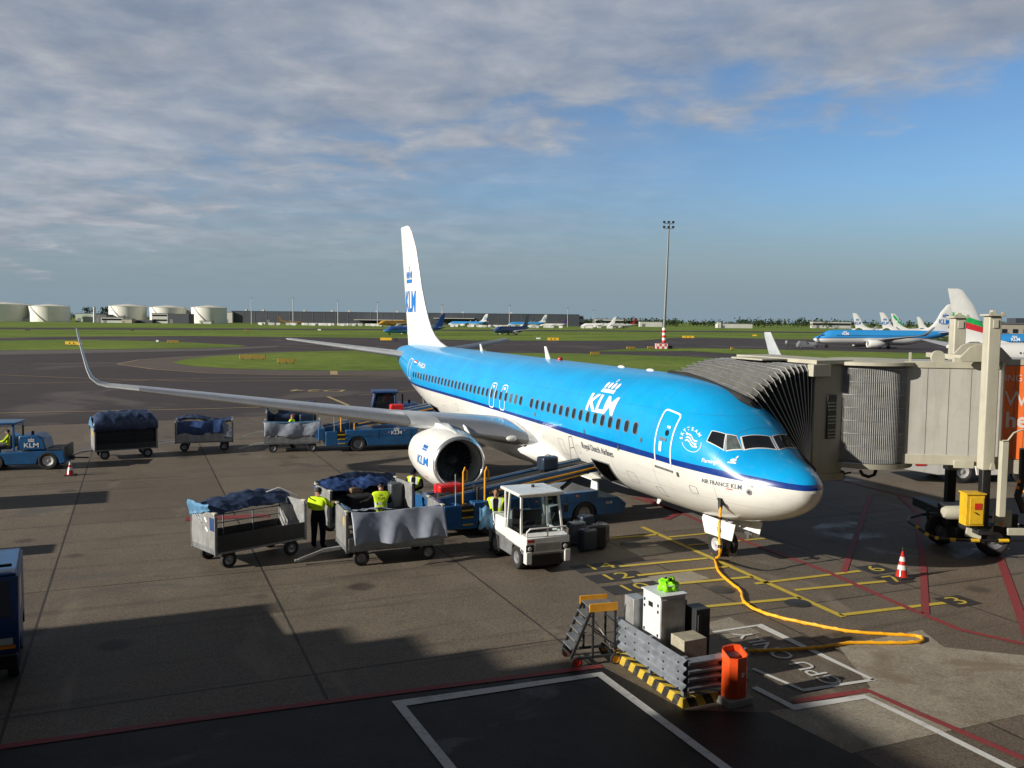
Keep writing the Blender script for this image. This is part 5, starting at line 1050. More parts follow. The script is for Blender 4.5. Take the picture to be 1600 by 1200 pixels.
# --- low white pushback tractor under the bridge
pp=G(1462,754)+V((.3,.9,0)); q=empty('pushback_tractor',pp,R(186),'low white pushback tractor parked beyond the boarding bridge columns','tractor')
part('body',M_['white'],q,lambda b:b.prism([(-2.6,.35),(-1.25,.35),(-1.1,.95),(-.2,.95),(-.05,.38),(.5,.38),(2.9,.78),(2.9,.98),(.2,1.12),(-2.6,1.1)],-1.2,1.2),bev=.03)
part('deck_box',M_['bgrey'],q,lambda b:(b.bx(-2.5,-.9,-1.05,1.05,1.103,1.38)),bev=.03); part('rear_block',M_['galv'],q,lambda b:b.bx(-4.2,-2.62,-1.1,1.1,.4,1.0),bev=.03)
for sy in(-1,1):
    for xx in(-.65,-3.4): wheel(q,(xx,sy*1.0,.50),.50,.38)
decal('red_mark',poly_bm([rrect(.5,.16,.05,2)]),lambda u,v:V((1.3-u,1.215,.86+v)),M_['trimr'],q,.5)
# unseen truck and trailer, added left of the view to cast apron shadows
bt=empty('added_box_truck',EX*-13.2+AX*36.,EANG,'unseen blue box truck added beyond the left edge to cast a shadow','truck')
part('cargo_box',M_['kblue'],bt,lambda b:b.bx(-3.2,3.2,-1.2,1.2,1.0,3.55),bev=.05); part('cab',M_['kblue'],bt,lambda b:b.prism([(-3.22,.5),(-5.2,.5),(-5.2,1.5),(-4.9,2.4),(-3.22,2.4)],-1.15,1.15),bev=.05); part('chassis',M_['dark'],bt,lambda b:b.bx(-5,3.1,-.5,.5,.5,.95))
for xx in(-4.2,2.0):
    for sy in(-1,1): wheel(bt,(xx,sy*1.0,.5),.5,.3)
b2=empty('added_box_trailer',EX*-10.8+AX*28.4,EANG,'unseen closed blue trailer added beyond the left edge to shade the apron','trailer')
part('box',M_['kblue'],b2,lambda b:b.bx(-2,2,-.55,.55,.7,2.6),bev=.05)
for xx in(-1.2,1.2):
    for sy in(-1,1): wheel(b2,(xx,sy*.5,.35),.35,.2)
# ================================================================ power station, steps, cable, cones
M_['hazard']=None
def hazard():
    mt,t=nt('black_yellow_hazard_paint'); co=t.nodes.new('ShaderNodeTexCoord').outputs['Object']; s=N(t,'ShaderNodeSeparateXYZ',{0:co})
    v=math_(t,'ADD',math_(t,'ADD',s.outputs[0],s.outputs[1]),math_(t,'MULTIPLY',s.outputs[2],.55)); f=math_(t,'GREATER_THAN',math_(t,'FRACT',math_(t,'DIVIDE',v,.34)),.5)
    n=noise(t,co,6,6,.7); c=mixc(t,f,(.52,.36,.03),(.018,.018,.018)); c=mixc(t,math_(t,'MULTIPLY',ramp(t,n,(.5,0.),(.68,1.)),.5),c,(.14,.12,.09)); principled(t,c,.6); return mt
M_['hazard']=hazard()
M_['rail']=mat('galvanised_crash_rail',(.30,.33,.37),.42,.5,var=.25,scale=3,dirt=.4,dcol=(.14,.12,.10))
M_['cabw']=mat('pale_grey_cabinet_paint',(.62,.64,.66),.4,var=.05,scale=2,dirt=.15,dcol=(.3,.28,.25)); M_['boxb']=mat('weathered_beige_box',(.36,.33,.25),.6,var=.2,scale=5,dirt=.4)
M_['cable']=mat('yellow_cable_sheath',(.90,.42,.012),.45,var=.12,scale=5)
c0=G(1066,1108); c0.z=0
st=empty('ground_power_station',c0,EANG,'pale grey ground power cabinet fenced by crash rails on a black and yellow striped kerb','power station')
# local x along EX (right), y along AX (away)
Lr,Wr=2.4,1.35
part('kerb',M_['hazard'],st,lambda b:(b.bx(0,.16,0,Lr,0,.19),b.bx(.162,Wr,0,.16,0,.19)),bev=.015)
part('plinth',M_['conc'],st,lambda b:b.bx(.163,Wr,.163,Lr,0,.10))
def wbeam(b,p,q,z,out):
    p,q=V(p),V(q); d=(q-p).normalized(); n=V((d.y,-d.x,0))*out
    prof=[(0,-.155),(.035,-.13),(.075,-.10),(.075,-.06),(.01,-.02),(.01,.02),(.075,.06),(.075,.10),(.035,.13),(0,.155)]
    b.loft([[r+n*a+V((0,0,z+h)) for a,h in prof]+[r+n*(a-.012)+V((0,0,z+h)) for a,h in prof[::-1]] for r in(p,q)])
def rl(b,z):
    wbeam(b,(.06,-.02,0),(.06,Lr+.02,0),z,-1); wbeam(b,(.09,.03,0),(Wr+.02,.03,0),z,1)
for z in(.42,.72): part('crash_rail',M_['rail'],st,lambda b:rl(b,z),smooth=30)
for x,y in((.10,.10),(.10,Lr*.5),(.10,Lr-.08),(Wr-.06,.10)): part('rail_post',M_['gsteel'],st,lambda b:b.box((x,y,.46),(.09,.09,.86)),bev=.006)
part('rail_bolt',M_['dark'],st,lambda b:[b.box((-.012+.06-.075,y,z),(.012,.03,.03)) for y in(.12,.6,1.1,1.6,1.95) for z in(.50,.34,.80,.64)])
k0=D(1032,938,16.4); k0=V((k0.x,k0.y,0))-c0; kx=k0.dot(EX); ky=k0.dot(AX)
ztop=D(1032,934,16.4).z
cab_=part('cabinet',M_['cabw'],st,lambda b:b.bx(kx,kx+.56,ky,ky+.62,.1,ztop),bev=.015)
part('cabinet_top',M_['cabw'],cab_,lambda b:b.bx(kx-.03,kx+.59,ky-.03,ky+.65,ztop+.003,ztop+.03),bev=.008)
part('cabinet_door',M_['galv'],cab_,lambda b:b.bx(kx+.02,kx+.54,ky-.014,ky-.002,.5,ztop-.06),bev=.004)
part('vent',M_['black'],cab_,lambda b:b.bx(kx-.012,kx-.002,ky+.26,ky+.40,ztop-.26,ztop-.17)); part('hinge',M_['black'],cab_,lambda b:[b.bx(kx-.016,kx-.002,y,y+.035,z,z+.05) for y in(ky+.05,ky+.53) for z in(.8,1.25,ztop-.2)])
part('side_cabinet',M_['galv'],st,lambda b:b.bx(kx-.16,kx+.12,ky+.70,ky+1.05,.1,ztop-.22),bev=.012); part('side_cabinet',M_['gsteel'],st,lambda b:b.bx(kx+.60,kx+.80,ky+.3,ky+.8,.1,ztop-.22),bev=.012)
part('dark_box',M_['dark'],st,lambda b:(b.bx(kx+.70,kx+1.02,ky-.15,ky+.22,.1,1.30),b.bx(kx+.73,kx+.80,ky-.18,ky-.152,.4,1.2)),bev=.01)
part('lidded_box',M_['boxb'],st,lambda b:b.bx(kx+.14,kx+.64,ky-.60,ky-.16,.1,.93),bev=.012)
# cloth heap on the cabinet
jp=c0+EX*(kx+.36)+AX*(ky+.30)
def heap(b):
    n,m2=28,14
    rings=[]
    for i in range(1,m2+1):
        a=math.pi/2*i/m2; rr=.155*math.sin(a)**.7; ring=[]
        for k in range(n):
            t_=2*math.pi*k/n; d=mnoise.noise(V((math.cos(t_)*1.9,math.sin(t_)*1.9,i*.20)))*.11
            ring.append(V(((rr+d)*1.15*math.cos(t_),(rr+d)*.85*math.sin(t_),max(.004,.20*math.cos(a)**.8+d*.8*math.cos(a)))))
        rings.append(ring)
    b.loft(rings)
jk=empty('safety_jacket',jp+V((0,0,ztop+.035)),.4,'crumpled bright green safety jacket lying on top of the grey power cabinet','jacket')
part('cloth',M_['hivizg'],jk,heap,smooth=80); part('collar',M_['navy'],jk,lambda b:b.tube([(.04+.08*math.cos(a),.02+.06*math.sin(a),.195+.02*math.sin(3*a)) for a in[2*math.pi*k/14 for k in range(15)]],.025,6)); part('reflective_band',M_['reflect'],jk,lambda b:b.tube([(-.165,-.06,.09),(-.07,-.14,.11),(.07,-.145,.10),(.16,-.05,.08)],.013,5))
# litter bin
bp=G(1146,1098); 
bn=empty('litter_bin',bp,EANG+.1,'tall orange litter bin with slanted open hood on a concrete block','litter bin')
zb_=.14; zt_=D(1146,1013,bp.y).z
part('block',M_['conc'],bn,lambda b:b.bx(-.27,.27,-.22,.26,0,zb_),bev=.02)
hexp=[(-.21,.10),(-.21,-.10),(-.10,-.19),(.10,-.19),(.21,-.10),(.21,.10),(.12,.19),(-.12,.19)]
def binshell(b):
    rings=[]
    for z,s in((zb_+.003,.96),(zb_+.03,1.),(zt_-.16,1.)): rings.append([V((x*s,y*s,z)) for x,y in hexp])
    rings.append([V((x,y,zt_-.13+(.13 if y>0 else .02+.0*y))) for x,y in hexp]); rings.append([V((x*.88,y*.84,zt_-.14+(.13 if y>0 else .02))) for x,y in hexp]); rings.append([V((x*.86,y*.82,zt_-.55)) for x,y in hexp])
    b.loft(rings)
part('shell',M_['orange'],bn,binshell,smooth=20); part('inner_bag',M_['black'],bn,lambda b:b.add([(x*.87,y*.83,zt_-.30) for x,y in hexp],[tuple(range(8))]))
part('pictogram',M_['trimw'],bn,lambda b:b.box((.02,-.193,zt_-.42),(.06,.004,.08),ry=.4)); part('back_post',M_['gsteel'],bn,lambda b:b.bx(.225,.31,.0,.12,.0,zt_-.05),bev=.01)
# platform steps
q0=G(903,1034); sx_=G(966,1026); 
sp0=G(926,1031); 
sl=empty('platform_steps',sp0,EANG-.12,'wheeled steel platform steps with orange top guards beside the power station','steps')
sl.scale=(.86,.86,.82)
H_=1.36
def stl(b):
    for y in(-.30,.30):
        b.beam((-.62,y,.26),(-.16,y,H_),.045,.06); b.beam((.42,y,.12),(.42,y,H_),.045); b.beam((-.12,y,.2),(-.12,y,H_),.045); b.beam((-.65,y,.2),(.50,y,.2),.045,.06); b.beam((-.12,y,.85),(.42,y,.45),.03)
    b.beam((.42,-.3,.2),(.42,.3,.2),.04); b.beam((-.62,-.3,.25),(-.62,.3,.25),.04); b.beam((.42,-.3,1.0),(.42,.3,1.0),.03)
part('frame',M_['dark'],sl,stl)
for k in range(5): part('step',M_['gsteel'],sl,lambda b:b.box((-.54+.085*k,0,.42+.19*k),(.20,.56,.03)))
part('platform',M_['gsteel'],sl,lambda b:b.bx(-.18,.44,-.30,.30,H_+.003,H_+.03)); 
for y in(-.33,.30): part('side_guard',M_['oy'],sl,lambda b:b.bx(-.22,.47,y,y+.03,H_-.06,H_+.14),bev=.006)
part('brace',M_['galv'],sl,lambda b:(b.beam((.44,-.3,.28),(.12,.3,.9),.025),b.beam((-.1,-.32,.75),(.42,-.32,.30),.025)))
for xx,yy,mt in((-.52,-.34,'redlens'),(-.52,.34,'redlens'),(.42,-.36,'oy'),(.42,.36,'oy')): wheel(sl,(xx,yy,.13),.13,.07,('rubber',mt),'castor',.75)
part('tow_wheel',M_['rubber'],sl,lambda b:b.lathe([(-.05,.05),(-.06,.16),(-.03,.2),(.03,.2),(.06,.16),(.05,.05)],(.66,.0,.22),'y',20)); part('wheel_arm',M_['oy'],sl,lambda b:(b.beam((.45,-.1,.22),(.70,-.1,.22),.04),b.beam((.62,-.09,.35),(.62,-.09,.1),.05)))
# ground power cable
pn=V(PW(2.44,1.27,1.92)); cpts=[pn,pn+V((-.03,-.10,-.25)),pn+V((-.06,-.18,-.8)),pn+V((-.05,-.25,-1.35))]
gp=[(1118,875),(1119,884),(1124,897),(1141,913),(1157,926),(1162,942),(1180,955),(1215,967),(1265,978),(1330,990),(1400,995),(1432,997),(1442,1003),(1430,1007),(1390,1008),(1330,1008),(1280,1015),(1220,1019),(1170,1021),(1120,1026)]
cpts+=[G(a,b_)+V((0,0,.05)) for a,b_ in gp]
def smoothpts(P_,k=6):
    out=[]
    for i in range(len(P_)-1):
        p0,p1,p2,p3=P_[max(i-1,0)],P_[i],P_[i+1],P_[min(i+2,len(P_)-1)]
        for j in range(k):
            t_=j/k; out.append(.5*((2*p1)+(p2-p0)*t_+(2*p0-5*p1+4*p2-p3)*t_*t_+(3*p1-p0-3*p2+p3)*t_**3))
    out.append(P_[-1]); return out
cs=smoothpts(cpts,8)
cb_=empty('power_cable',(0,0,0),0,'thick yellow power cable looping from the airliner nose over the apron','cable')
part('sheath',M_['cable'],cb_,lambda b:b.tube(cs,.034,8))
tw=[]
tot=0
for i,p in enumerate(cs):
    if i: tot+=(cs[i]-cs[i-1]).length
    d=(cs[min(i+1,len(cs)-1)]-cs[max(i-1,0)]).normalized(); u_=d.cross(V((0,0,1)) if abs(d.z)<.9 else V((1,0,0))).normalized(); w2_=d.cross(u_)
    tw.append(p+(u_*math.cos(tot*14)+w2_*math.sin(tot*14))*.021)
part('twisted_strand',M_['cable'],cb_,lambda b:b.tube(tw,.025,6))
part('plug',M_['black'],cb_,lambda b:b.tube([pn+V((0,0,.12)),pn,pn+V((-.02,-.05,-.18))],[.07,.075,.05],10))
for i in(10,20,30): part('cable_tie',M_['black'],cb_,lambda b:b.tube([cs[i],cs[i+1]],.055,8))
# wheel chock and cones
ck=empty('wheel_chock',G(1143,868),PSI,'yellow wheel chock in front of the nose wheel','chock')
part('wedge',M_['boxb'],ck,lambda b:b.prism([(-.14,0),(.14,0),(.05,.20),(-.05,.20)],-.13,.13),bev=.015); part('rope',M_['oy'],ck,lambda b:b.tube([(.1,.13,.08),(.2,.3,.03),(.35,.45,.02)],.015,6)); part('grip',M_['yellow'],ck,lambda b:b.bx(-.05,.05,-.13,.13,.202,.22))
def cone(px,label,h=.72):
    r=empty('traffic_cone',G(*px),.3,label,'cone','traffic cones')
    part('base',M_['rubber'],r,lambda b:b.bx(-.22,.22,-.22,.22,0,.05),bev=.015)
    cz=lambda z:.155-(.155-.03)*(z-.05)/(h-.05)
    part('cone_body',M_['redlens'],r,lambda b:b.lathe([(.051,.165),(.08,cz(.08)),(h,.03),(h+.01,.001)],(0,0,0),'z',24))
    for z in(.24,.46): part('white_band',M_['reflect'],r,lambda b:b.lathe([(z,cz(z)+.004),(z+.12,cz(z+.12)+.004)],(0,0,0),'z',24))
    part('tip',M_['dark'],r,lambda b:b.lathe([(h,.022),(h+.10,.022),(h+.10,.001)],(0,0,0),'z',12)); return r
cone((1409,903),'red and white traffic cone beside the painted 7 near the bridge wheels'); cone((110,743),'weathered traffic cone on the ground behind the blue tow tractor',.56)
# ================================================================ people
def person(loc,rz,label,J,cloths,vest=None,sc_=1.,hair='hair',cap=None,skin='skin',seat=False):
    """J overrides joints; cloths = materials for (top, sleeves, trousers)"""
    r=empty('person',loc,rz,label,'person','ground crew'); r.scale=(sc_,)*3
    P={'pel':(0,0,.96),'sp':(0,.0,1.12),'ch':(0,.0,1.33),'nk':(0,.0,1.50),'hb':(0,.02,1.575),'ht':(0,.025,1.66),'sl':(-.20,0,1.42),'sr':(.20,0,1.42),'el':(-.25,-.02,1.16),'er':(.25,-.02,1.16),'wl':(-.24,.10,.93),'wr':(.24,.10,.93),
       'hl':(-.10,0,.90),'hr':(.10,0,.90),'kl':(-.115,.02,.50),'kr':(.115,.02,.50),'al':(-.12,-.02,.09),'ar':(.12,-.02,.09),'tl':(-.145,.17,.045),'tr':(.145,.17,.045)}
    P.update(J or {}); P={k:V(v) for k,v in P.items()}
    Rd={'pel':(.165,.13),'sp':(.155,.12),'ch':(.18,.13),'nk':(.058,.058),'hb':(.070,.078),'ht':(.078,.092),'sl':(.088,.082),'sr':(.088,.082),'el':(.064,.062),'er':(.064,.062),'wl':(.034,.03),'wr':(.034,.03),'hl':(.11,.115),'hr':(.11,.115),'kl':(.082,.082),'kr':(.082,.082),'al':(.06,.062),'ar':(.06,.062),'tl':(.042,.032),'tr':(.042,.032)}
    E=[('pel','sp',0),('sp','ch',0),('ch','nk',0),('nk','hb',3),('hb','ht',3),('ch','sl',1),('ch','sr',1),('sl','el',1),('sr','er',1),('el','wl',1),('er','wr',1),('pel','hl',2),('pel','hr',2),('hl','kl',2),('hr','kr',2),('kl','al',2),('kr','ar',2),('al','tl',4),('ar','tr',4)]
    for s in'lr':
        w_,e_=P['w'+s],P['e'+s]; d=(w_-e_).normalized(); sg=-1 if s=='l' else 1
        side=d.cross(V((0,1,0)) if abs(d.y)<.8 else V((0,0,1))).normalized(); nrm=side.cross(d)
        P['p'+s]=w_+d*.075; Rd['p'+s]=(.040,.024); E.append(('w'+s,'p'+s,3))
        for i,(o,L_) in enumerate(((-.030,.070),(-.010,.082),(.010,.078),(.030,.060))):
            a='f%s%d'%(s,i); P[a+'a']=P['p'+s]+d*(.035)+side*o; P[a+'b']=P[a+'a']+d*(L_*.55)+nrm*.012*sg; P[a+'c']=P[a+'b']+d*(L_*.38)+nrm*.028*sg
            for q_,r_ in(('a',.0105),('b',.0095),('c',.008)): Rd[a+q_]=(r_,r_)
            E+=[('p'+s,a+'a',3),(a+'a',a+'b',3),(a+'b',a+'c',3)]
        a='t'+s+'m'; P[a]=w_+d*.035+side*.045*-1; P[a+'e']=P[a]+d*.045-side*.012; Rd[a]=(.012,.012); Rd[a+'e']=(.010,.010); E+=[('w'+s,a,3),(a,a+'e',3)]
    keys=list(P); idx={k:i for i,k in enumerate(keys)}
    me=bpy.data.meshes.new('b'); me.from_pydata([tuple(P[k]) for k in keys],[(idx[a],idx[b_]) for a,b_,_ in E],[])
    o=bpy.data.objects.new('b',me); COL.objects.link(o)
    o.modifiers.new('s','SKIN'); sv=me.skin_vertices[0].data
    for k in keys: sv[idx[k]].radius=Rd[k]; sv[idx[k]].use_root=(k=='pel')
    sb=o.modifiers.new('u','SUBSURF'); sb.levels=2; sb.render_levels=2
    dg=bpy.context.evaluated_depsgraph_get(); nm=bpy.data.meshes.new_from_object(o.evaluated_get(dg)); bpy.data.objects.remove(o); bpy.data.meshes.remove(me)
    nm.name='body'; nm.materials.clear()
    for k in(*cloths,skin,'black'): nm.materials.append(M_[k])
    segs=[(P[a],P[b_],m_,a,b_) for a,b_,m_ in E]
    tors=[]
    for f in nm.polygons:
        c=f.center; best=None
        for a,b_,m_,na,nb in segs:
            ab=b_-a; t_=max(0,min(1,(c-a).dot(ab)/max(1e-9,ab.dot(ab)))); dd=(c-(a+ab*t_)).length-(Rd[na][0]*(1-t_)+Rd[nb][0]*t_)
            if best is None or dd<best[0]: best=(dd,m_,na,nb)
        f.material_index=best[1]; f.use_smooth=True
        if best[1]==0 or (best[2]=='ch' and best[1]==1): tors.append(f.index)
    bo=bpy.data.objects.new('body',nm); COL.objects.link(bo); bo.parent=r
    # head: skull, jaw, nose, ears and eyes welded into the body mesh
    hd=MB(); hc=(P['hb']+P['ht'])/2+V((0,.012,.045)); fwd=V((0,1,0)); fwd=(P['ht']-P['hb']); fw_=V((0,1,-.15-.9*(fwd.y-.005)/.09)).normalized() if True else None
    up_=V((0,-fw_.z,fw_.y)); sd=V((1,0,0)); W=lambda x,y,z:hc+sd*x+fw_*y+up_*z
    for i in range(1,10):
        pass
    rings=[]
    for i in range(1,10):
        z=-.115+.23*i/10; tt=(i/10-.5)*2; w0=.076*math.sqrt(max(0,1-tt*tt))**.8; dp=.095*math.sqrt(max(0,1-tt*tt))**.8
        if i<4: w0*=.86; dp*=.92
        rings.append([W(w0*math.cos(a),dp*math.sin(a)+(.008 if i<4 else 0),z) for a in[2*math.pi*k/16 for k in range(16)]])
    hd.loft(rings); hd.add([W(-.016,.088,-.03),W(.016,.088,-.03),W(0,.122,-.028),W(0,.09,.022)],[(0,1,2),(0,2,3),(2,1,3),(0,3,1)])
    for s in(-1,1): hd.ball(W(s*.078,-.005,-.005),(.012,.022,.032),8,6)
    hd.build('head',M_[skin],bo,60)
    ey=MB()
    for s in(-1,1): ey.ball(W(s*.031,.085,.018),(.011,.009,.008),8,6)
    ey.ball(W(0,.088,-.062),(.024,.008,.006),8,6); ey.build('face_features',M_['hair'],bo,60)
    hr=MB(); rr=[]
    for i in range(0,8):
        tt=i/8; z=-.03+.152*tt; k2=math.sqrt(max(0,1-((z)/.122)**2))
        rr.append([W(.083*k2*math.cos(a),min(.100*k2*math.sin(a),.055+.02*tt) if not cap else .1*k2*math.sin(a)-.01,z+(.035 if math.sin(a)>.3 and i<2 and not cap else 0)) for a in[2*math.pi*k/16 for k in range(16)]])
    hr.loft(rr); hr.build('hair',M_[hair],bo,70)
    if cap:
        cp=MB(); rr=[[W(.086*k2*math.cos(a),.102*k2*math.sin(a),z) for a in[2*math.pi*k/16 for k in range(16)]] for z,k2 in((.045,1.03),(.085,.98),(.12,.72),(.132,.3))]; cp.loft(rr)
        if cap=='peak': cp.add([W(-.07,.07,.05),W(.07,.07,.05),W(.05,.17,.035),W(-.05,.17,.035),W(-.07,.07,.06),W(.07,.07,.06),W(.05,.17,.045),W(-.05,.17,.045)],[(0,1,2,3),(4,7,6,5),(0,3,7,4),(1,5,6,2),(2,6,7,3),(0,4,5,1)])
        cp.build('cap',M_['navy'],bo,50)
    if vest:
        def shell(name,off,test,mt):
            b=MB(); mp={}
            for fi in tors:
                f=nm.polygons[fi]
                if not test(f.center): continue
                ids=[]
                for vi in f.vertices:
                    if vi not in mp: mp[vi]=len(b.v); b.v.append(nm.vertices[vi].co+nm.vertices[vi].normal*off)
                    ids.append(mp[vi])
                b.f.append(tuple(ids)); b.mi.append(0)
            if b.f: return b.build(name,M_[mt],bo,70)
        lo=.90 if not seat else P['pel'].z-.04
        shell('safety_vest',.016,lambda c:c.z>lo and not(c.y>.05 and abs(c.x)<(.05 if vest=='open' else -1)),'hiviz')
        for z in(lo+.10,lo+.23): shell('reflective_band',.021,lambda c:z<c.z<z+.055 and not(c.y>.05 and abs(c.x)<(.05 if vest=='open' else -1)),'reflect')
        if vest=='open':
          for s in(-1,1): shell('shoulder_band',.021,lambda c:.085<s*c.x<.12 and c.z>lo+.3,'reflect')
    return r,bo
p1,_=person((-5.62,25.75,.0),R(-14),'person in fluorescent jacket and dark trousers seen from behind between two carts',{'er':(.27,.16,1.20),'wr':(.20,.42,1.22),'el':(-.27,.06,1.17),'wl':(-.16,.26,1.12)},('hiviz','hiviz','navy'),None,1.02,'hair',None,'skind')
# lower half of his jacket is navy
for f in _.data.polygons:
    if f.material_index==0 and f.center.z<1.14: f.material_index=2
p1.scale=(1.18,1.08,1.02)
p2,_b=person((-3.93,26.75,0),R(12),'person in black with fluorescent vest seen from behind, reaching into the loaded cart',{'el':(-.36,.12,1.24),'wl':(-.52,.36,1.16),'er':(.30,.10,1.18),'wr':(.20,.34,1.10),'ht':(0,.06,1.65),'hb':(0,.035,1.57)},('blackcloth','blackcloth','navy'),'closed',1.0,'hair','plain')
decal('vest_lettering',text_bm('KLM',.11,.01),lambda u,v:V((u,-.168,1.33+v)),M_['navy'],_b,.5); decal('vest_crown',crown_bm(.10),lambda u,v:V((u,-.168,1.40+v)),M_['navy'],_b,.5)
person((-3.18,29.2,0),R(165),'person in peaked cap, black top and open fluorescent vest facing the viewer behind the cart',{'el':(-.29,.08,1.18),'wl':(-.10,.30,1.12),'er':(.29,.08,1.18),'wr':(.10,.32,1.10),'hb':(0,.04,1.57),'ht':(0,.085,1.64)},('blackcloth','blackcloth','navy'),'open',1.03,'hair','peak')
person((-.42,25.75,0),R(172),'person in open fluorescent vest standing behind the white tractor facing the viewer',{'el':(-.26,.02,1.16),'wl':(-.24,.16,.95),'er':(.26,.02,1.16),'wr':(.20,.24,1.0)},('blackcloth','blackcloth','navy'),'open',1.04,'hair',None,'skind')
person((-11.35,45.9,0),R(-95),'ginger haired person in fluorescent vest standing among the carts under the wing',{'el':(-.25,.08,1.16),'wl':(-.20,.30,1.08),'er':(.25,.08,1.16),'wr':(.20,.30,1.08)},('blackcloth','blackcloth','navy'),'closed',1.0,'ginger')
dv=tl.location+M.Rotation(rzB,3,'Z')@V((.72,.12,0))
person(dv,rzB-math.pi/2,'person in fluorescent jacket seated at the wheel of the blue tow tractor',{k:v for k,v in dict(pel=(0,-.05,1.10),sp=(0,-.05,1.25),ch=(0,-.04,1.46),nk=(0,-.03,1.62),hb=(0,-.01,1.69),ht=(0,0,1.77),sl=(-.185,-.04,1.55),sr=(.185,-.04,1.55),el=(-.25,.12,1.34),er=(.25,.12,1.34),wl=(-.15,.34,1.32),wr=(.15,.34,1.32),hl=(-.1,0,1.08),hr=(.1,0,1.08),kl=(-.12,.42,1.04),kr=(.12,.42,1.04),al=(-.12,.44,.62),ar=(.12,.44,.62),tl=(-.13,.60,.58),tr=(.13,.60,.58)).items()},('hiviz','hiviz','navy'),None,.92,'hair')
# blue cloth hung on the back of the white tractor
jb=empty('work_jacket',(-.72,25.25,.80),.3,'light blue jacket hung over the rear corner of the white tractor','jacket')
cloth('cloth',M_['tarpl'],jb,lambda u,v:((v-.5)*.34*(1+.3*u),-.10*math.sin(u*3),.58-.62*u-.05*math.sin(v*9)),12,10,.04,71); part('hook',M_['dark'],jb,lambda b:b.tube([(0,.0,.58),(.0,.06,.66),(.05,.1,.62)],.012,6))
# ================================================================ beyond the stand
def liv2(name,top,mid,bot,rough=.35):
    mt,t=nt(name); a=N(t,'ShaderNodeAttribute',attribute_name='liv_top').outputs['Fac']; b=N(t,'ShaderNodeAttribute',attribute_name='liv_bot').outputs['Fac']
    c=mixc(t,math_(t,'GREATER_THAN',b,0.),bot,mid); c=mixc(t,math_(t,'GREATER_THAN',a,0.),c,top); co=t.nodes.new('ShaderNodeTexCoord').outputs['Object']
    c=mixc(t,math_(t,'MULTIPLY',noise(t,co,1.2,5,.6),.18),c,(.3,.3,.3)); principled(t,c,rough,0,.5); return mt
WHT=(.74,.74,.72)
LIV={'klm':liv2('blue_and_white_livery',(.004,.26,.64),(.01,.05,.25),WHT),'white':liv2('white_livery',WHT,WHT,WHT),'yellow':liv2('yellow_livery',(.72,.36,.015),(.72,.36,.015),(.6,.34,.05)),'navy':liv2('navy_livery',(.015,.06,.22),(.02,.10,.32),(.03,.09,.25)),'blue':liv2('mid_blue_livery',(.01,.09,.36),(.01,.2,.5),(.05,.3,.6)),'ochre':liv2('shaded_yellow_livery',(.16,.09,.02),(.16,.09,.02),(.14,.09,.03)),'purple':liv2('white_purple_livery',WHT,WHT,WHT)}  # ochre entry: a yellow livery with the hangar's shade put into the colour
FINM={'white':M_['pwhite'],'yellow':mat('yellow_fin',(.70,.34,.015),.4),'navy':mat('slate_fin',(.10,.13,.19),.4),'ochre':mat('shaded_yellow_fin',(.20,.10,.02),.4),'purple':mat('purple_fin',(.06,.02,.14),.4),'red':mat('red_fin',(.60,.03,.04),.4),'blue':mat('blue_fin',(.015,.10,.38),.4),'green':mat('green_band',(.02,.42,.10),.4)}  # ochre entry: yellow fin darkened to stand for hangar shade
_fm={}
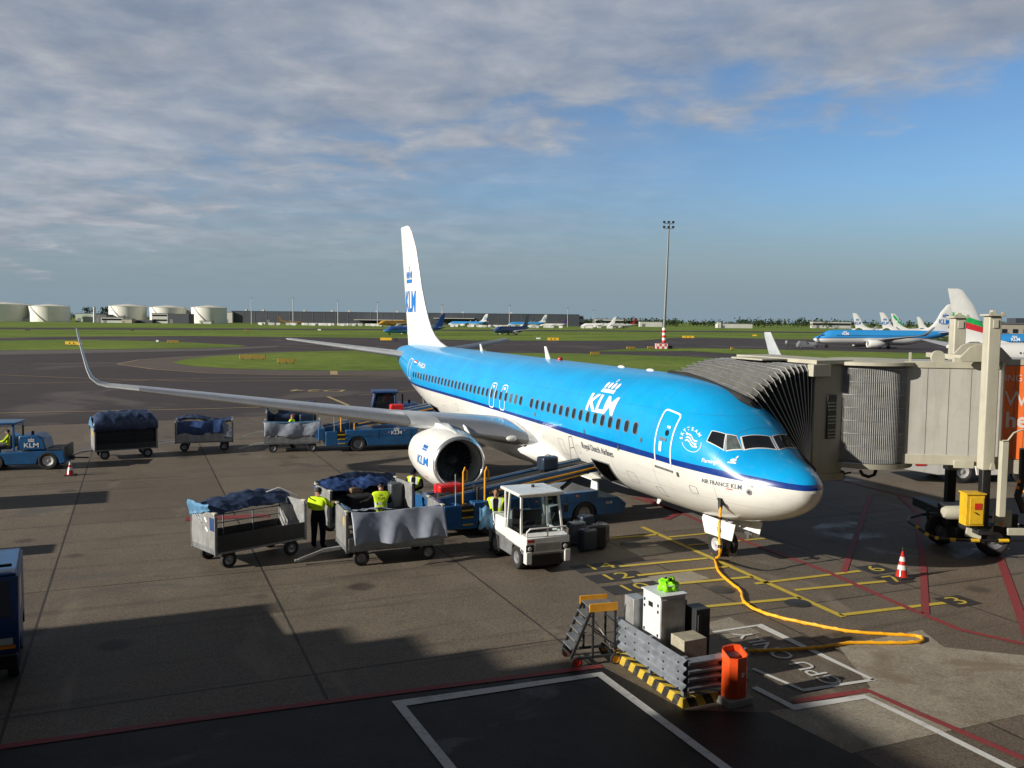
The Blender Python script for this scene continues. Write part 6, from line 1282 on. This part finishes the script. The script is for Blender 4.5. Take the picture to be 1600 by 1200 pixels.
def far_plane(loc,psi,s,liv,fin,label,deco=None,windows=False,grp='parked and taxiing airliners',name='parked_airliner',sz=None):
    r=empty(name,loc,psi,label,'airliner',grp); r.scale=(s,s,sz or s)
    st=[.32,.4,.6,.9,1.3,1.8,2.4,3,4,5,6.5,9,12,15,18,21,24.5,26,28,30,32,34,36,37.5,38.02]
    if liv not in _fm:
        o=make_fuselage(FS,st,28,top_l,bot_l,'fuselage',LIV[liv],r); _fm[liv]=o.data
    else:
        o=bpy.data.objects.new('fuselage',_fm[liv]); COL.objects.link(o); o.parent=r
    b=MB(); rings=[]
    for z in[4.85,5.1,5.4,5.8,6.6,8,10,12,12.24]:
        l,tr,h=fin_prof(z); xs=[l+(tr-l)*q for q in(0,.1,.3,.6,1)]
        rings.append([V((x,fhalf(x,z),z)) for x in xs]+[V((x,-fhalf(x,z),z)) for x in xs[::-1][1:-1]])
    b.loft(rings); fo=b.build('tail_fin',FINM[fin],r,50)
    for sg in(1,-1):
        if 'W' not in _fm:
            for key,secs in(('W',[WS[i] for i in(0,2,5,7,9,11,13)]),('T',[(.5,33.0,4.3,4.28,R(7),.10),(7.17,37.1,1.4,5.21,R(7),.09)])):
                for q in(1,-1):
                    b=MB(); rings=[]
                    for y,xl,c,z,ph,t_ in secs: rings.append([V((xl+c*a,q*(y-c*h*math.sin(ph)),z+c*h*math.cos(ph))) for a,h in foil(6,t_)])
                    b.loft(rings); oo=b.build('x',M_['wing'],None,50); _fm[key,q]=oo.data; bpy.data.objects.remove(oo)
            b=MB(); b.lathe([(.16,.85),(.05,.9),(0,.95),(.1,1.02),(.7,1.13),(2.1,1.13),(3.6,.88),(4.6,.35)],(0,0,0),'x',20); b.lathe([(.9,.8),(.9,.001)],(0,0,0),'x',16); oo=b.build('x',[M_['pwhite']],None,50); _fm['E']=oo.data; bpy.data.objects.remove(oo); _fm['W']=1
        for nm_,d in(('wing',_fm['W',sg]),('tailplane',_fm['T',sg])):
            o=bpy.data.objects.new(nm_,d); COL.objects.link(o); o.parent=r
        o=bpy.data.objects.new('engine',_fm['E']); COL.objects.link(o); o.parent=r; o.location=(13.16,sg*4.83,1.42)
    for x,y in((4,0),(19.6,2.86),(19.6,-2.86)): part('landing_gear',M_['dark'],r,lambda b:(b.tube([(x,y,.5),(x,y*.9,1.6)],.12,6),b.lathe([(-.25,.1),(-.25,.5),(.25,.5),(.25,.1)],(x,y,.5),'y',14)))
    if deco: deco(r,fo)
    if windows:
        for sg in windows: part('window_band',M_['glassd'],r,lambda b:[b.add([FS.surf(x,math.pi/2-sg*math.pi/2+sg*R(t_),.02) for x,t_ in((xx,7),(xx+.26,7),(xx+.26,15),(xx,15))],[(0,1,2,3)]) for xx in[6+.52*k for k in range(44)]],smooth=0)
        part('cockpit_window',M_['glassd'],r,lambda b:[b.add([FS.surf(x,R(t_) if sg>0 else math.pi-R(t_),.02) for x,t_ in q],[(0,1,2,3)]) for sg in windows for q in CW[:3]],smooth=0)
    return r
def at(px,Y,z=0): p=D(px,500,Y); return V((p.x,Y,z))
def findeco(sd,color='trimb',txt='KLM'):
    def f(r,fo):
        fdx=lambda x0,z0:(lambda u,v:V((x0+sd*-u,sd*(fhalf(x0,z0+v)+.05),z0+v)))
        decal('tail_lettering',text_bm(txt,1.9,.02,sx=.85),fdx(35.6,7.4),M_[color],fo,.5); decal('tail_crown',crown_bm(1.5),fdx(35.8,8.7),M_[color],fo,.5)
    return f
def klm_side(sd):
    g=findeco(sd)
    def f(r,fo):
        g(r,fo); m_=lambda x0,th0:(lambda u,v:FS.surf(x0-sd*u,math.pi/2-sd*math.pi/2+sd*(R(th0)+v/1.95),.03))
        decal('airline_lettering',text_bm('KLM',.95,.03),m_(8.4,25),M_['trimw'],r,.3); decal('crown_emblem',crown_bm(.9),m_(8.4,38),M_['trimw'],r,.3)
    return f
def stripes(r,fo):
    for c,a0,a1 in(('green',7.3,8.2),('red',6.35,7.3)):
        for sg in(1,-1):
            b=MB(); n=10
            for i in range(n+1):
                q=i/n
                for zz in(a0,a1):
                    z=zz+1.5*(q-.2)-.3*q*q; l,tr,_h=fin_prof(z); x=l+.02+(tr-l-.04)*q; b.v.append(V((x,sg*(fhalf(x,z)+.03),z)))
            for i in range(n): b.f.append((2*i,2*i+1,2*i+3,2*i+2)); b.mi.append(0)
            b.build('tail_stripe',FINM[c],fo,0)
def greenband(r,fo):
    for sg in(1,-1):
        b=MB(); n=8
        for i in range(n+1):
            q=i/n; z0=11.6-4.6*q
            for dz in(0,1.9-.6*q):
                z=z0+dz-1.2; l,tr,_h=fin_prof(min(z,12.1)); x=tr-(tr-l)*min(.96,.25+.75*q) if dz==0 else tr-(tr-l)*min(.97,.5+.6*q); b.v.append(V((x,sg*(fhalf(x,min(z,12.1))+.04),min(z,12.1))))
        for i in range(n): b.f.append((2*i,2*i+1,2*i+3,2*i+2)); b.mi.append(0)
        b.build('tail_band',FINM['green'],fo,0); decal('tail_emblem',text_bm('t',2.6,.05),(lambda u,v:V((35.4+sg*-u,sg*(fhalf(35.4,8.2+v)+.07),8.2+v))),M_['trimw'],fo,.5)
far_plane(at(1270,243),0,1.,'klm','white','blue and white airliner parked side on beyond the boarding bridge',klm_side(-1),(-1,))
far_plane(at(1478,110)+V((33,0,0)),math.pi,.86,'white','white','white airliner whose tail carries green and red stripes, behind the bridge columns',stripes,(1,),sz=.91)
far_plane(at(1514,176),0,1.,'klm','white','blue topped airliner just showing above the white one at the right edge',klm_side(-1),(-1,))
far_plane(at(1331,400)+V((35.8,0,0)),math.pi,.93,'white','white','white tail with blue lettering, leftmost of those behind the blue airliner',findeco(1))
far_plane(at(1376,385)+V((35.8,0,0)),math.pi,.95,'white','white','white tail with blue lettering next to the green and white tail',findeco(1))
far_plane(at(1391,400)+V((35.8,0,0)),math.pi,.93,'white','white','white tail with a bright green band among the parked tails',greenband)
far_plane(at(1428,520)+V((36,0,0)),math.pi,.9,'white','white','small plain white tail standing right of the green banded one')
far_plane(at(590,720),R(40),1.1,'yellow','yellow','yellow cargo airliner beside the tail of the near airliner')
far_plane(at(700,850),R(-6),1.,'klm','white','distant blue and white airliner just right of the near tail, by the hangar',findeco(-1))
far_plane(at(793,860),R(4),1.,'klm','white','distant blue and white airliner above the taxiing dark blue one',findeco(-1))
far_plane(at(843,900),0,.72,'purple','purple','distant white airliner with a purple tail before the hangar end')
far_plane(at(908,860),0,.88,'white','white','plain white distant airliner right of the dark hangar')
far_plane(at(948,830),R(20),.82,'white','red','distant white airliner with a red tail')
far_plane(at(437,900)+V((24,0,0)),R(180),.66,'ochre','ochre','yellow airliner in front of the dark hangar, shade painted into its colour')
far_plane(at(772,392),R(58),.78,'navy','navy','dark blue airliner taxiing across the field right of the near tail',name='taxiing_airliner')
far_plane(at(598,372),R(28),.74,'blue','blue','blue airliner taxiing, half hidden by the near white tail',name='taxiing_airliner')
# --- fuel tanks
M_['tank']=mat('cream_tank_paint',(.80,.78,.70),.5,var=.05,scale=.15,dirt=.12,dcol=(.4,.36,.26)); M_['hang']=mat('dark_hangar_cladding',(.052,.060,.074),.6,var=.12,scale=.05); M_['shed']=mat('pale_shed_cladding',(.52,.52,.48),.6,var=.1,scale=.1); M_['shedg']=mat('pale_green_shed_cladding',(.42,.50,.40),.6,var=.1,scale=.1); M_['roofd']=mat('grey_roofing',(.14,.14,.15),.7,var=.2,scale=.2); M_['office']=mat('beige_pier_cladding',(.40,.37,.29),.6,var=.1,scale=.2)
TK=[(6,82,471,503,'cream storage tank cut by the left edge of the view'),(78,58,474,502,'cream storage tank with outside stair, second from the left'),(200,55,474,500,'cream storage tank in the middle of the five'),(263,54,476,502,'cream storage tank behind the white office block'),(327,53,476,503,'cream storage tank at the right end of the row, next to the hangar')]
Yt=930
tops=[]
for px,wpx,y0,y1,lb in TK:
    r_=wpx/2*Yt/1396; c=at(px,Yt); zt=D(px,y0+5,Yt).z
    t=empty('storage_tank',c,0,lb,'fuel tank','fuel tanks')
    part('shell',M_['tank'],t,lambda b:b.lathe([(0,r_),(zt,r_)],(0,0,0),'z',48),smooth=30)
    part('roof',M_['tank'],t,lambda b:b.lathe([(zt+.002,r_+.3),(zt+.3,r_+.3),(zt+1.6,r_*.6),(zt+2.3,r_*.2),(zt+2.4,.01)],(0,0,0),'z',40),smooth=30)
    part('roof_rail',M_['galv'],t,lambda b:(b.tube([((r_+.2)*math.cos(2*math.pi*k/30),(r_+.2)*math.sin(2*math.pi*k/30),zt+1.3) for k in range(31)],.10,5),[b.beam(((r_+.2)*math.cos(a),(r_+.2)*math.sin(a),zt+.3),((r_+.2)*math.cos(a),(r_+.2)*math.sin(a),zt+1.3),.12) for a in[2*math.pi*k/20 for k in range(20)]],[b.beam((x,0,zt+2.3),(x,0,zt+4.2),.2) for x in(-3,-1,1,3)],b.beam((-4,0,zt+3.6),(4,0,zt+3.6),.2)))
    part('stair',M_['gsteel'],t,lambda b:b.tube([((r_+.5)*math.cos(a),(r_+.5)*math.sin(a),zt*q) for q,a in[(k/12,-math.pi*.42-math.pi*.28*k/12) for k in range(13)]],.35,5))
    tops.append((c,r_,zt))
for i,j,wl_ in((0,1,'thin steel walkway linking the two tanks at the left edge'),(2,3,'thin steel walkway between the middle tank and the one behind the white office'),(3,4,'thin steel walkway reaching the tank next to the hangar')):
    a,b_=tops[i],tops[j]
    w_=empty('tank_walkway',a[0]+V((a[1],0,a[2])),0,wl_,'walkway'); part('deck',M_['galv'],w_,lambda b:b.bx(0,(b_[0]-a[0]).x-a[1]-b_[1],-.6,.6,-.3,.25)); part('rail',M_['galv'],w_,lambda b:b.bx(0,(b_[0]-a[0]).x-a[1]-b_[1],-.6,-.45,1.0,1.25))
# --- buildings
def shed(px0,px1,ytop,Y,mt,label,depth=20,win=0,name='shed',roof='roofd',cat='building',face=None):
    a,b_=at(px0,Y),at(px1,Y); h=max(2.5,D((px0+px1)/2,ytop,Y).z); t=empty(name,a,0,label,cat); w_=(b_-a).x
    wl=part('wall',M_[mt],t,lambda b:b.bx(0,w_,0,depth,-.05,h)); part('roof',M_[roof],t,lambda b:b.bx(-.3,w_+.3,-.3,depth+.3,h+.003,h+.5))
    for k in range(win): part('window',M_['glassd'],wl,lambda b:b.bx(.6,w_-.6,-.12,-.02,h*(k+.45)/(win),h*(k+.8)/(win)))
    part('door',M_['gsteel'],wl,lambda b:b.bx(w_*.1,w_*.1+min(4,w_*.15),-.1,-.02,0,min(4,h*.6)))
    return t,w_,h
shed(118,150,490,960,'shedg','long pale green shed between the tanks',30); shed(150,166,492,900,'roofd','dark low shed beside the thin chimney',15); shed(158,192,496,880,'shed','pale workshop row in front of the middle tank',15,1); shed(190,206,499,870,'office','small beige hut in front of the middle tank',8)
t_,w_,h_=shed(237,262,490,885,'shed','white office block before the fourth tank',15,2,'office_block'); shed(262,295,491,885,'hang','dark wing of the white office block',15,0,'office_block'); shed(289,302,485,950,'shed','tall white shed left of the last tank',15); shed(205,238,501,880,'hang','black low shed left of the white office',10); shed(312,330,503,870,'shed','low white hut below the last tank',8); shed(28,52,497,920,'shed','low white hut between the two left tanks',8)
t_,w_,h_=shed(362,905,489,1080,'hang','huge dark cargo hangar stretching behind the parked airliners',60,0,'cargo_hangar','hang')
part('bay_line',M_['roofd'],t_,lambda b:[b.bx(w_*k/30,w_*k/30+.5,-.25,-.02,0,h_) for k in range(1,30)]); part('canopy',M_['shed'],t_,lambda b:(b.bx(w_*.585,w_*.70,-20,-.3,h_*.55,h_*.60),b.bx(w_*.36,w_*.5,-20,-.3,h_*.35,h_*.40))); [part('roof_unit',M_['shed'],t_,lambda b:b.bx(w_*q,w_*q+3,10,14,h_+.51,h_+2.5)) for q in(.03,.08,.20,.28,.33,.41,.47,.6,.66,.8)]
shed(354,363,488,1075,'shed','white end bay of the dark cargo hangar',50,0,'hangar_bay'); shed(900,912,494,1100,'shed','pale block at the right end of the dark hangar',15,2); shed(1000,1035,503,1150,'shed','low pale shed left of the light mast',12); shed(1122,1176,506,1060,'shed','long white shed under the trees right of the light mast',14,0)
shed(1122,1127,503.5,1059,'shed','little tower at the left end of the long white shed',6)
for k,(a,b_,y,l) in enumerate(((475,520,489,'grey block on the skyline behind the dark hangar'),(545,575,490,'pale block on the skyline behind the dark hangar'),(930,985,499,'low pale terminal behind the white and red airliners'),(1270,1330,503,'grey industrial roofline left of the parked tails'))): shed(a,b_,y,1250,'shed',l,10,1)
t_,w_,h_=shed(1545,1700,507,330,'office','beige pier building with a row of dark windows at the right edge',20,0,'pier_building'); part('window',M_['glassd'],t_,lambda b:[b.bx(1+4*k,2.8+4*k,-.15,-.02,h_*.55,h_*.75) for k in range(9)]); part('roof_house',M_['hang'],t_,lambda b:b.bx((1594-1545)*330/1396,(1640-1545)*330/1396,3,9,h_+.5,D(1600,497,330).z))
# --- trees: one far belt, plus single trees that stand out
M_['leaf']=mat('dark_tree_foliage',(.032,.050,.020),.9,var=.5,scale=.25,spec=.1); M_['bark']=mat('tree_bark',(.07,.05,.04),.9)
def leafclump(b,c,r,n):
    for _ in range(n):
        d=V((rnd.gauss(0,.5),rnd.gauss(0,.5),rnd.gauss(0,.42))); p=V(c)+V((d.x*r[0],d.y*r[1],d.z*r[2])); s=rnd.uniform(.35,.9)*min(r)*.34
        u_=V((rnd.uniform(-1,1),rnd.uniform(-1,1),rnd.uniform(-1,1))).normalized(); w_=u_.cross(V((rnd.uniform(-1,1),rnd.uniform(-1,1),rnd.uniform(-1,1)))).normalized()
        b.add([p-u_*s-w_*s*.6,p+u_*s-w_*s*.6,p+u_*s*.7+w_*s,p-u_*s*.8+w_*s*.8],[(0,1,2,3)])
b=MB()
for k in range(430):
    px=rnd.choice((rnd.uniform(990,1340),rnd.uniform(990,1340),rnd.uniform(1340,1640),rnd.uniform(-40,360),rnd.uniform(360,990),rnd.uniform(900,1000)))
    if 180<px<300 and rnd.random()<.6: continue
    Y=rnd.uniform(1240,1420); hgt=rnd.uniform(8,14)*(1.15 if px>1150 else .8 if px<900 else .95); c=at(px,Y,hgt*.5); leafclump(b,c,(rnd.uniform(5,9),5,hgt*.42),26)
o=b.build('treeline',M_['leaf'],None,0); tag(o,'dark belt of far trees along the whole horizon','treeline',None,'stuff')
for k,(px,Y,h_,lb) in enumerate(((140,975,17,'dark round tree behind the pale green shed'),(165,985,18,'tall dark tree between shed and middle tank'),(193,890,8,'small bush-like tree beside the beige hut'),(110,965,10,'low dark tree right of the second tank'),(1215,1120,13,'round tree left of the grey roofline'),(1190,1150,11,'low spreading tree right of the long white shed'),(1252,1130,14,'tallest round tree near the parked airliner'))):
    t=empty('tree',at(px,Y),0,lb,'tree','trees on the horizon')
    part('trunk',M_['bark'],t,lambda b:(b.tube([(0,0,0),(.2,0,h_*.3),(0,.2,h_*.6)],[.5,.38,.15],7),[b.tube([(.1,0,h_*.3),(x,y,h_*.62)],[.25,.08],5) for x,y in((2,.5),(-2,-.3),(.4,1.6))]))
    b=MB()
    for _ in range(12): leafclump(b,(rnd.uniform(-1,1)*h_*.32,rnd.uniform(-1,1)*h_*.25,h_*rnd.uniform(.4,.88)),(h_*.2,h_*.2,h_*.15),24)
    b.build('crown',M_['leaf'],t,0)
# --- masts
mp_=G(1037,545); ms=empty('light_mast',mp_,0,'tall grey floodlight mast with red and white banded foot on a chequered block','light mast','floodlight masts')
zt=D(1043,350,mp_.y).z; tilt=.0
mst=part('pole',M_['gsteel'],ms,lambda b:b.tube([(0,0,5.2),(.35,0,zt*.6),(.6,0,zt)],[.36,.28,.20],12))
for k in range(6): part('painted_band',M_['red'] if k%2==0 else M_['trimw'],ms,lambda b:b.tube([(0,0,1.5+.62*k),(0,0,1.5+.62*(k+1))],.46,12))
def chequer():
    mt,t=nt('red_white_chequer'); ck=N(t,'ShaderNodeTexChecker',{'Vector':t.nodes.new('ShaderNodeTexCoord').outputs['Object'],'Color1':(.6,.04,.04,1),'Color2':(.75,.75,.72,1),'Scale':1.6}); principled(t,ck.outputs[0],.6); return mt
part('foot_block',chequer(),ms,lambda b:b.bx(-2.0,.8,-1.0,1.0,0,1.3)); part('cabinet',M_['dark'],ms,lambda b:b.bx(1.2,2.2,-.5,.5,0,.8))
hd_=part('lamp_frame',M_['gsteel'],ms,lambda b:(b.bx(-.7,1.8,-.1,.1,zt,zt+.12),b.bx(-.7,1.8,-.1,.1,zt-1.2,zt-1.1)))
for x in(-.6,.5,1.6):
    for z in(zt+.25,zt-.95): part('floodlight',M_['dark'],hd_,lambda b:b.box((x,-.3,z+.2),(.58,.4,.38),rx=.5))
for px,Y,yt,lb in((393,900,466,'thin floodlight mast at the left part of the dark hangar'),(458,900,466,'thin floodlight mast beside the shaded yellow airliner'),(528,905,471,'thin floodlight mast before the middle of the dark hangar'),(590,910,473,'thin floodlight mast left of the yellow airliner'),(691,905,477,'thin floodlight mast right of the near tail'),(796,910,478,'thin floodlight mast by the second distant blue airliner'),(887,915,482,'thin floodlight mast at the right end of the dark hangar'),(927,920,485,'shortest thin floodlight mast beyond the plain white airliner'),(148,890,480,'short thick chimney between sheds and tanks')):
    h_=D(px,yt,Y).z; t=empty('light_mast',at(px,Y),0,lb,'light mast' if 'mast' in lb else 'chimney','distant floodlight masts' if 'mast' in lb else None); w_=.35 if 'mast' in lb else 1.2
    part('pole',M_['galv'],t,lambda b:b.tube([(0,0,0),(0,0,h_)],[w_*1.4,w_],8)); part('lamp_head',M_['gsteel'],t,lambda b:b.bx(-1.2,1.2,-.4,.4,h_+.003,h_+.6))
# --- white cargo containers in rows before the hangar
ct=None
for k in range(104):
    px=rnd.uniform(405,640) if k<66 else rnd.uniform(690,960)
    p=at(px,rnd.uniform(800,840))
    if ct is None:
        ct=empty('cargo_container',p,0,'white air cargo container in the long row before the dark hangar','container','cargo containers before the hangar')
        part('body',M_['white'],ct,lambda b:b.prism([(-1.5,0),(1.2,0),(1.9,.6),(1.9,2.1),(-1.5,2.1)],-1.2,1.2)); part('base',M_['gsteel'],ct,lambda b:b.bx(-1.55,1.25,-1.25,1.25,-.15,-.003))
    else: dup(ct,p,rnd.uniform(-.2,.2)+(math.pi if rnd.random()<.4 else 0))
# --- airfield signs and markers
M_['signy']=mat('yellow_sign_face',(.80,.50,.03),.5,var=.08); M_['signb']=mat('ochre_sign_back',(.23,.15,.02),.6,var=.2)
def sign(px,py,w_,h_,mt,label,rz=0.,split=0):
    p=G(px,py); t=empty('taxiway_sign',p,rz,label,'airfield sign','airfield signs on the grass')
    part('panel',M_[mt],t,lambda b:b.bx(-w_/2,w_/2,-.12,.12,.25,.25+h_),bev=.02)
    part('leg',M_['dark'],t,lambda b:[b.bx(x-.05,x+.05,-.06,.06,0,.249) for x in(-w_*.4,0,w_*.4)])
    part('edge',M_['signy'] if mt=='signb' else M_['dark'],t,lambda b:b.bx(-w_/2-.06,-w_/2-.003,-.13,.13,.25,.25+h_))
    if split: part('legend',M_['black'],t,lambda b:[b.bx(-w_/2+w_*q,-w_/2+w_*q+.35,-.128,-.121,.4,.05+h_) for q in(.3,.62)])
    return t
S_=lambda px,py:G(px,py).y/1396
for px,py,wp,hp,mt,lb,sp_ in((112,540,20,6,'signy','long yellow airfield sign at the left, by the near winglet',1),(124,541,9,5,'signy','short yellow airfield sign right beside the long one at the left',0),(246,536,4,4,'trimw','small white marker box on the left grass strip',0),(271,537,18,5,'signb','dark backed airfield sign with orange end on the left grass strip',0),(395,563,40,8,'signb','long ochre sign back on the grass island',0),(447.5,569,26,8,'signb','shorter ochre sign back right of the long one on the grass island',0),(603,533,18,5,'signy','yellow sign just left of the near white tail',0),(619,533,4,4,'dark','small black box beside the yellow sign left of the tail',0),(841,531,7,3,'trimw','white marker pair right of the taxiing airliner',0),(864,533,18,5,'signy','orange yellow sign right of the taxiing airliner',1),(986,547,13,5,'signb','ochre sign back left of the light mast',0),(1017,546,10,4,'signb','short ochre sign back just left of the light mast',0),(1075,529,19,4,'signy','bright yellow sign right of the light mast',1),(1144,548,4,5,'signb','tiny ochre sign left of the bridge roof',0),(1179,526,7,3,'signy','small yellow sign left of the far winglet',0),(499,517,5,2.5,'trimw','tiny white sign on the far grass left of the tailplane tip',0),(385,518,6,2.5,'signb','tiny brown sign on the far grass below the hangar',0),(207,517,4,2.5,'dark','tiny black sign on the far grass below the office block',0),(43,517,7,2.5,'dark','tiny dark sign on the far grass at the left',0),(930,556,14,5,'signb','ochre sign back on the grass above the airliner roof',0)):
    k=S_(px,py); sign(px,py,wp*k,max(.5,hp*k-.2),mt,lb,0,sp_)
# service cart and beacon near the parked airliner
t=empty('tow_tractor',at(1258,243),0,'tiny grey tow tractor in front of the parked blue airliner','tractor'); part('body',M_['gsteel'],t,lambda b:b.prism([(-2,.3),(3.5,.3),(3.5,.9),(.5,1.0),(.3,1.9),(-1.4,1.9),(-2,1.0)],-.9,.9),bev=.05); part('cargo',M_['galv'],t,lambda b:b.bx(1.2,3.2,-.7,.7,.91,1.6))
for x in(-1.3,2.6): wheel(t,(x,-.8,.35),.35,.25)
t=empty('beacon_lamp',G(1229,547),0,'small dark ground beacon on a post above the bridge roof','beacon'); part('post',M_['dark'],t,lambda b:b.tube([(0,0,0),(0,0,1.4)],.12,8)); part('lamp_head',M_['gsteel'],t,lambda b:b.ball((0,0,1.9),(.45,.45,.6)))
